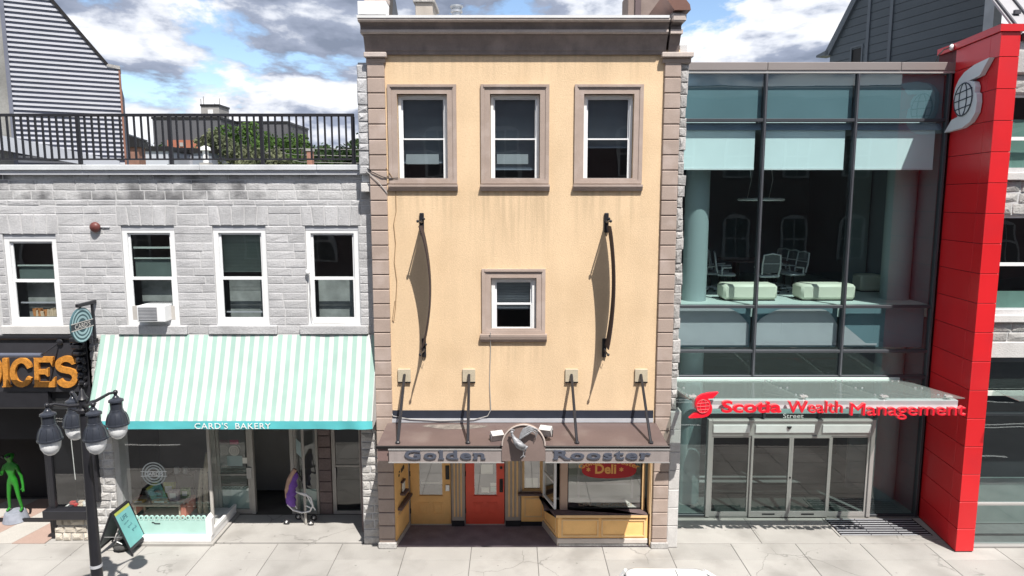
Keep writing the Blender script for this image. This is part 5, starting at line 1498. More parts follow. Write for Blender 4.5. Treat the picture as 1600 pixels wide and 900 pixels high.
def goods():
    """table of goods in the bakery window"""
    Yt = 1.05
    def at(px, py, Y=Yt): return P(px, py, Y)
    x0, z0 = at(211, 783); x1, _ = at(294, 783)
    t = thing('display_table', 'small display table with pale top and salmon cloth ends behind the bakery window', 'table', ((x0 + x1) / 2, Yt, .07))
    cloth = pmat('salmon_cloth', (.55, .20, .15), .85, .1, 5); wood = pmat('pale_wood', (.55, .45, .36), .6, .1, 6)
    mb = MB(); mb.box(x0, x1, Yt - .25, Yt + .25, z0 - .02, z0 + .03, .006); mb.build('table_top', wood, t)
    for s, x in ((-1, x0), (1, x1)):
        mb = MB(); mb.box(x - .06, x + .06, Yt - .27, Yt + .27, z0 - .30, z0 + .04, .02); mb.build('cloth_end', cloth, t)
        for yy in (-.2, .2):
            mb = MB(); mb.box(x - s * .1 - .02, x - s * .1 + .02, Yt + yy - .02, Yt + yy + .02, .065, z0 - .021); mb.build('leg', wood, t)
    zt = z0 + .032
    items = [(222, .14, .10, (.52, .34, .10), 'tray of yellow cookies at the left end of the bakery display table', 'tray', .05, -.1),
             (236, .10, .10, (.30, .30, .12), 'olive patterned bowl near the left end of the bakery display table', 'bowl', .10, .1),
             (255, .18, .14, (.60, .22, .07), 'flat orange box in the middle of the bakery display table', 'box', .06, -.1),
             (259, .13, .09, (.32, .36, .05), 'tall olive green book at the back of the bakery display table', 'book', .34, .16),
             (273, .12, .10, (.45, .36, .37), 'upright pinkish grey box at the right of the bakery display table', 'box', .26, -.02),
             (287, .10, .10, (.16, .26, .10), 'dark green package at the right end of the bakery display table', 'package', .24, .12),
             (229, .09, .09, (.42, .44, .44), 'pale grey cup at the back left of the bakery display table', 'cup', .16, .14),
             (243, .10, .08, (.50, .13, .06), 'red orange packet at the back of the bakery display table', 'packet', .14, .20)]
    for px, w, d, col, lab, cat, h, dy in items:
        x = at(px, 780)[0]
        o = thing('baked_goods_' + cat if False else cat, lab, cat, (x, Yt + dy, zt))
        m = pmat(cat + '_colour', col, .6, .3, 25, .2, 60)
        if cat in ('bowl', 'cup'):
            mb = MB(); mb.lathe([(w * .5, 0), (w * .8, h * .4), (w, h), (w * .92, h), (w * .7, h * .4), (.001, .02)], (x, Yt + dy, zt), 14); mb.build('body', m, o, 50)
            mb = MB(); mb.lathe([(w * .99, h + .001), (w * 1.03, h + .008), (w * .92, h + .012)], (x, Yt + dy, zt), 14); mb.build('rim', M['white'], o)
        else:
            mb = MB(); mb.box(x - w, x + w, Yt + dy - d * .6, Yt + dy + d * .4, zt, zt + h, .008)
            if cat == 'book': mb.xform(Matrix.Translation((x, Yt + dy, zt)) @ Matrix.Rotation(math.radians(-12), 4, 'X') @ Matrix.Translation((-x, -Yt - dy, -zt)))
            mb.build('body', m, o)
            mb = MB(); mb.box(x - w * .6, x + w * .6, Yt + dy - d * .6 - .004, Yt + dy - d * .6 - .001, zt + h * .3, zt + h * .75)
            if cat == 'book': mb.xform(Matrix.Translation((x, Yt + dy, zt)) @ Matrix.Rotation(math.radians(-12), 4, 'X') @ Matrix.Translation((-x, -Yt - dy, -zt)))
            mb.build('label', M['paper'], o)
    # two white mugs on a shelf behind
    xs, zs_ = at(283, 733, 1.9)
    sh = thing('wall_shelf', 'dark shelf deep inside the bakery window carrying two white mugs', 'shelf', (xs, 1.9, zs_ - .12))
    mb = MB(); mb.box(xs - .28, xs + .3, 1.78, 2.05, zs_ - .13, zs_ - .10, .004); mb.build('board', M['hinge'], sh)
    for s in (-.2, .22):
        mb = MB(); mb.tube([(xs + s, 2.04, zs_ - .13), (xs + s, 2.04, .03)], .015, 6); mb.build('upright', M['hinge'], sh)
    for i, dx in enumerate((-.11, .10)):
        mg = thing('mug', ['left one of the two white mugs on the dark shelf in the bakery window', 'right one of the two white mugs on the dark shelf in the bakery window'][i], 'mug', (xs + dx, 1.9, zs_ - .098), 'mugs on the shelf in the bakery window')
        mb = MB(); mb.lathe([(.055, 0), (.06, .01), (.062, .14), (.055, .14), (.05, .012), (.001, .012)], (xs + dx, 1.9, zs_ - .098), 14); mb.build('body', M['white'], mg, 50)
        mb = MB(); mb.tube([(xs + dx + .06, 1.9, zs_ - .07 + .05 * 0), (xs + dx + .10, 1.9, zs_ - .05), (xs + dx + .10, 1.9, zs_ - .01), (xs + dx + .06, 1.9, zs_ + .01)], .008, 5); mb.build('handle', M['white'], mg, 60)
    # dried goods in the right part of the window
    rr = random.Random(6)
    for i, (px, py, lab) in enumerate(((318, 720, 'beige rolled bundle leaning at the upper right of the bakery window'), (310, 745, 'pale rolled bundle leaning lower at the right of the bakery window'))):
        x, z = at(px, py, 1.2)
        o = thing('rolled_bundle', lab, 'bundle', (x, 1.2, .065))
        mb = MB(); mb.tube([(x - .02, 1.2, .065), (x, 1.25, z - .3), (x + .06, 1.3, z + .15)], [.06, .06, .05], 8); mb.build('roll', pmat('kraft', (.34, .29, .22), .85, .2, 12), o, 50)
        mb = MB(); mb.tube([(x - .065, 1.235, z - .31), (x + .065, 1.24, z - .30)], .012, 6); mb.build('band', M['hinge'], o)
goods()

def build_stroller():
    Yt = .98
    X, Z = P(468, 795, Yt)
    t = thing('folded_stroller', 'purple and tan fabric stroller with white tube frame against the open bakery door', 'stroller', (X, Yt, .03))
    pur = pmat('purple_fabric', (.16, .07, .34), .85, .2, 8, .1, 40); tan = pmat('tan_fabric', (.42, .27, .20), .85, .2, 8)
    def q(px, py, y=Yt): a, b = P(px, py, y); return (a, y, b)
    mb = MB(); mb.tube([q(462, 738), q(461, 744), q(458, 750), q(457, 757), q(455, 763), q(455, 770), q(453, 776), q(455, 783), q(457, 788), q(461, 791)], [.04, .085, .075, .12, .095, .13, .10, .12, .075, .03], 10)
    o = mb.build('fabric_seat', pur, t, 60)
    mb = MB(); mb.tube([q(461, 733, Yt - .02), q(452, 750, Yt - .05), q(448, 766, Yt - .06), q(447, 778, Yt - .06)], [.05, .06, .05, .02], 8); mb.build('tan_cover', tan, t, 60)
    w = M['white']
    mb = MB(); mb.tube([q(449, 788), q(458, 797), q(472, 801), q(484, 799), q(489, 790), q(486, 778), q(478, 772), q(466, 770)], .020, 7); mb.build('frame_loop', w, t, 60)
    mb = MB(); mb.tube([q(462, 768), q(470, 772), q(480, 775), q(487, 788), q(493, 797)], .016, 7); mb.build('frame_tube', w, t, 60)
    mb = MB(); mb.tube([q(458, 770), q(460, 788), q(464, 795)], .012, 7); mb.build('frame_tube', w, t, 60)
    mb = MB(); mb.tube([q(478, 790, Yt - .05), q(486, 794, Yt - .05)], .014, 6); mb.build('foot_rest', w, t)
    tire = M['black_matte']
    for px, py, dy in ((447, 796, .0), (485, 802, -.05), (490, 797, .2), (466, 800, .25)):
        c = Vector(q(px, py, Yt + dy)); c.z = .10
        wb = MB(); wb.tube([(c.x + .065 * math.cos(2 * pi * k / 16), c.y, c.z - .003 + .065 * math.sin(2 * pi * k / 16)) for k in range(16)], .012, 6, closed=True); wh = wb.build('wheel', tire, t, 60)
        hb = MB(); hb.tube([(c.x, c.y - .03, c.z), (c.x, c.y + .03, c.z)], .022, 8); hb.build('hub', w, wh)
    mb = MB(); mb.tube([q(463, 735), q(470, 745, Yt + .1), q(474, 765, Yt + .1), q(480, 780, Yt + .05)], .012, 6); mb.build('push_handle', M['hinge'], t, 60)
build_stroller()
# ------------------------------------------------------------------ glass fronted bank building on the right
YS = 1.45
def build_bank():
    Y = YS
    t = thing('glass_bank_building', 'two storey teal glass bank building with dark mullions and sliding aluminium doors', 'building', (6, 4, 0))
    x0 = XR1 + .12
    m1 = (X_(1197, 117, Y) + X_(1178, 545, Y)) / 2
    m2 = (X_(1342, 117, Y) + X_(1313, 545, Y)) / 2
    x3 = (X_(1483, 117, Y) + X_(1447, 600, Y)) / 2
    zt = Z_(115, Y)
    rows = [Z_(586, Y), Z_(548.5, Y), Z_(479, Y), Z_(188, Y), zt]
    xs = [x0, m1, m2, x3]
    mw = .034
    sp_mat = pmat('spandrel_backing', (.15, .225, .255), .8, .10, .6)
    # mullions
    for x in (m1, m2, x3):
        mb = MB(); mb.box(x - mw, x + mw, Y - .045, Y + .10, rows[0], zt, .008); mb.build('mullion', M['mullion'], t)
        mb = MB(); mb.box(x - .016, x + .016, Y - .06, Y - .0455, rows[0], zt); mb.build('mullion_cap', pmat('mullion_cap', (.10, .105, .12), .4, metal=.4) if 'mullion_cap' not in bpy.data.materials else bpy.data.materials['mullion_cap'], t)
    for i in range(3):
        a, b = xs[i] + (mw if i else 0) + .001, xs[i + 1] - mw - .001
        for z in rows[1:4]:
            mb = MB(); mb.box(a, b, Y - .04, Y + .08, z - .034, z + .034, .006); mb.build('transom', M['mullion'], t)
        zz = [rows[0]] + rows[1:]
        for j in range(4):
            c, d = zz[j] + (.043 if j else 0), zz[j + 1] - (.043 if j < 3 else 0)
            g = MB(); frontface(g, a, b, c, d, Y + .01); g.build('glass_pane', M['glass_teal'] if j != 0 else M['glass_teal'], t)
        # spandrel backing boards (top row, floor edge row)
        mb = MB(); mb.box(a, b, Y + .13, Y + .16, rows[3] + .05, zt - .01); mb.build('spandrel_board', sp_mat, t)
        mb = MB(); mb.box(a, b, Y + .20, Y + .24, rows[1] + .05, rows[2] - .05); mb.build('spandrel_board', sp_mat, t)
        # light caustics of the floor edge glass, put in as pale cut boards
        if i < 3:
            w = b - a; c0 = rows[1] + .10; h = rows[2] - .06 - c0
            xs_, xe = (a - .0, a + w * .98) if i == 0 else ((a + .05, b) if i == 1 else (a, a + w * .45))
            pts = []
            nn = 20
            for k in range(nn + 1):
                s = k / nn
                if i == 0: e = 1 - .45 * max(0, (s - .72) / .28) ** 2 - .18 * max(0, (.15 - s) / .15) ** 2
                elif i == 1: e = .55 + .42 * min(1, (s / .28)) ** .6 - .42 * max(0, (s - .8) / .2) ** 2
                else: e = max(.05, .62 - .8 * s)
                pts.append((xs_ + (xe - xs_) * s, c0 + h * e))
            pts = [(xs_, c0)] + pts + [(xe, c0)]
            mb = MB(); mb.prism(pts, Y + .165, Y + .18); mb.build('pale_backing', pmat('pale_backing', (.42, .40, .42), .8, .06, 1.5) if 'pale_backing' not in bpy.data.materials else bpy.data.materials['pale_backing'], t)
        # roller blinds
        mb = MB(); bz0, bz1 = Z_(263, Y + .15), Z_(204, Y + .15)
        mb.box(a + (.0 if i == 0 else .03), b - .10, Y + .150, Y + .155, bz0, bz1 + .20); bl = mb.build('roller_blind', pmat('blind_fabric', (.80, .86, .86), .8, .03, 1.5) if 'blind_fabric' not in bpy.data.materials else bpy.data.materials['blind_fabric'], t)
        mb = MB(); mb.box(a + (.0 if i == 0 else .03), b - .10, Y + .14, Y + .165, bz0 - .035, bz0 - .001); mb.build('blind_bar', M['white'], bl)
    mb = MB(); mb.box(x0, x3 - mw, Y + .10, Y + .13, rows[3] - .20, rows[3] - .045); mb.build('blind_pelmet', pmat('pelmet', (.22, .27, .36), .6), t)
    # roof edge
    x = x0
    for xe in (m1 + .0, m2 + .9, x3 + .1):
        mb = MB(); mb.box(x + .004, xe - .004, Y - .07, Y + .5, zt + .06, Z_(98, Y), .008); mb.build('roof_coping', M['coping_bronze'], t); x = xe
    mb = MB(); mb.box(x0, x3 + .1, Y - .05, Y + .4, zt, zt + .056); mb.build('coping_soffit', M['silver'], t)
    # floors, ceiling, back walls
    fl = pmat('pale_floor', (.50, .56, .52), .6, .05, 1); wallm = pmat('bank_wall', (.17, .185, .18), .9, .08, .6)
    zf2 = rows[2] + .02
    mb = MB(); mb.box(x0, x3 + .3, Y + .25, Y + 7, zf2 - .3, zf2); mb.build('upper_floor', fl, t)
    mb = MB(); mb.box(x0, x3 + .3, Y + .25, Y + 7, rows[3] - .04, rows[3] + .2); mb.box(x0, x3 + .3, Y + .25, Y + 7, zt - .05, zt + .2); mb.build('upper_ceiling', wallm, t)
    mb = MB(); mb.box(x0, x3 + .3, Y + 7, Y + 7.2, 0, zt); mb.box(x3 + .06, x3 + .3, Y + .11, Y + 6.99, 0, zt); mb.box(x0 - .1, x0 - .005, Y + .11, Y + 6.99, 0, zt); mb.build('back_wall', pmat('bank_back_wall', (.16, .20, .22), .9, .1, .6), t)
    mb = MB(); mb.box(X_(1350, 400, Y + 2), x3, Y + 3.0, Y + 3.1, zf2 + .002, rows[3] - .05); mb.build('partition', pmat('grey_partition', (.22, .27, .27), .9, .05, .6), t)
    mb = MB(); mb.box(x0, x3 + .3, Y - .02, Y + 7, -.02, .012); mb.build('lobby_floor', pmat('lobby_floor', (.22, .22, .21), .6, .1, 1), t)
    mb = MB(); mb.box(x0, x3, Y + 4, Y + 4.1, .013, zf2 - .31); mb.build('lobby_wall', pmat('lobby_wall', (.10, .10, .10), .9, .1, .6), t)
    # round columns inside
    colm = pmat('painted_column', (.31, .37, .37), .6, .04, 1)
    for pa, pb, py, Yc in ((1070, 1107, 468, Y + .9), (1385, 1427, 468, Y + 1.1)):
        xa, xb = X_(pa, py - 130, Yc), X_(pb, py - 130, Yc)
        r = (xb - xa) / 2
        for nm, z_0, z_1 in (('column', zf2 + .002, rows[3] - .05), ('column', .013, zf2 - .31)):
            mb = MB(); mb.lathe([(r, 0), (r, z_1 - z_0)], ((xa + xb) / 2, Yc, z_0), 24); mb.build(nm, colm, t, 50)
    # ground floor: sidelights, door set
    dx0, dx1 = X_(1107, 730, Y), X_(1359, 730, Y)
    dzt = Z_(655, Y)
    zg = rows[0]
    mb = MB(); mb.box(x0, x3 - mw - .002, Y - .03, Y + .08, zg - .09, zg - .002, .006); mb.build('transom', M['mullion'], t)
    a = x0
    for i, (p, q_) in enumerate(((x0, dx0 - .06), (dx1 + .06, x3 - mw - .002))):
        g = MB(); frontface(g, p, q_, .06, zg - .092, Y + .01); g.build('side_glass', M['glass_teal'], t)
        mb = MB(); mb.box(p, q_, Y - .03, Y + .06, .013, .058, .004); mb.build('sill_bar', M['mullion'], t)
    mb = MB(); mb.box(x3 - mw, x3 + mw, Y - .06, Y + .1, .013, zg - .002, .008); mb.build('mullion', M['mullion'], t)
    # transom lights over the doors
    n = 3
    for i in range(n):
        p = dx0 - .05 + (dx1 - dx0 + .1) * i / n; q_ = dx0 - .05 + (dx1 - dx0 + .1) * (i + 1) / n
        g = MB(); frontface(g, p + .03, q_ - .03, dzt + .04, zg - .13, Y + .02); g.build('transom_light', M['glass_teal'], t)
        mb = MB(); mb.box(q_ - .029, q_ + .029, Y - .03, Y + .06, dzt + .03, zg - .095, .005); mb.build('transom_post', M['mullion'], t)
    mb = MB(); mb.box(dx0 - .05, dx1 + .05, Y + .05, Y + .4, dzt + .12, dzt + .20); mb.build('door_gear_box', pmat('pale_box', (.6, .66, .64), .6), t)
    vs, fs = fit_text('Street', X_(1224, 648, Y), X_(1256, 648, Y), Z_(653.5, Y), Z_(646, Y), Y - .001 + .012, .002); MB().add(vs, fs).build('street_lettering', M['white'], t)
    # door frame
    al = M['silver']
    mb = MB(); mb.box(dx0 - .05, dx0 + .04, Y - .06, Y + .10, .013, dzt, .006); mb.box(dx1 - .04, dx1 + .05, Y - .06, Y + .10, .013, dzt, .006); mb.box(dx0 + .041, dx1 - .041, Y - .06, Y + .10, dzt - .06, dzt, .006)
    df = mb.build('door_frame', al, t)
    hz0, hz1 = Z_(680, Y), dzt - .065
    mb = MB(); mb.box(dx0 + .041, dx1 - .041, Y - .04, Y + .09, hz0, hz1); mb.build('door_header', pmat('header_grey', (.42, .41, .40), .45, .04, 2, metal=.3), df)
    W = (dx1 - dx0 - .08)
    hb = [dx0 + .06, dx0 + .04 + W * .235, dx0 + .04 + W * .27, dx0 + .04 + W * .64, dx0 + .04 + W * .69, dx1 - .06]
    for i in range(3):
        q_ = MB(); q_.box(hb[2 * i], hb[2 * i + 1], Y - .075, Y - .042, hz0 + .08, hz1 - .05, .008); q_.build('header_panel', M['white'], df)
    q_ = MB(); q_.lathe([(.055, 0), (.05, -.03), (.02, -.06)], ((dx0 + dx1) / 2 - .08, Y - .08, hz0 + .24), 12); q_.build('door_sensor', M['black'], df)
    wf = W / 4
    leaves = []
    for i in range(4):
        p = dx0 + .042 + wf * i; q_ = p + wf - .004
        yy = Y if i in (0, 3) else Y - .05
        mb = MB(); bars(mb, p, q_, .02, hz0 - .003, yy - .02, yy + .03, .048, .14 if i in (1, 2) else .10, .045)
        lf = mb.build('sliding_door' if i in (1, 2) else 'fixed_leaf', al, t)
        g = MB(); frontface(g, p + .048, q_ - .048, (.16 if i in (1, 2) else .12), hz0 - .048, yy + .005); g.build('door_pane', M['glass_door'], lf)
        if i in (1, 2):
            h = MB(); h.box((p + q_) / 2 - .15, (p + q_) / 2 + .15, yy - .026, yy - .021, .075, .11); h.build('notice_strip', M['black_matte'], lf)
    h = MB(); h.tube([(dx0 + .042 + 2 * wf, Y - .071, 1.0), (dx0 + .042 + 2 * wf, Y - .085, 1.0)], .022, 10); h.build('lock_cylinder', M['hinge'], df)
    # floor grille in front of the doors
    ga, gb = G(1290, 814), G(1448, 836)
    gx0, gx1 = G(1300, 824)[0], X_(1420, 812, Y)
    fr = MB(); bars(fr, 0, 1, 0, 1, 0, 1, .1)
    gy0, gy1 = G(1350, 838)[1], Y - .12
    mb = MB(); mb.box(gx0, gx1, gy0, gy1, -.01, .006); gr = mb.build('floor_grille', M['black_matte'], t)
    nb = 8
    for i in range(nb):
        yb = gy0 + .05 + (gy1 - gy0 - .1) * i / (nb - 1)
        for k in range(3):
            xa_, xb_ = gx0 + .03 + (gx1 - gx0 - .06) * k / 3 + .01, gx0 + .03 + (gx1 - gx0 - .06) * (k + 1) / 3 - .01
            q_ = MB(); q_.box(xa_, xb_, yb - .010, yb + .010, .007, .016); q_.build('grille_bar', M['flash'], gr)
    q_ = MB()
    q_.box(gx0 - .04, gx0, gy0 - .04, gy1, .001, .02); q_.box(gx0, gx1, gy0 - .04, gy0, .001, .02); q_.build('grille_edge', M['concrete'], gr)
    # forecourt
    pav = bpy.data.objects['pavement']
    x = XR1 + .2
    while x < x3 + .5:
        nx = min(x + 1.95, x3 + .6)
        mb = MB(); mb.box(x + .005, nx - .005, .17, Y - .08, -.1, -.0005, .006); mb.build('slab', M['concrete'], pav); x = nx
    return t, x0, m1, m2, x3, zf2, rows
BANK, BX0, BM1, BM2, BX3, BZF, BROWS = build_bank()

def s_globe(parent, fr, mats, names=('emblem_ribbon', 'emblem_globe', 'globe_line'), th=.08, grid=.012):
    """ribbon S round a globe; fr(u, w, d) maps the unit square to the sign's plane"""
    S = [(1, 1), (.66, .97), (.42, .905), (.29, .816), (.21, .70), (.187, .56), (.21, .40), (.274, .283), (.34, .22), (.177, .188), (0, 0), (.47, .026), (.66, .095),
         (.774, .223), (.797, .38), (.774, .51), (.72, .54), (.73, .62), (.69, .70), (.61, .735), (.54, .745), (.806, .777)]
    n = len(S)
    f = [fr(u, w, th) for u, w in S]; b = [fr(u, w, 0) for u, w in S]
    mb = MB(); mb.add(f + b, [tuple(range(n))[::-1], tuple(range(n, 2 * n))] + [(i, (i + 1) % n, n + (i + 1) % n, n + i) for i in range(n)])
    o = mb.build(names[0], mats[0], parent)
    c = (.458, .474); rx, rz = .226, .257
    mb = MB(); k = 28
    f = [fr(c[0] + rx * math.cos(2 * pi * i / k), c[1] + rz * math.sin(2 * pi * i / k), th * 1.12) for i in range(k)]
    b = [fr(c[0] + rx * math.cos(2 * pi * i / k), c[1] + rz * math.sin(2 * pi * i / k), th * .9) for i in range(k)]
    mb.add(f + b, [tuple(range(k))[::-1], tuple(range(k, 2 * k))] + [(i, (i + 1) % k, k + (i + 1) % k, k + i) for i in range(k)])
    g = mb.build(names[1], mats[1], parent)
    d = th * 1.16
    lines = []
    for e in (-.5, 0, .5):
        hw = math.sqrt(1 - e * e) * 1.04
        lines.append([(c[0] - rx * hw, c[1] + rz * e - .02), (c[0] + rx * hw, c[1] + rz * e + .02)])
    for s in (-1, 1): lines.append([(c[0] + s * rx * .42 * math.cos(pi * (i / 12 - .5)), c[1] + rz * math.sin(pi * (i / 12 - .5))) for i in range(13)])
    lines.append([(c[0] + rx * math.cos(2 * pi * i / k), c[1] + rz * math.sin(2 * pi * i / k)) for i in range(k + 1)])
    for ln in lines:
        q = MB(); q.tube([fr(u, w, d) for u, w in ln], grid, 5); q.build(names[2], mats[2], g, 60)

def build_pillar():
    t = thing('red_pillar', 'tall red panelled pillar with a white ribbon and globe emblem on its side', 'pillar', (9.5, .5, 0))
    red = pmat('red_panel', (.58, .016, .021), .32, .03, 1, rand=.07, spec=.5, stain=(.40, .02, .03), stain_scale=.8, stain_amt=.35)
    Y0 = -.22
    xL = BX3 + .075
    xF = None
    xF0 = xL
    xR = (X_(1575, 150, Y0) + X_(1548, 560, Y0) + X_(1538, 800, Y0)) / 3
    zt = Z_(37, Y0) - .01
    xL = (X_(1494, 862, Y0) + X_(1530, 450, Y0) + X_(1558, 110, Y0)) / 3
    xb = BX3 + .075
    # plan: left face runs from (xb, YS) to (xL, Y0)
    mb = MB(); mb.prism([(xb + .02, YS + .1), (xL + .012, Y0 + .02), (xR - .012, Y0 + .02), (xR - .012, YS + .6), (xb + .02, YS + .6)], 0, zt - .05, 'z'); mb.build('core', pmat('red_joint', (.10, .004, .008), .6), t)
    # heights of the panel joints on the front
    jy = [98, 126, 185, 247, 307, 365, 422, 478, 535, 590, 645, 700, 752, 808, 863] if False else None
    zs = [zt - .15]
    js = [89, 138, 187, 235, 284, 332, 378, 426, 471, 515, 571, 605, 648, 691, 735, 778, 820]
    ypix = [88.5, 137.5, 187, 235, 283.5, 330, 377, 424.5, 470, 515, 556, 603, 648, 691, 735, 778, 820, 866]
    zz = [Z_(y, Y0) for y in ypix]
    zz = [zt - .16] + zz[:]
    # even rows of about 0.66 m
    step = Z_(235, Y0) - Z_(283.5, Y0)
    rows = []; z = zt - .12
    first = Z_(88.5, Y0)
    rows = [zt - .14, first]
    while rows[-1] > .9: rows.append(rows[-1] - step)
    rows.append(.02)
    D = Vector((xL - xb, Y0 - YS - 0, 0)); L = D.length; D.normalize(); Nn = Vector((D.y, -D.x, 0))
    if Nn.x > 0: Nn = -Nn
    for a, b in zip(rows, rows[1:]):
        f = MB(); f.box(xL + .003, xR, Y0, Y0 + .025, b + .006, a - .006, .004); f.build('front_panel', red, t)
        f = MB(); f.box(xR - .02, xR + .003, Y0 + .026, YS + .6, b + .006, a - .006, .004); f.build('side_panel', red, t)
        for s0, s1 in ((.06, L * .80), (L * .80 + .006, L + .002)):
            q = MB(); q.box(s0, s1, -.02, .004, b + .006, a - .006, .003)
            for k in range(len(q.v)):
                p = q.v[k]; w = Vector((xb, YS, 0)) + D * p[0] - Nn * p[1] * -1; q.v[k] = (w.x, w.y, p[2])
            q.build('side_panel', red, t)
    cap = MB(); cap.prism([(xb - .03, YS + .6), (xb - .05, YS), (xL - .05, Y0 - .04), (xR + .04, Y0 - .04), (xR + .04, YS + .6)], zt - .135, zt, 'z'); cap.build('cap', red, t)
    # emblem on the left face
    wm = pmat('emblem_white', (.62, .63, .66), .4, .03, 3); dk = pmat('emblem_line', (.03, .04, .06), .5)
    def onface(px, py):
        # ray against the left face
        u, v = (px - 800) / FPX, (450 - py) / FPX
        d = Vector((u, CP + v * SP, v * CP - SP)); o = Vector((0, -DIST, HCAM)); p0 = Vector((xb, YS, 0)) + Nn * .02
        k = (p0 - o).dot(Nn) / d.dot(Nn); return o + d * k
    TL, TR, BL = onface(1482.5, 110), onface(1554, 90), onface(1482.5, 207.5)
    s0 = (onface(1482.5, 207) - Vector((xb, YS, 0))).dot(D); s1 = (onface(1554.5, 90) - Vector((xb, YS, 0))).dot(D)
    zb_ = onface(1482.5, 207.5).z; zt_ = onface(1554.5, 89.5).z
    s0 = max(s0, -.12)
    def fr(u, w, d):
        p = Vector((xb, YS, 0)) + D * (s0 + (s1 - s0) * u) + Nn * (.02 + d); return (p.x, p.y, zb_ + (zt_ - zb_) * w)
    s_globe(t, fr, (wm, wm, dk), th=.10, grid=.012)
    # small lamp arm at the roof edge
    return t, xL, xR, xb, Y0, zt
PIL, PXL, PXR, PXB, PY0, PZT = build_pillar()

def build_wall_lamp():
    X, Z = P(1487, 74, YS)
    t = thing('arm_lamp', 'small white lamp on curved dark arm above the bank roof edge', 'lamp', (X - .4, YS, Z_(98, YS)))
    xa, za = P(1462, 96, YS)
    mb = MB(); mb.tube([(xa, YS, za - .02), (xa + .05, YS, za + .13), (xa + .16, YS, za + .25), (X - .03, YS, Z)], .014, 6); mb.build('arm', M['hinge'], t, 60)
    mb = MB(); mb.ball((X, YS, Z), (.05, .05, .07), 10, 7); mb.build('lamp_head', M['white'], t, 60)
build_wall_lamp()

def build_bank_canopy():
    Yb, Yf = YS - .08, -.90
    zb, zf = Z_(592, YS), Z_(623, Yf)
    t = thing('glass_canopy', 'sloping glass entrance canopy carrying the red bank lettering', 'canopy', (6.5, .3, zb))
    xa, xb = BX0 + .02, X_(1403, 592, YS)
    xs = [xa + .12] + [X_(p, 592, YS) for p in (1192, 1300)] + [xb - .25]
    edges = [xa] + [X_(p, 592, YS) + .0 for p in (1192, 1300)] + [xb]
    def zz(y): return zb + (zf - zb) * (y - Yb) / (Yf - Yb)
    for a, b in zip(edges, edges[1:]):
        g = MB(); g.prism([(Yb, zb), (Yf, zf), (Yf, zf + .016), (Yb, zb + .016)], a + .008, b - .008, 'x'); g.build('glass_sheet', M['glass_canopy'], t)
    wm = pmat('pale_flashing', (.50, .60, .57), .5, .04, 3)
    mb = MB(); mb.box(xa, xb, Yb + .0, YS - .045, zb - .05, zb + .05, .006); mb.build('wall_rail', wm, t)
    for x in xs:
        mb = MB(); mb.prism([(Yb, zz(Yb) - .03), (Yf + .25, zz(Yf + .25) - .03), (Yf + .25, zz(Yf + .25) - .08), (Yb, zz(Yb) - .22)], x - .028, x + .028, 'x'); ar = mb.build('canopy_arm', M['silver'], t)
        for y in (Yb - .25, (Yb + Yf) / 2, Yf + .35):
            for s in (-.07, .07):
                h = MB(); h.tube([(x + s, y, zz(y) - .03), (x + s, y, zz(y) + .03)], .022, 8); h.build('glass_clamp', M['steel'], ar)
        mb = MB(); mb.tube([(x + .02, YS - .06, zb - .32), (x + .02, Yf + .3, zz(Yf + .3) - .08)], .012, 6); mb.build('tie_rod', M['silver'], t)
    # beam and letters
    Yl = Yf + .02
    bx0, bx1 = X_(1083, 640, Yl + .12), X_(1493, 640, Yl + .12)
    bz0, bz1 = Z_(638, Yl + .1), Z_(624.5, Yl + .1)
    mb = MB(); mb.box(bx0, bx1, Yl + .06, Yl + .22, bz0, bz1, .008); bm = mb.build('sign_beam', pmat('sign_beam', (.56, .57, .59), .45, .03, 2), t)
    for x in xs:
        h = MB(); h.box(x - .02, x + .02, Yl + .10, Yl + .16, bz1 + .001, zz(Yl + .13) + .04); h.box(x - .07, x + .07, Yl + .08, Yl + .18, zz(Yl + .13) + .018, zz(Yl + .13) + .036); h.build('beam_hanger', M['silver'], bm)
    red = pmat('letter_red', (.72, .012, .03), .35, .03, 3, spec=.5)
    side = pmat('letter_return', (.72, .10, .11), .4, .03, 3)
    def word(s, pa, pb, base, cap, bold, spacing=1.0):
        vs, fs = fit_text(s, X_(pa, base, Yl), X_(pb, base, Yl), Z_(base, Yl), Z_(cap, Yl), Yl, .075, bold=bold, spacing=spacing)
        for v, f in letter_groups(vs, fs):
            mb = MB()
            for q in f:
                pts = [Vector(v[k]) for k in q]
                mb.cur = 0 if max(abs(p.y - pts[0].y) for p in pts) < 1e-5 else 1
                mb.f.append(tuple(q)); mb.m.append(mb.cur)
            mb.v = list(v); mb.build('letter', [red, side], t)
    word('Scotia', 1126, 1218.5, 642.5, 624.5, .026)
    word('Wealth', 1229, 1314, 643.5, 624.5, .0)
    word('Management', 1326, 1505, 647.5, 627.5, .0)
    u0, u1 = X_(1076, 635, Yl), X_(1120, 635, Yl); w0, w1 = Z_(651.5, Yl), Z_(611.5, Yl)
    s_globe(t, lambda u, w, d: (u0 + (u1 - u0) * u, Yl - d, w0 + (w1 - w0) * w), (red, red, side), ('logo_ribbon', 'logo_globe', 'globe_line'), .09, .007)
build_bank_canopy()

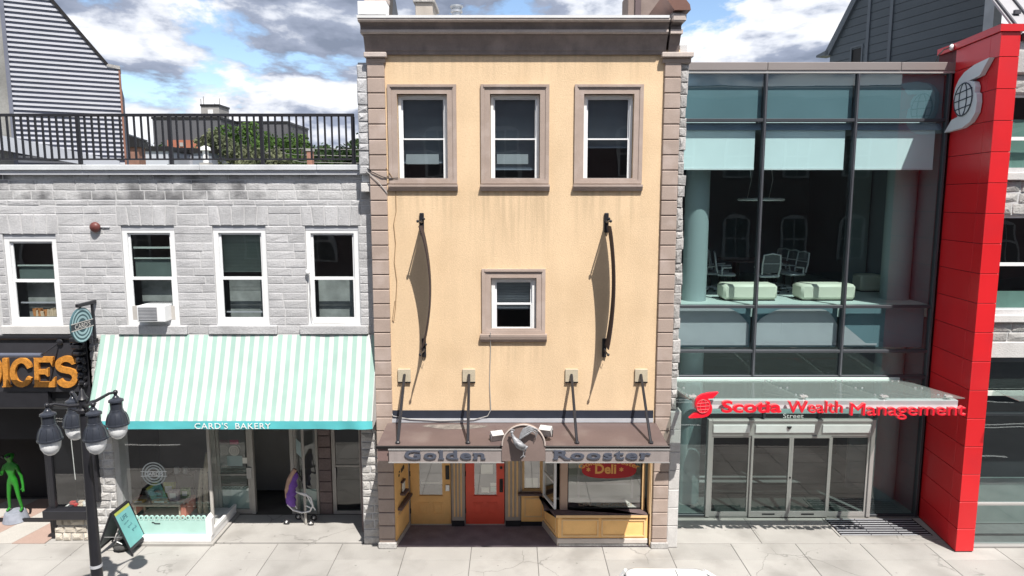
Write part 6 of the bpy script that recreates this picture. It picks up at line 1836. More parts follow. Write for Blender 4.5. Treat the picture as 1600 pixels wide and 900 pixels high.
# furniture seen through the glass
def build_interior_things():
    up = pmat('bench_vinyl', (.70, .68, .55), .55, .03, 3)
    for pa, pb, lab in ((1130, 1214, 'left pale green upholstered bench behind the upper bank glass'), (1251, 1336, 'right pale green upholstered bench behind the upper bank glass')):
        Yb = YS + .75
        xa, xb = X_(pa, 460, Yb), X_(pb, 460, Yb)
        t = thing('bench', lab, 'bench', ((xa + xb) / 2, Yb, BZF), 'benches behind the upper bank glass')
        h = .40
        mb = MB(); mb.box(xa, xb, Yb - .05, Yb + .55, BZF + .03, BZF + h, .06); mb.build('seat', up, t, 40)
        mb = MB(); mb.box(xa + .04, xb - .04, Yb, Yb + .5, BZF + .002, BZF + .029); mb.build('base', M['hinge'], t)
    # dark bench at the partition
    Yb = YS + 2.3
    xa, xb = X_(1345, 450, Yb), X_(1385, 450, Yb)
    t = thing('bench', 'olive bench in shade beside the right column behind the bank glass', 'bench', ((xa + xb) / 2, Yb, BZF), 'benches behind the upper bank glass')
    mb = MB(); mb.box(xa, xb, Yb, Yb + .5, BZF + .03, BZF + .45, .05); mb.build('seat', up, t, 40)
    mb = MB(); mb.box(xa + .04, xb - .04, Yb + .05, Yb + .45, BZF + .002, BZF + .029); mb.build('base', M['hinge'], t)
    # meeting chairs
    gr = pmat('chair_frame', (.55, .57, .58), .4, .03, 4, metal=.2); mesh = pmat('chair_mesh', (.10, .11, .12), .8, .1, 20)
    def chair():
        t = thing('office_chair', 'mesh office chair', 'chair', (0, 0, 0), 'office chairs around the meeting table behind the bank glass')
        mb = MB(); mb.box(-.24, .24, -.23, .23, .44, .50, .03); mb.build('seat', gr, t, 40)
        mb = MB(); mb.tube([(-.21, .22, .52), (-.23, .27, .75), (-.21, .31, 1.02), (0, .32, 1.06), (.21, .31, 1.02), (.23, .27, .75), (.21, .22, .52)], .022, 7); bf = mb.build('back_frame', gr, t, 60)
        mb = MB(); mb.add([(-.2, .225, .56), (.2, .225, .56), (.22, .27, .75), (-.22, .27, .75), (.2, .315, 1.03), (-.2, .315, 1.03)], [(0, 1, 2, 3), (3, 2, 4, 5)]); mb.build('back_mesh', mesh, bf)
        mb = MB(); mb.tube([(-.2, .27, .8), (.2, .27, .8)], .012, 6); mb.build('lumbar_bar', gr, bf)
        for s in (-1, 1):
            mb = MB(); mb.tube([(s * .25, .12, .47), (s * .29, .10, .66), (s * .29, -.12, .68)], .022, 6); mb.build('armrest', gr, t, 60)
        mb = MB(); mb.tube([(0, 0, .10), (0, 0, .44)], .03, 8); mb.build('gas_lift', M['hinge'], t)
        for k in range(5):
            a = 2 * pi * k / 5 + .3
            mb = MB(); mb.tube([(0, 0, .11), (.29 * math.cos(a), .29 * math.sin(a), .065)], [.028, .018], 6); lg = mb.build('base_leg', gr, t)
            w = MB(); w.ball((.29 * math.cos(a), .29 * math.sin(a), .032), .030, 8, 6); w.build('castor', M['hinge'], lg)
        return t
    proto = chair()
    spots = [(1110, 440, 2.6, 80, 'mesh office chair nearest the left column behind the bank glass'), (1125, 436, 2.9, 70, 'second mesh office chair to the right of the left column'),
             (1135, 440, 2.3, 75, 'mesh office chair just left of the first bank mullion'), (1199, 436, 2.0, 180, 'mesh office chair seen from behind, just right of the first bank mullion'),
             (1213, 430, 3.4, -60, 'far mesh office chair between the mullion chair and the right group'), (1226, 433, 2.9, -70, 'middle mesh office chair of the right hand row at the table'),
             (1239, 437, 2.4, -75, 'nearest mesh office chair of the right hand row at the table')]
    for i, (px, py, dy, rot, lab) in enumerate(spots):
        Yc = YS + dy
        o = proto if i == 0 else copy_tree(proto)
        o.location = (X_(px, 420, Yc), Yc, BZF); o.rotation_euler = (0, 0, math.radians(rot)); o['label'] = lab
    Yt = YS + 3.6
    xa, xb = X_(1135, 420, Yt), X_(1225, 420, Yt)
    t = thing('meeting_table', 'dark meeting table among the office chairs behind the bank glass', 'table', ((xa + xb) / 2, Yt, BZF))
    mb = MB(); mb.box(xa, xb, Yt - .5, Yt + .8, BZF + .70, BZF + .74, .01); mb.build('table_top', M['sill_brown'], t)
    for x in (xa + .3, xb - .3):
        mb = MB(); mb.box(x - .05, x + .05, Yt - .05, Yt + .3, BZF + .002, BZF + .699); mb.build('leg', M['hinge'], t)
    # hanging lamp
    Yl = YS + 2.2
    X, Z = P(1189, 312, Yl)
    t = thing('pendant_lamp', 'flat pale pendant lamp hung on two cords in the bank meeting room', 'lamp', (X, Yl, Z))
    mb = MB(); mb.lathe([(.02, .05), (.55, .04), (.58, 0), (.55, -.03), (.02, -.03)], (X, Yl, Z), 24); mb.build('shade', M['white'], t, 40)
    for s in (-.35, .2):
        mb = MB(); mb.tube([(X + s, Yl, Z + .04), (X + s + .08, Yl, Z + .5), (X + s, Yl, Z + 1.0), (X + s, Yl, BROWS[3] - .05)], .008, 5); mb.build('cord', M['white'], t, 60)
    # lobby: white wall with notices and a fire extinguisher
    Yw = YS + 1.6
    xa = X_(1398, 740, Yw); xw = BX3 - .12
    t = thing('lobby_screen', 'white lobby wall with small notices behind the right side glass', 'wall', (xw, Yw, .015))
    mb = MB(); mb.box(xw - .75, xw, Yw, Yw + .08, .015, 2.9); mb.build('screen_panel', pmat('lobby_white', (.34, .36, .36), .7, .04, 1), t)
    for dx, z, w, h, mt in ((-.42, 2.25, .10, .14, 'black_matte'), (-.30, 2.22, .08, .20, 'paper'), (-.45, 1.98, .09, .07, 'paper'), (-.36, 1.7, .06, .07, 'red_door')):
        q = MB(); q.box(xw + dx - w, xw + dx + w, Yw - .006, Yw - .002, z - h / 1.3, z + h / 1.3); q.build('notice', M[mt], t)
    X, Z = X_(1413, 785, Yw - .15), .50
    t = thing('fire_extinguisher', 'red fire extinguisher standing behind the right side glass of the bank', 'extinguisher', (X, Yw - .15, .013))
    r = pmat('extinguisher_red', (.50, .02, .02), .35)
    mb = MB(); mb.lathe([(.08, 0), (.09, .02), (.09, .44), (.06, .52), (.025, .55)], (X, Yw - .15, .25), 14); mb.build('cylinder', r, t, 40)
    mb = MB(); mb.lathe([(.07, 0), (.06, .2), (.06, .236)], (X, Yw - .15, .013), 12); mb.build('stand', M['hinge'], t)
    mb = MB(); mb.box(X - .02, X + .07, Yw - .17, Yw - .13, .80, .86); mb.tube([(X + .05, Yw - .15, .83), (X + .12, Yw - .17, .75), (X + .11, Yw - .17, .5)], .012, 6); mb.build('valve', M['hinge'], t)
    mb = MB(); mb.lathe([(.0915, .2), (.0915, .36)], (X, Yw - .15, .25), 14); mb.build('label', M['paper'], t)
build_interior_things()

# ------------------------------------------------------------------ pale stone building at the far right
def build_right():
    Y = -.02
    t = thing('pale_stone_building', 'pale rough stone building at the far right with white framed windows over a glass shopfront', 'building', (12, 3, 0))
    x0, x1 = PXR - .02, 14.5
    w1 = (X_(1577, 205, Y), x0 + 2.0, Z_(262, Y), Z_(146, Y)); w2 = (X_(1563, 410, Y), X_(1563, 410, Y) + 1.2, Z_(484, Y), Z_(336, Y))
    a = (w1[0] + w2[0]) / 2
    w1 = (a, a + 1.25, w1[2], w1[3]); w2 = (a, a + 1.25, w2[2], w2[3])
    zs0, zs1 = Z_(558, Y), Z_(534, Y)
    z1 = Z_(118, Y)
    mb = MB(); wall_sheet(mb, x0, x1, zs1, z1, Y + .012, .3, [w1, w2]); mb.build('wall', M['mortar'], t)
    xe = X_(1606, 300, Y) + 1.9
    sills = [(w[0] - .12, w[1] + .12, w[2] - .26, w[2]) for w in (w1, w2)]
    st = pmat('tan_grey_stone', (.33, .325, .315), .95, .14, 4, .14, 28, .8, 26, rand=.13)
    courses(t, 'stone', st, x0, xe, zs1 + .005, z1, Y, .03, [w1, w2] + sills, (.20, .28), (.25, .55), .012, random.Random(14), ch=.022, jit=.012, bulge=.02)
    for i, w in enumerate((w1, w2)):
        mb = MB(); mb.box(w[0] - .10, w[1] + .1, Y - .10, Y + .15, w[2] - .25, w[2] - .10, .012); mb.build('window_sill', M['stone_pale'], t)
        mb = MB(); bars(mb, w[0] + .003, w[1] - .003, w[2] - .098, w[3] - .003, Y + .08, Y + .16, .06, .07); f = mb.build('window', M['vinyl'], t)
        mid = w[2] + (w[3] - w[2]) * (.48 if i else .40)
        mb = MB(); mb.box(w[0] + .064, w[1] - .064, Y + .09, Y + .14, mid - .035, mid + .035); mb.build('sash', M['vinyl'], f)
        for c, d in ((w[2] - .02, mid - .036), (mid + .036, w[3] - .064)):
            g = MB(); frontface(g, w[0] + .064, w[1] - .064, c, d, Y + .12); g.build('pane', M['glass'], f)
        g = MB(); g.box(w[0] + .05, w[1] - .05, Y + .3, Y + .32, w[2], w[2] + .35 if i else mid + .4); g.build('blind', pmat('sea_green_blind', (.16, .28, .24), .8), f)
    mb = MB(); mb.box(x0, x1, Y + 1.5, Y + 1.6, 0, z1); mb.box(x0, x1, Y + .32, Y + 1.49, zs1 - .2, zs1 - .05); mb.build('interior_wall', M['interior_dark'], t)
    # pale band over the shop
    x = x0
    while x < x1:
        nx = min(x + 1.15, x1)
        mb = MB(); mb.box(x + .004, nx - .004, Y - .06, Y + .2, zs0, zs1, .01); mb.build('band_stone', M['stone_pale'], t); x = nx
    # glass shopfront
    zz = [.05, .98, Z_(648, Y), zs0 - .08]
    xm = x0
    for i in range(3):
        g = MB(); frontface(g, x0 + .05, x1 - .3, zz[i] + .03, zz[i + 1] - .03, Y + .06); g.build('shop_pane', M['glass_teal'], t)
        mb = MB(); mb.box(x0 + .05, x1 - .3, Y + .02, Y + .10, zz[i + 1] - .029, zz[i + 1] + .029, .004); mb.build('transom', M['mullion'] if i != 0 else M['silver'], t)
    mb = MB(); mb.box(x0 + .05, x1 - .3, Y - .02, Y + .15, .013, .05); mb.build('shop_sill', M['silver'], t)
    mb = MB(); mb.box(x0, x1, Y + .0, Y + .25, zs0 - .08, zs0 - .003); mb.build('shop_head', M['mullion'], t)
    mb = MB(); mb.box(x0, x1, Y + 1.1, Y + 1.2, .013, 1.1); mb.build('counter', pmat('pale_counter', (.30, .31, .29), .7, .1, 2), t)
    # its own glass canopy
    zb, zf = Z_(610, Y), Z_(634, -1.1)
    mb = MB(); mb.prism([(Y - .05, zb), (-.8, zf), (-.8, zf + .015), (Y - .05, zb + .015)], X_(1545, 610, Y) + .06, x1, 'x'); mb.build('canopy_glass', M['glass_canopy'], t)
    mb = MB(); mb.box(x0 + .06, x1, Y - .05, Y + .0, zb - .10, zb - .002); mb.build('canopy_rail', pmat('canopy_rail', (.55, .62, .58), .5), t)
    # eaves, gutter and seamed metal roof
    ze = Z_(52, Y - .1)
    mb = MB(); mb.prism([(Y + .05, z1), (Y - .10, z1 + .05), (Y - .16, ze - .36), (Y - .16, ze - .12), (Y + .05, ze - .12)], PXR + .02, x1, 'x'); mb.build('eaves', M['stone_pale'], t)
    mb = MB(); mb.tube([(PXR + .03, Y - .20, ze - .09), (x1, Y - .20, ze - .09)], .075, 8); mb.build('gutter', pmat('dark_gutter', (.10, .09, .10), .4, metal=.3), t, 50)
    rf = pmat('pale_roof_sheet', (.34, .335, .35), .45, .05, 2, metal=.3)
    zy0, zy1 = ze, ze + 3.6
    y0, y1 = Y - .12, Y + 3.4
    mb = MB(); xr0 = PXR + .01
    mb.add([(xr0, y0, zy0), (x1, y0, zy0), (x1, y1, zy1), (xr0, y1, zy1), (xr0, y0, zy0 - .06), (x1, y0, zy0 - .06), (x1, y1, zy1 - .06), (xr0, y1, zy1 - .06)], [(0, 1, 2, 3), (4, 7, 6, 5), (0, 4, 5, 1), (0, 3, 7, 4), (1, 5, 6, 2), (2, 6, 7, 3)]); ro = mb.build('roof', rf, t)
    x = xr0 + .05
    seam = pmat('dark_seam', (.06, .06, .07), .5)
    while x < x1 - .1:
        mb = MB(); mb.prism([(y0, zy0 + .002), (y1, zy1 + .002), (y1, zy1 + .055), (y0, zy0 + .055)], x - .018, x + .018, 'x'); mb.build('roof_seam', seam, ro)
        for k in (.12, .34):
            mb = MB(); yy = y0 + (y1 - y0) * k; zq = zy0 + (zy1 - zy0) * k; mb.box(x + .12, x + .24, yy - .03, yy + .03, zq + .03, zq + .11); mb.build('snow_guard', seam, ro)
        x += .36
    b2 = MB(); b2.box(x0, x1, Y + 3.2, Y + 3.4, 0, z1 - .3); b2.build('back_wall', M['mortar'], t)
    return t
build_right()

def build_gable():
    """grey clad gable behind the bank"""
    t = thing('grey_clad_building', 'dark grey plank clad gable building rising behind the bank roof', 'building', (11, 5, 0))
    cl = pmat('grey_cladding', (.075, .09, .105), .55, .05, 2, .04, 30, rand=.06); tr = pmat('grey_trim', (.11, .125, .145), .5, .04, 3)
    A = Vector((X_(1537, 60, 3.0), 3.0, 0)); D = Vector((-.32, 1.0, 0)).normalized()
    # length from the pixel where the wall ends on the left
    u = (1275 - 800) / FPX
    L = 0
    for k in range(2000):
        p = A + D * (k * .005)
        y = p.y + DIST
        if p.x / (y * CP + (3) * 0 + y * 0 + .0 + 0.0001) < u * 1.02: L = k * .005; break
    def zof(py, s):
        p = A + D * s; return Z_(py, p.y)
    e = zof(80, L)            # eaves height at the far end
    s1 = None
    # rake line: from (1275,80) to (1335,0)
    def s_at(px):
        best = 0; bd = 9e9
        for k in range(800):
            s = L * k / 800; p = A + D * s; X = X_(px, 60, p.y)
            if abs(X - p.x) < bd: bd = abs(X - p.x); best = s
        return best
    sa = s_at(1335); za = zof(0, sa)
    slope = (za - e) / (L - sa)
    Nn = Vector((D.y, -D.x, 0))
    if Nn.x > 0: Nn = -Nn
    def put(mb):
        for k in range(len(mb.v)):
            p = mb.v[k]; q = A + D * p[0] + Nn * p[1]; mb.v[k] = (q.x, q.y, p[2])
        return mb
    top = za + 3.5
    zlo = 6.0
    def smax(z): return L if z <= e else max(.05, L - (z - e) / slope)
    mb = MB(); mb.prism([(0, zlo), (L, zlo), (L, e), (smax(top), top), (0, top)], -.15, -.02, 'y'); put(mb).build('wall', M['hinge'], t)
    z = zlo + 1.6
    st = .225
    sw0, sw1 = s_at(1350), s_at(1331); wz0, wz1 = zof(98, s_at(1340)), zof(71, s_at(1340))
    while z < top - .1:
        b_ = z + st - .012
        e0, e1 = smax(z), smax(b_)
        spans = [(0.0, sw0, sw0), (sw1, e0, e1)] if (z + .1 > wz0 - .3 and z + .1 < wz1) else [(0.0, e0, e1)]
        for s0, q0, q1 in spans:
            if q0 - s0 < .05: continue
            mb = MB(); mb.prism([(s0, z), (q0, z), (max(q1, s0 + .02), b_), (s0, b_)], -.019, .012, 'y'); put(mb).build('plank', cl, t)
        z += st
    for px in (1357, 1392):
        s = s_at(px); mb = MB(); mb.box(s - .05, s + .05, .013, .05, zlo + 1.5, min(top, e + (L - s) * slope) - .05); put(mb).build('vertical_trim', tr, t)
    mb = MB(); d = .16
    mb.prism([(L + .12, e - .12), (L + .12, e + .02), (smax(top) + .02, top + .10), (smax(top) + .02, top - .10), (L - .02, e - .14)], -.2, .10, 'y'); put(mb).build('rake_board', tr, t)
    mb = MB(); mb.box(-.25, -.002, -.2, .06, zlo, top); put(mb).build('corner_board', pmat('pale_corner', (.42, .45, .48), .5), t)
    mb = MB(); mb.prism([(L, e - .1), (L + .5, e - .10), (L + .5, e - .04), (L, e + .05)], -.3, .1, 'y'); put(mb).build('eaves', tr, t)
    # rest of the body
    mb = MB(); mb.box(0, L, -6, -.16, zlo, e - .3); put(mb).build('body', cl, t)
    w = MB(); bars(w, sw0, sw1, wz0 - .2, wz1, .0, .03, .05); f = put(w).build('window', tr, t)
    w = MB(); w.box(sw0 + .05, sw1 - .05, -.012, -.005, wz0 - .15, wz1 - .05); put(w).build('pane', M['hinge'], f)
build_gable()
# ------------------------------------------------------------------ roof terrace railing
def build_railing():
    Y = YL + .12
    t = thing('roof_railing', 'black metal roof railing with thin balusters above the grey stone building', 'railing', (-8, Y, Z_(255, Y)))
    zt, zb = Z_(177.5, Y), Z_(247.5, Y)
    z0 = Z_(257.5, YL - .1) + .002
    xr = X_(552, 215, Y); sp = X_(552, 215, Y) - X_(541, 215, Y)
    xl = -13.2
    mb = MB(); mb.box(xl, xr + .03, Y - .03, Y + .03, zt - .06, zt, .008); mb.build('top_rail', M['black'], t)
    mb = MB(); mb.box(xl, xr, Y - .02, Y + .02, zb - .035, zb, .005); mb.build('bottom_rail', M['black'], t)
    me = None; x = xr; i = 0
    while x > xl:
        if i % 13 == 0:
            mb = MB(); mb.box(x - .035, x + .035, Y - .035, Y + .035, z0, zt - .061, .006); mb.box(x - .07, x + .07, Y - .06, Y + .06, z0 - .0, z0 + .02); mb.build('post', M['black'], t)
        else:
            if me is None:
                mb = MB(); mb.box(x - .017, x + .017, Y - .017, Y + .017, zb + .001, zt - .061); o = mb.build('baluster', M['black'], t); me = o.data; c0 = WLOC[o.name]
            else: place('baluster', me, (x, Y, c0.z), t)
        x -= sp; i += 1
build_railing()

# ------------------------------------------------------------------ slatted building behind the terrace
def build_slat_house():
    Y0 = 5.5
    t = thing('slatted_house', 'steep roofed house clad in white and dark horizontal slats behind the roof railing', 'house', (-13, 6, 0))
    def line(px, py, Y): return Vector((X_(px, py, Y), Y, 0))
    A = line(24, 200, Y0); D = Vector((.885, .465, 0)).normalized()
    Nn = Vector((D.y, -D.x, 0))
    def s_at(px):
        best = 0; bd = 9e9
        for k in range(1200):
            s = -2 + 8 * k / 1200; p = A + D * s; X = X_(px, 180, p.y)
            if abs(X - p.x) < bd: bd = abs(X - p.x); best = s
        return best
    L = s_at(190)
    def zof(py, s): return Z_(py, (A + D * s).y)
    def put(mb):
        for k in range(len(mb.v)):
            p = mb.v[k]; q = A + D * p[0] + Nn * p[1]; mb.v[k] = (q.x, q.y, p[2])
        return mb
    sk, zk = s_at(175), zof(101, s_at(175))
    ss, zs = s_at(97), zof(0, s_at(97))
    slope = (zs - zk) / (sk - ss)
    top = zs + 1.2
    def smax(z): return L if z < zk - .02 else max(.02, sk - (z - zk) / slope)
    zlo = 6.5
    dark = pmat('slat_gap', (.13, .14, .18), .7); wh = pmat('white_slat', (.46, .47, .51), .5, .05, 2)
    mb = MB(); mb.prism([(0, zlo), (L, zlo), (L, zk), (sk, zk + .02), (smax(top), top), (0, top)], -.3, -.012, 'y'); put(mb).build('wall', dark, t)
    z = zlo + 1.5; st = .132
    while z < top - .05:
        b_ = z + .060
        e0, e1 = smax(z), smax(b_)
        if min(e0, e1) > .1:
            mb = MB(); mb.prism([(0, z), (e0, z), (e1, b_), (0, b_)], -.011, .028, 'y'); put(mb).build('slat', wh, t)
        z += st
    mb = MB(); mb.prism([(sk, zk + .03), (sk - (top - zk) / slope, top + .05), (sk - (top - zk) / slope - .1, top + .02), (sk - .06, zk - .02)], -.8, .06, 'y'); put(mb).build('rake_board', M['hinge'], t)
    mb = MB(); mb.prism([(sk - .04, zk + .03), (L + .05, zk - .02), (L + .05, zk - .12), (sk - .04, zk - .06)], -.8, .05, 'y'); put(mb).build('eaves', M['stone_rough'], t)
    mb = MB(); mb.box(L + .002, L + .05, -.3, .03, zlo, zk - .13); put(mb).build('brick_edge', pmat('orange_brick', (.22, .11, .08), .9, .2, 8), t)
    # grey rendered wall at the left, dark corner
    g = pmat('mottled_render', (.23, .23, .22), .9, .22, 1.4, .1, 20)
    mb = MB(); mb.box(-4, -.10, -.3, -.03, zlo, top); put(mb).build('render_wall', g, t)
    mb = MB(); mb.box(-.099, -.002, -.3, .04, zlo, top); put(mb).build('corner_board', dark, t)
    # sloping ledge in front of the slats
    lz0, lz1 = zof(196, -1.0), zof(252, L * .9)
    mb = MB(); mb.prism([(-3, lz0 + .35), (L * .95, lz1), (L * .95, lz1 - .3), (-3, lz0 - .15)], .05, .30, 'y'); put(mb).build('sloping_ledge', pmat('grey_ledge', (.34, .36, .40), .6, .06, 2), t)
    mb = MB(); mb.box(0, L, -5, -.31, zlo, zk - .3); put(mb).build('body', dark, t)
build_slat_house()

# ------------------------------------------------------------------ far things over the terrace
def box_building(name, label, px0, px1, ytop, Y, depth, mat, cat='building', z0=0, windows=None, group=None, roofmat=None):
    x0, x1 = X_(px0, ytop, Y), X_(px1, ytop, Y); z1 = Z_(ytop, Y)
    t = thing(name, label, cat, ((x0 + x1) / 2, Y + depth / 2, z0), group)
    mb = MB(); mb.box(x0, x1, Y, Y + depth, z0, z1); mb.build('wall', mat, t)
    mb = MB(); mb.box(x0 - .15, x1 + .15, Y - .15, Y + depth + .15, z1 + .003, z1 + .4); mb.build('roof', roofmat or M['hinge'], t)
    if windows:
        nx, nz, m = windows
        for i in range(nx):
            for j in range(nz):
                cx = x0 + (x1 - x0) * (i + .5) / nx; cz = z1 - 1.6 - j * 3.1
                mb = MB(); mb.box(cx - .6, cx + .6, Y - .06, Y - .004, cz - .7, cz + .7); f = mb.build('window', m, t)
                mb = MB(); frontface(mb, cx - .5, cx + .5, cz - .6, cz + .6, Y - .065); mb.build('pane', M['glass_navy'], f)
    return t, x0, x1, z1
def far_things():
    drk = pmat('dark_cladding', (.085, .085, .095), .8, .1, .2); red = pmat('orange_cladding', (.33, .12, .075), .8, .1, .3)
    conc = pmat('far_concrete', (.30, .29, .28), .9, .1, .2)
    t, x0, x1, z1 = box_building('apartment_block', 'dark flat roofed block with an orange lower corner beyond the roof railing', 238, 345, 186, 118, 16, drk)
    za, zb = Z_(219, 118), Z_(250, 118)
    mb = MB(); mb.box(X_(263, 225, 118), X_(312, 225, 118), 117.6, 117.99, zb - 4, za); mb.build('orange_corner', red, t)
    mb = MB(); mb.box(X_(283, 225, 118), X_(288, 225, 118), 117.4, 117.59, Z_(229, 118), Z_(223, 118)); mb.build('window', conc, t)
    box_building('apartment_block', 'long low dark block behind the big tree beyond the roof railing', 345, 449, 192.5, 126, 14, drk)
    t, x0, x1, z1 = box_building('stair_tower', 'pale concrete tower with thin antennas rising behind the dark flat roofed block', 314, 342, 166, 130, 5, conc)
    mb = MB(); mb.box((x0 + x1) / 2 - .4, (x0 + x1) / 2 + .6, 129.8, 129.99, z1 - 1.6, z1 - .7); mb.build('window', M['white'], t)
    for px, top in ((312, 154), (316, 150), (341, 153), (334, 161)):
        mb = MB(); x = X_(px, top, 130); mb.tube([(x, 130.5, z1 - (4 if px < 314 or px > 342 else .0) + .4), (x, 130.5, Z_(top, 130))], .09, 5); mb.build('antenna', conc, t)
    shed = pmat('shed_sheet', (.40, .42, .46), .6, .1, .3); shed2 = pmat('shed_sheet_dark', (.20, .22, .26), .6, .1, .3)
    box_building('metal_shed', 'pale grey metal sided rooftop shed left of centre beyond the railing', 218, 262, 236, 46, 9, shed)
    box_building('metal_shed', 'darker grey shed with a small white roof unit beyond the railing', 300, 330, 239, 47, 9, shed2)
    box_building('metal_shed', 'mid grey metal sided rooftop shed between the two other sheds beyond the railing', 262, 300, 238, 50, 9, pmat('shed_sheet_mid', (.32, .33, .37), .6, .1, .3))
    box_building('metal_shed', 'low pale shed at the foot of the big tree beyond the railing', 331, 362, 241, 52, 9, shed)
    t, x0, x1, z1 = box_building('brick_house', 'orange brick gable end just right of the slatted house', 197, 216, 230, 30, .8, pmat('far_brick', (.22, .12, .09), .9, .2, 3))
    mb = MB(); mb.prism([(x0 - .2, z1 + .41), (x1 + .2, z1 + .41), (x1 + .2, z1 + .5), (x0 - .2, z1 + .9)], 30, 30.8, 'y'); mb.build('gable_roof', M['hinge'], t)
    brk = pmat('chimney_brick', (.30, .15, .11), .9, .2, 3)
    for px, yt, lab in ((483, 236, 'small brick chimney among the trees near the right end of the roof railing'),):
        x0, x1 = X_(px - 4, yt, 44), X_(px + 4, yt, 44); z1 = Z_(yt, 44)
        t = thing('brick_chimney', lab, 'chimney', ((x0 + x1) / 2, 44, 0))
        mb = MB(); mb.box(x0, x1, 44, 44.6, 0, z1); mb.build('stack', brk, t)
        mb = MB(); mb.box(x0 - .06, x1 + .06, 43.94, 44.66, z1 + .002, z1 + .2); mb.build('cap', conc, t)
    x, z = P(430, 228, 50)
    t = thing('utility_pole', 'pale utility pole carrying wires in front of the big tree', 'pole', (x, 50, 0))
    mb = MB(); mb.tube([(x, 50, 0), (x, 50, z)], .14, 6); mb.build('pole', conc, t)
    mb = MB(); mb.box(x - .9, x + .9, 49.9, 50.1, z - .7, z - .55); mb.build('crossarm', conc, t)
    for i, (ya, yb) in enumerate(((232, 226), (238, 236), (244, 247))):
        mb = MB(); mb.tube([(x, 49.95, z - .3 - .3 * i), (X_(470, yb, 48), 48, Z_(yb + 6, 48)), (X_(565, yb, 46), 46, Z_(yb + 8, 46))], .03, 4); mb.build('wire', conc, t)
    # small roof units on the terrace edge
    for px, lab in ((321, 'small white rounded vent on the shed roof beyond the railing'),):
        X, Z = P(px, 236, 46)
        t = thing('roof_vent', lab, 'vent', (X, 46, Z - 1))
        mb = MB(); mb.lathe([(.25, -1), (.25, 0), (.45, .05), (.42, .3), (.1, .45)], (X, 46, Z), 12); mb.build('cowl', M['white'], t, 50)
        mb = MB(); mb.box(X - .4, X + .4, 45.6, 46.4, Z - 1.2, Z - 1.002); mb.build('base', conc, t)
far_things()

bark = pmat('bark', (.10, .075, .055), .95, .2, 4)
def leaf_mat(name, c1, c2):
    m, N, L = new_mat(name)
    out = N.new('ShaderNodeOutputMaterial'); b = N.new('ShaderNodeBsdfPrincipled'); b.inputs['Roughness'].default_value = .7; b.inputs['Specular IOR Level'].default_value = .2
    geo = N.new('ShaderNodeNewGeometry'); nz = N.new('ShaderNodeTexNoise'); nz.inputs['Scale'].default_value = .55; nz.inputs['Detail'].default_value = 5
    L.new(geo.outputs['Position'], nz.inputs['Vector'])
    cr = N.new('ShaderNodeValToRGB'); cr.color_ramp.elements[0].position = .36; cr.color_ramp.elements[1].position = .64
    cr.color_ramp.elements[0].color = (*c1, 1); cr.color_ramp.elements[1].color = (*c2, 1)
    L.new(nz.outputs[0], cr.inputs[0]); L.new(cr.outputs[0], b.inputs['Base Color'])
    tl = N.new('ShaderNodeBsdfTranslucent'); L.new(cr.outputs[0], tl.inputs[0])
    mx = N.new('ShaderNodeMixShader'); mx.inputs[0].default_value = .25; L.new(b.outputs[0], mx.inputs[1]); L.new(tl.outputs[0], mx.inputs[2]); L.new(mx.outputs[0], out.inputs[0])
    return m
leafA = leaf_mat('leaf_green', (.035, .075, .015), (.085, .15, .035)); leafB = leaf_mat('leaf_grey_green', (.07, .09, .045), (.16, .17, .10)); leafC = leaf_mat('leaf_dark', (.022, .045, .016), (.05, .085, .028))
def build_tree(label, px, ytop, Y, rx, rz, mat, seed, n=2600):
    rng = random.Random(seed)
    x, zt = P(px, ytop, Y)
    t = thing('tree', label, 'tree', (x, Y, 0), 'trees beyond the roof railing')
    zc = zt - rz
    mb = MB(); mb.tube([(x, Y, 0), (x + .1, Y, zc * .5), (x, Y, zc - rz * .3), (x + .2, Y, zc + rz * .4)], [.4, .32, .22, .06], 8); tr = mb.build('trunk', bark, t, 60)
    clumps = []
    for i in range(30):
        a = rng.uniform(0, 2 * pi); e = math.asin(rng.uniform(-.75, 1)); r = rng.uniform(.45, .95)
        c = Vector((x + rx * r * math.cos(e) * math.cos(a), Y + rx * r * math.cos(e) * math.sin(a), zc + rz * r * math.sin(e)))
        clumps.append((c, rng.uniform(.22, .42) * rx))
        if i % 4 == 0:
            mb = MB(); mb.tube([(x + .05, Y, zc - rz * .5 + rng.uniform(0, rz * .6)), tuple((c + Vector((x, Y, zc))) / 2), tuple(c)], [.14, .08, .03], 5); mb.build('limb', bark, t)
    vs, fs = [], []
    for k in range(n):
        c, r = clumps[k % len(clumps)]
        d = Vector((rng.gauss(0, 1), rng.gauss(0, 1), rng.gauss(0, .8))).normalized() * r * rng.uniform(.45, 1.12)
        p = c + d; s = rng.uniform(.12, .30)
        u = Vector((rng.gauss(0, 1), rng.gauss(0, 1), rng.gauss(0, 1))).normalized(); w = u.orthogonal().normalized(); w.rotate(Matrix.Rotation(rng.uniform(0, 6.28), 3, u)); q = u.cross(w)
        i = len(vs); vs += [tuple(p - w * s), tuple(p + q * s * .6), tuple(p + w * s), tuple(p - q * s * .6)]; fs.append((i, i + 1, i + 2, i + 3))
    mb = MB(); mb.add(vs, fs); mb.build('crown', mat, t)
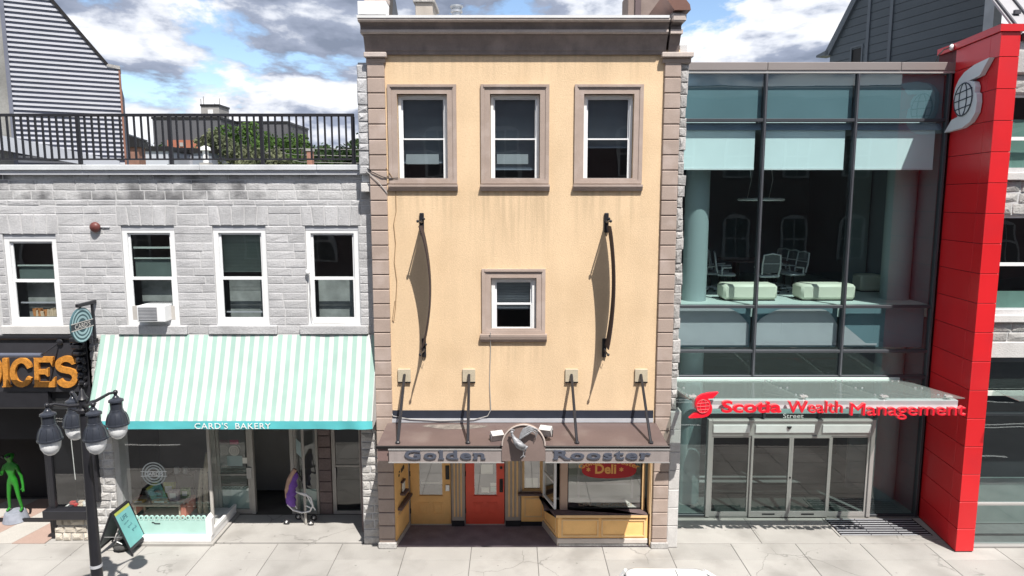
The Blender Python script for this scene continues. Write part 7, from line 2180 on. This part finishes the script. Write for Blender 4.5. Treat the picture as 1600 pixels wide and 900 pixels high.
for a in (('big round green tree right of the dark block beyond the railing', 385, 194, 72, 4.6, 5.2, leafA, 1, 6500), ('green tree at the right shoulder of the big round tree', 428, 196, 74, 4.2, 5.0, leafA, 2, 5500),
          ('green tree sloping down to the right of the big trees', 470, 216, 70, 3.2, 4.2, leafA, 9, 3600),
          ('grey green tree in front of the dark block with the orange corner', 330, 208, 58, 2.9, 3.8, leafB, 3, 4200), ('low grey green tree below the big round tree', 372, 226, 50, 3.2, 2.6, leafB, 4, 2600),
          ('low grey green tree below the right big tree', 412, 230, 48, 2.8, 2.4, leafB, 11, 2200),
          ('dark green tree at the right end of the railing', 528, 215, 56, 3.0, 3.6, leafC, 5, 4200), ('dark green tree touching the ochre building edge', 560, 217, 60, 3.0, 3.6, leafC, 6, 3600),
          ('dark green tree between the chimney and the right end of the railing', 500, 223, 60, 2.4, 3.2, leafC, 12, 3000),
          ('dark tree just right of the slatted house', 222, 221, 80, 3.4, 3.6, leafC, 7, 2600)):
    build_tree(*a)

# ------------------------------------------------------------------ street lamp
def build_lamp():
    Y = -3.05; X = X_(130, 640, Y)
    t = thing('street_lamp', 'black street lamp post with four hanging acorn lanterns at the kerb', 'street lamp', (X, Y, 0))
    za = Z_(622, Y) - .11
    mb = MB(); mb.lathe([(.19, 0), (.19, .05), (.14, .08), (.14, .5), (.11, .58), (.10, .62), (.088, 1.5), (.065, za - .15), (.10, za - .13), (.10, za - .08), (.07, za - .05), (.065, za + .08), (.09, za + .10), (.05, za + .16), (.03, za + .24), (.001, za + .28)], (X, Y, 0), 16); mb.build('post', M['black'], t, 40)
    mb = MB(); mb.lathe([(.096, 1.28), (.094, 1.33)], (X, Y, 0), 16); mb.build('post_band', M['flash'], t)
    fro = pmat('frosted_globe', (.78, .79, .80), .25, .05, 6)
    grey = pmat('lantern_enamel', (.030, .034, .045), .28, .08, 8)
    for k in range(4):
        a = math.radians(229 + 90 * k); c, s = math.cos(a), math.sin(a); R = .50
        hx, hy = X + R * c, Y + R * s
        mb = MB(); mb.tube([(X + .05 * c, Y + .05 * s, za), (X + .2 * c, Y + .2 * s, za + .02), (X + .40 * c, Y + .40 * s, za + .10), (hx, hy, za + .10)], [.035, .028, .024, .02], 7); mb.ball((hx, hy, za + .10), .042, 8, 6); mb.tube([(X + .06 * c, Y + .06 * s, za - .12), (X + .2 * c, Y + .2 * s, za - .02)], .012, 6); mb.build('arm', M['black'], t, 50)
        mb = MB(); mb.lathe([(.02, .10), (.03, .04), (.05, .02), (.055, .0), (.115, -.03), (.12, -.06), (.095, -.07), (.095, -.20), (.105, -.205), (.105, -.225), (.125, -.26), (.155, -.33), (.170, -.40), (.174, -.44), (.184, -.445), (.184, -.475), (.155, -.48)], (hx, hy, za), 20); la = mb.build('lantern_hood', grey, t, 35)
        for q in range(10):
            b = 2 * pi * q / 10; mb = MB(); mb.tube([(hx + r * math.cos(b), hy + r * math.sin(b), za + z) for r, z in ((.129, -.262), (.158, -.33), (.173, -.40), (.177, -.44))], .006, 4); mb.build('hood_rib', grey, la)
        mb = MB(); mb.lathe([(.150, -.481), (.152, -.52), (.140, -.60), (.105, -.67), (.055, -.715), (.001, -.725)], (hx, hy, za), 20); mb.build('globe', fro, la, 60)
build_lamp()

# ------------------------------------------------------------------ pavement sign board
def build_aboard():
    xr, zr = -8.40, .97
    y0, y1 = -.42, .20
    xf, xbk = -8.02, -8.80
    t = thing('pavement_sign', 'folding black framed sandwich board with a turquoise face on the pavement', 'sign', ((xf + xbk) / 2, (y0 + y1) / 2, 0))
    teal = pmat('board_turquoise', (.15, .38, .38), .5, .08, 4); lime = pmat('board_lime', (.36, .42, .10), .5)
    U = Vector((0, 1, 0))
    def panel(xb, sgn):
        B = Vector((xb, y0, .03)); T = Vector((xr + sgn * .015, y0, zr)); Wv = (T - B); H = Wv.length; Wv.normalize()
        N_ = Vector((Wv.z * sgn, 0, -Wv.x * sgn)).normalized()
        if N_.x * sgn < 0: N_ = -N_
        def fr(u, w, d): p = B + U * u + Wv * w + N_ * d; return (p.x, p.y, p.z)
        def fbox(u0, u1, w0, w1, d0, d1):
            mb = MB(); mb.box(u0, u1, w0, w1, d0, d1); mb.v = [fr(*p) for p in mb.v]; return mb
        return fr, fbox, H
    W = y1 - y0
    fr, fb, H = panel(xf, 1)
    q = MB()
    for a in ((0, .03, 0, H), (W - .03, W, 0, H), (.03, W - .03, H - .03, H), (.03, W - .03, .10, .16)): q.add(*(lambda m: (m.v, m.f))(fb(a[0], a[1], a[2], a[3], -.015, .015)))
    f = q.build('frame', M['black'], t)
    p = fb(.032, W - .032, .162, H - .032, -.006, .006).build('poster', teal, f)
    fb(.034, W - .034, H - .10, H - .036, .0065, .008).build('poster_band', lime, p)
    def line(s, w0, hgt, u0, u1, mat, slant=0.0):
        vs, fs = text_geo(s, .01, 0); a, b = min(v[0] for v in vs), max(v[0] for v in vs)
        MB().add([fr(u0 + (v[0] - a) / (b - a) * (u1 - u0), w0 + v[1] * hgt + slant * (v[0] - a) / (b - a), .0085) for v in vs], fs).build('lettering', mat, p)
    navy = pmat('board_lettering', (.03, .10, .13), .6)
    line('LIFE', H - .27, .13, .16, .38, navy)
    def scrawl(u0, u1, w0, amp, n, drift):
        mb = MB(); mb.tube([fr(u0 + (u1 - u0) * i / n, w0 + drift * i / n + amp * math.sin(i * 1.9) * (.6 + .4 * math.sin(i * .7)), .0085) for i in range(n + 1)], .004, 4); mb.build('script_line', navy, p)
    scrawl(.18, .36, H - .36, .018, 14, .02); scrawl(.24, .40, H - .47, .035, 12, .03); scrawl(.32, .50, H - .58, .04, 14, .03)
    fr2, fb2, H2 = panel(xbk, -1)
    q = MB()
    for a in ((0, .03, 0, H2), (W - .03, W, 0, H2), (.03, W - .03, H2 - .03, H2), (.03, W - .03, .10, .16)): q.add(*(lambda m: (m.v, m.f))(fb2(a[0], a[1], a[2], a[3], -.015, .015)))
    f2 = q.build('frame', M['black'], t)
    fb2(.032, W - .032, .162, H2 - .032, -.006, .006).build('poster', pmat('board_back', (.22, .24, .24), .6), f2)
    mb = MB(); mb.tube([(xf - .16, y0 + .05, .42), (xbk + .16, y0 + .05, .42)], .008, 5); mb.build('stay', M['steel'], t)
    # sandbag weight between the leaves
    s = thing('weight_bag', 'dark sandbag weight lying under the sandwich board', 'bag', (-8.4, -.1, 0))
    mb = MB(); mb.ball((-8.40, -.08, .095), (.20, .22, .095), 12, 8); mb.build('bag', pmat('bag_cloth', (.05, .05, .05), .9, .2, 10, .2, 50), s, 60)
    mb = MB(); mb.tube([(-8.52, -.16, .16), (-8.44, -.22, .24), (-8.34, -.2, .17)], .015, 6); mb.build('bag_handle', M['steel'], s, 60)
build_aboard()

# ------------------------------------------------------------------ green alien figure in the doorway
def build_alien():
    Yc = 1.25
    X = X_(23, 790, Yc)
    t = thing('alien_statue', 'bright green alien figure standing on a grey round base in the dark doorway', 'statue', (X, Yc, .0))
    mb = MB(); mb.lathe([(.27, 0.013), (.25, .06), (.22, .20), (.19, .24), (.001, .25)], (X, Yc, 0), 20); mb.build('base', pmat('base_grey', (.24, .26, .31), .7, .15, 8), t, 50)
    gr = pmat('alien_green', (.017, .175, .016), .42, .12, 10, .05, 40, .1, 50)
    zb = .24
    J = {'pelvis': (0, 0, .74), 'belly': (0, 0, .90), 'chest': (0, -.01, 1.07), 'neck': (0, -.01, 1.20), 'head0': (0, -.02, 1.28), 'head1': (.0, -.03, 1.36),
         'lh': (-.07, 0, .70), 'lk': (-.10, -.02, .38), 'la': (-.12, 0, .07), 'lt': (-.13, -.10, .03), 'rh': (.07, 0, .70), 'rk': (.13, -.03, .38), 'ra': (.17, .0, .07), 'rt': (.19, -.10, .03),
         'ls': (-.14, -.01, 1.10), 'le': (-.22, -.03, .88), 'lw': (-.20, -.16, 1.06), 'rs': (.14, -.01, 1.10), 're': (.22, .0, .84), 'rw': (.29, -.06, .60)}
    R = {'pelvis': .085, 'belly': .07, 'chest': .11, 'neck': .035, 'head0': .08, 'head1': .09, 'lh': .06, 'lk': .04, 'la': .03, 'lt': .03, 'rh': .06, 'rk': .04, 'ra': .03, 'rt': .03, 'ls': .05, 'le': .033, 'lw': .026, 'rs': .05, 're': .033, 'rw': .026}
    E = [('pelvis', 'belly'), ('belly', 'chest'), ('chest', 'neck'), ('neck', 'head0'), ('head0', 'head1'), ('pelvis', 'lh'), ('lh', 'lk'), ('lk', 'la'), ('la', 'lt'), ('pelvis', 'rh'), ('rh', 'rk'), ('rk', 'ra'), ('ra', 'rt'),
         ('chest', 'ls'), ('ls', 'le'), ('le', 'lw'), ('chest', 'rs'), ('rs', 're'), ('re', 'rw')]
    # long fingers
    for side, w, dirs in (('l', 'lw', [(-.05, -.03, .07), (-.01, -.04, .085), (.03, -.04, .075), (.05, -.01, .04)]), ('r', 'rw', [(.03, -.03, -.09), (.0, -.04, -.10), (-.03, -.02, -.085), (-.04, -.05, -.04)])):
        for i, d in enumerate(dirs):
            p = Vector(J[w]); n1, n2 = side + 'f%da' % i, side + 'f%db' % i
            J[n1] = tuple(p + Vector(d) * .55); J[n2] = tuple(p + Vector(d)); R[n1] = .013; R[n2] = .009; E += [(w, n1), (n1, n2)]
    keys = list(J); ix = {k: i for i, k in enumerate(keys)}
    me = bpy.data.meshes.new('body'); me.from_pydata([J[k] for k in keys], [(ix[a], ix[b]) for a, b in E], [])
    o = bpy.data.objects.new('body', me); COL.objects.link(o)
    md = o.modifiers.new('skin', 'SKIN'); sv = me.skin_vertices[0].data if me.skin_vertices else None
    if sv is None:
        me.skin_vertices.new() if hasattr(me.skin_vertices, 'new') else None
        sv = me.skin_vertices[0].data
    for k in keys:
        sv[ix[k]].radius = (R[k], R[k]); sv[ix[k]].use_root = (k == 'pelvis')
    sub = o.modifiers.new('sub', 'SUBSURF'); sub.levels = 2; sub.render_levels = 2
    dg = bpy.context.evaluated_depsgraph_get(); dg.update()
    m2 = bpy.data.meshes.new_from_object(o.evaluated_get(dg))
    bpy.data.objects.remove(o)
    for p in m2.polygons: p.use_smooth = True
    # swell the head into a tall egg
    for v in m2.vertices:
        if v.co.z > 1.22:
            k = min(1, (v.co.z - 1.22) / .14); v.co.x *= 1 + .55 * k; v.co.y = (v.co.y + .02) * (1 + .5 * k) - .02; v.co.z = 1.22 + (v.co.z - 1.22) * 1.35
    m2.name = 'body'; m2.materials.clear(); m2.materials.append(gr)
    WL = Vector((X, Yc, zb)); bo = place('body', m2, WL, t)
    blk = pmat('eye_black', (.008, .01, .008), .15)
    for s in (-1, 1):
        mb = MB(); i0 = 0; mb.ball((0, 0, 0), (.055, .022, .030), 12, 8); mb.xform(Matrix.Translation((X + s * .062, Yc - .145, zb + 1.37)) @ Matrix.Rotation(s * -.5, 4, 'Y') @ Matrix.Rotation(s * .35, 4, 'Z')); mb.build('eye', blk, bo, 60)
    return t
build_alien()

# terrazzo floor of the spice doorway
def entry_tiles():
    pav = bpy.data.objects['pavement']
    ta = pmat('terrazzo_pale', (.42, .40, .37), .7, .06, 2, .25, 120); tb = pmat('terrazzo_rose', (.36, .26, .22), .7, .06, 2, .25, 120)
    x = -13.4; i = 0
    xe = X_(76, 830, .3)
    step = .72
    # bands running out of the doorway at a slant
    y0, y1 = .165, 2.4
    sl = .5
    x = -14.6; i = 0
    while x < xe:
        a, b = x, min(x + step, xe + 1)
        pts = [(a, y0), (b, y0), (min(b + sl, xe), y1), (min(a + sl, xe), y1)]
        pts = [(min(p[0], xe), p[1]) for p in pts]
        if pts[1][0] - pts[0][0] > .05:
            mb = MB(); mb.prism([(pts[0][0] + .004, pts[0][1]), (pts[1][0] - .004, pts[1][1]), (pts[2][0] - .004, pts[2][1]), (pts[3][0] + .004, pts[3][1])], -.05, .002, 'z'); mb.build('floor_band', tb if i % 2 else ta, pav)
        x += step; i += 1
    mb = MB(); mb.box(xe + .004, X_(178, 830, .2), .165, .40, -.05, .001, .004); mb.build('slab', M['concrete'], pav)
entry_tiles()

# ------------------------------------------------------------------ white car at the kerb, only its roof in view
def build_car():
    L0, L1 = .38, 4.38         # front towards -x
    yc = -4.42; hw = .86
    t = thing('parked_car', 'white car parked at the kerb with only its roof edge in the frame', 'car', ((L0 + L1) / 2, yc, -.13))
    paint = pmat('white_car_paint', (.74, .74, .73), .22, .01, 1, spec=.6, coat=.6)
    zr = -.13
    # stations along x: (x, sill z, belt z, half width at belt)
    body = [(0, .42, .62, .60), (.15, .30, .72, .76), (.6, .24, .86, .84), (1.05, .22, .96, .86), (2.0, .22, .99, .87), (3.0, .22, 1.0, .87), (3.6, .26, 1.02, .84), (3.92, .34, 1.0, .76), (4.0, .45, .9, .70)]
    vs = []; n = 8
    for x, zs, zb, w in body:
        ring = [(-w * .96, zs), (-w, zs + (zb - zs) * .45), (-w * .985, zb - .06), (-w * .93, zb), (w * .93, zb), (w * .985, zb - .06), (w, zs + (zb - zs) * .45), (w * .96, zs)]
        vs += [(L0 + x, yc + y, zr + z) for y, z in ring]
    mb = MB(); m = len(body)
    fs = [tuple(range(n))] + [tuple(reversed(range((m - 1) * n, m * n)))]
    for i in range(m - 1):
        for k in range(n): fs.append((i * n + k, (i + 1) * n + k, (i + 1) * n + (k + 1) % n, i * n + (k + 1) % n))
    mb.add(vs, fs); bd = mb.build('body', paint, t, 35)
    gl = pmat('car_window', (.015, .018, .022), .06, .02, 2, spec=.8)
    cab = [(.98, .97, .80, .99), (1.15, .975, .80, 1.05)]
    # cabin: glass house and roof
    gh0 = [(1.0, .97, .79), (3.72, 1.0, .76)]; roof_x = (1.42, 2.66); zt = 1.80
    def quadbox(a, b, c, d): return [a, b, c, d]
    lo = [(L0 + .98, yc - .80, zr + .97), (L0 + 3.80, yc - .74, zr + 1.0), (L0 + 3.80, yc + .74, zr + 1.0), (L0 + .98, yc + .80, zr + .97)]
    hi = [(L0 + roof_x[0] + .02, yc - .60, zr + zt - .02), (L0 + roof_x[1], yc - .58, zr + zt - .02), (L0 + roof_x[1], yc + .58, zr + zt - .02), (L0 + roof_x[0] + .02, yc + .60, zr + zt - .02)]
    mb = MB(); mb.add(lo + hi, [(0, 1, 5, 4), (1, 2, 6, 5), (2, 3, 7, 6), (3, 0, 4, 7), (4, 5, 6, 7)]); mb.build('windows', gl, t)
    # roof skin with rounded corners
    k = 6; pts = []
    for cx, cy, a0 in ((roof_x[1] - .14, .46, 0), (roof_x[0] + .14, .48, 90), (roof_x[0] + .14, -.48, 180), (roof_x[1] - .14, -.46, 270)):
        for i in range(k + 1):
            a = math.radians(a0 + 90 * i / k); pts.append((L0 + cx + .16 * math.cos(a), yc + cy + .16 * math.sin(a)))
    mb = MB(); np_ = len(pts)
    cx_ = L0 + (roof_x[0] + roof_x[1]) / 2
    def rg(s, z): return [(cx_ + (p[0] - cx_) * s, yc + (p[1] - yc) * s, zr + z) for p in pts]
    r0, r1, r2 = rg(1.0, zt - .015), rg(.985, zt + .01), rg(.90, zt + .03)
    mb.add(r0 + r1 + r2, [(i, (i + 1) % np_, np_ + (i + 1) % np_, np_ + i) for i in range(np_)] + [(np_ + i, np_ + (i + 1) % np_, 2 * np_ + (i + 1) % np_, 2 * np_ + i) for i in range(np_)] + [tuple(range(2 * np_, 3 * np_))])
    mb.build('roof', paint, t, 50)
    mb = MB(); mb.box(cx_ + .15, cx_ + .16, yc - .52, yc + .52, zr + zt + .027, zr + zt + .033); mb.build('roof_seam', M['hinge'], t)
    for a, b in ((0, 4), (1, 5), (2, 6), (3, 7)):
        v = lo + hi; mb = MB(); mb.tube([v[a], v[b]], .045, 6); mb.build('pillar', paint, t)
    for s in (-1, 1):
        mb = MB(); mb.tube([(L0 + 2.3, yc + s * .79, zr + 1.0), (L0 + 2.3, yc + s * .59, zr + zt - .02)], .04, 6); mb.build('door_post', M['black'], t)
        mb = MB(); mb.box(L0 + 1.0, L0 + 1.2, yc + s * .84, yc + s * 1.0, zr + 1.0, zr + 1.13, .03); mb.build('mirror', paint, t)
        mb = MB(); mb.box(L0 + 3.88, L0 + 4.01, yc + s * .45, yc + s * .70, zr + .72, zr + .90, .02); mb.build('tail_light', pmat('tail_red', (.4, .01, .01), .2) if 'tail_red' not in bpy.data.materials else bpy.data.materials['tail_red'], t)
        mb = MB(); mb.box(L0 + .04, L0 + .2, yc + s * .42, yc + s * .70, zr + .56, zr + .68, .02); mb.build('headlight', M['steel'], t)
        for x in (.78, 3.28):
            c = (L0 + x, yc + s * .80, zr + .32)
            w = MB(); w.lathe([(.20, -.10), (.30, -.10), (.32, -.06), (.32, .06), (.30, .10), (.20, .10)], (0, 0, 0), 20); w.xform(Matrix.Translation(c) @ Matrix.Rotation(pi / 2, 4, 'X')); wh = w.build('wheel', M['black_matte'], t, 40)
            w = MB(); w.lathe([(.001, -.09), (.20, -.085), (.20, .085), (.001, .09)], (0, 0, 0), 20); w.xform(Matrix.Translation(c) @ Matrix.Rotation(pi / 2, 4, 'X')); w.build('rim', M['steel'], wh, 40)
build_car()

# ------------------------------------------------------------------ building across the street, seen mirrored in the glass
def build_opposite():
    t = thing('brick_building', 'dark red brick row across the street with arched windows, mirrored in the bank glass', 'building', (0, -20, 0))
    m, N, L = new_mat('dark_brick')
    out = N.new('ShaderNodeOutputMaterial'); b = N.new('ShaderNodeBsdfPrincipled'); b.inputs['Roughness'].default_value = .9
    br = N.new('ShaderNodeTexBrick'); br.inputs['Scale'].default_value = 4; br.inputs['Color1'].default_value = (.07, .042, .042, 1); br.inputs['Color2'].default_value = (.055, .034, .034, 1); br.inputs['Mortar'].default_value = (.06, .05, .05, 1)
    mp = N.new('ShaderNodeMapping'); mp.inputs['Rotation'].default_value = (pi / 2, 0, 0); geo = N.new('ShaderNodeNewGeometry')
    L.new(geo.outputs['Position'], mp.inputs[0]); L.new(mp.outputs[0], br.inputs['Vector']); L.new(br.outputs[0], b.inputs['Base Color']); L.new(b.outputs[0], out.inputs[0])
    Y = -18.6; x0, x1, H = -26.0, 34.0, 13.2
    holes = []
    cols = [x0 + 1.6 + 3.0 * i for i in range(20)]
    for x in cols:
        for z in (4.4, 8.6): holes.append((x - .6, x + .6, z, z + 2.1))
    mb = MB(); mb.box(x0, x1, Y - 8, Y, 0, H); mb.build('wall', m, t)
    fr = pmat('pale_frame', (.22, .22, .22), .7, .05, 3)
    for x in cols:
        for z in (4.4, 8.6):
            q = MB(); pts = [(x - .7, z), (x + .7, z), (x + .7, z + 1.9)] + [(x + .7 * math.cos(pi * i / 8), z + 1.9 + .45 * math.sin(pi * i / 8)) for i in range(1, 8)] + [(x - .7, z + 1.9)]
            q.prism(pts, Y + .004, Y + .06, 'y'); w = q.build('window', fr, t)
            for dz in (.1, 1.15):
                q = MB(); q.box(x - .55, x - .03, Y + .061, Y + .075, z + dz, z + dz + .95); q.build('pane', M['black'], w)
                q = MB(); q.box(x + .03, x + .55, Y + .061, Y + .075, z + dz, z + dz + .95); q.build('pane', M['black'], w)
    mb = MB(); mb.box(x0 - .1, x1 + .1, Y + .002, Y + .35, H - .6, H - .1, .05); mb.build('cornice', fr, t)
    mb = MB(); mb.box(x0, x1, Y + .002, Y + .15, 3.2, 3.7, .02); mb.build('shop_band', M['black'], t)
    for i in range(12):
        x = x0 + 1 + i * 4.9
        q = MB(); q.box(x, x + 4.2, Y + .003, Y + .06, .5, 3.1); w = q.build('shop_window', M['black'], t)
build_opposite()
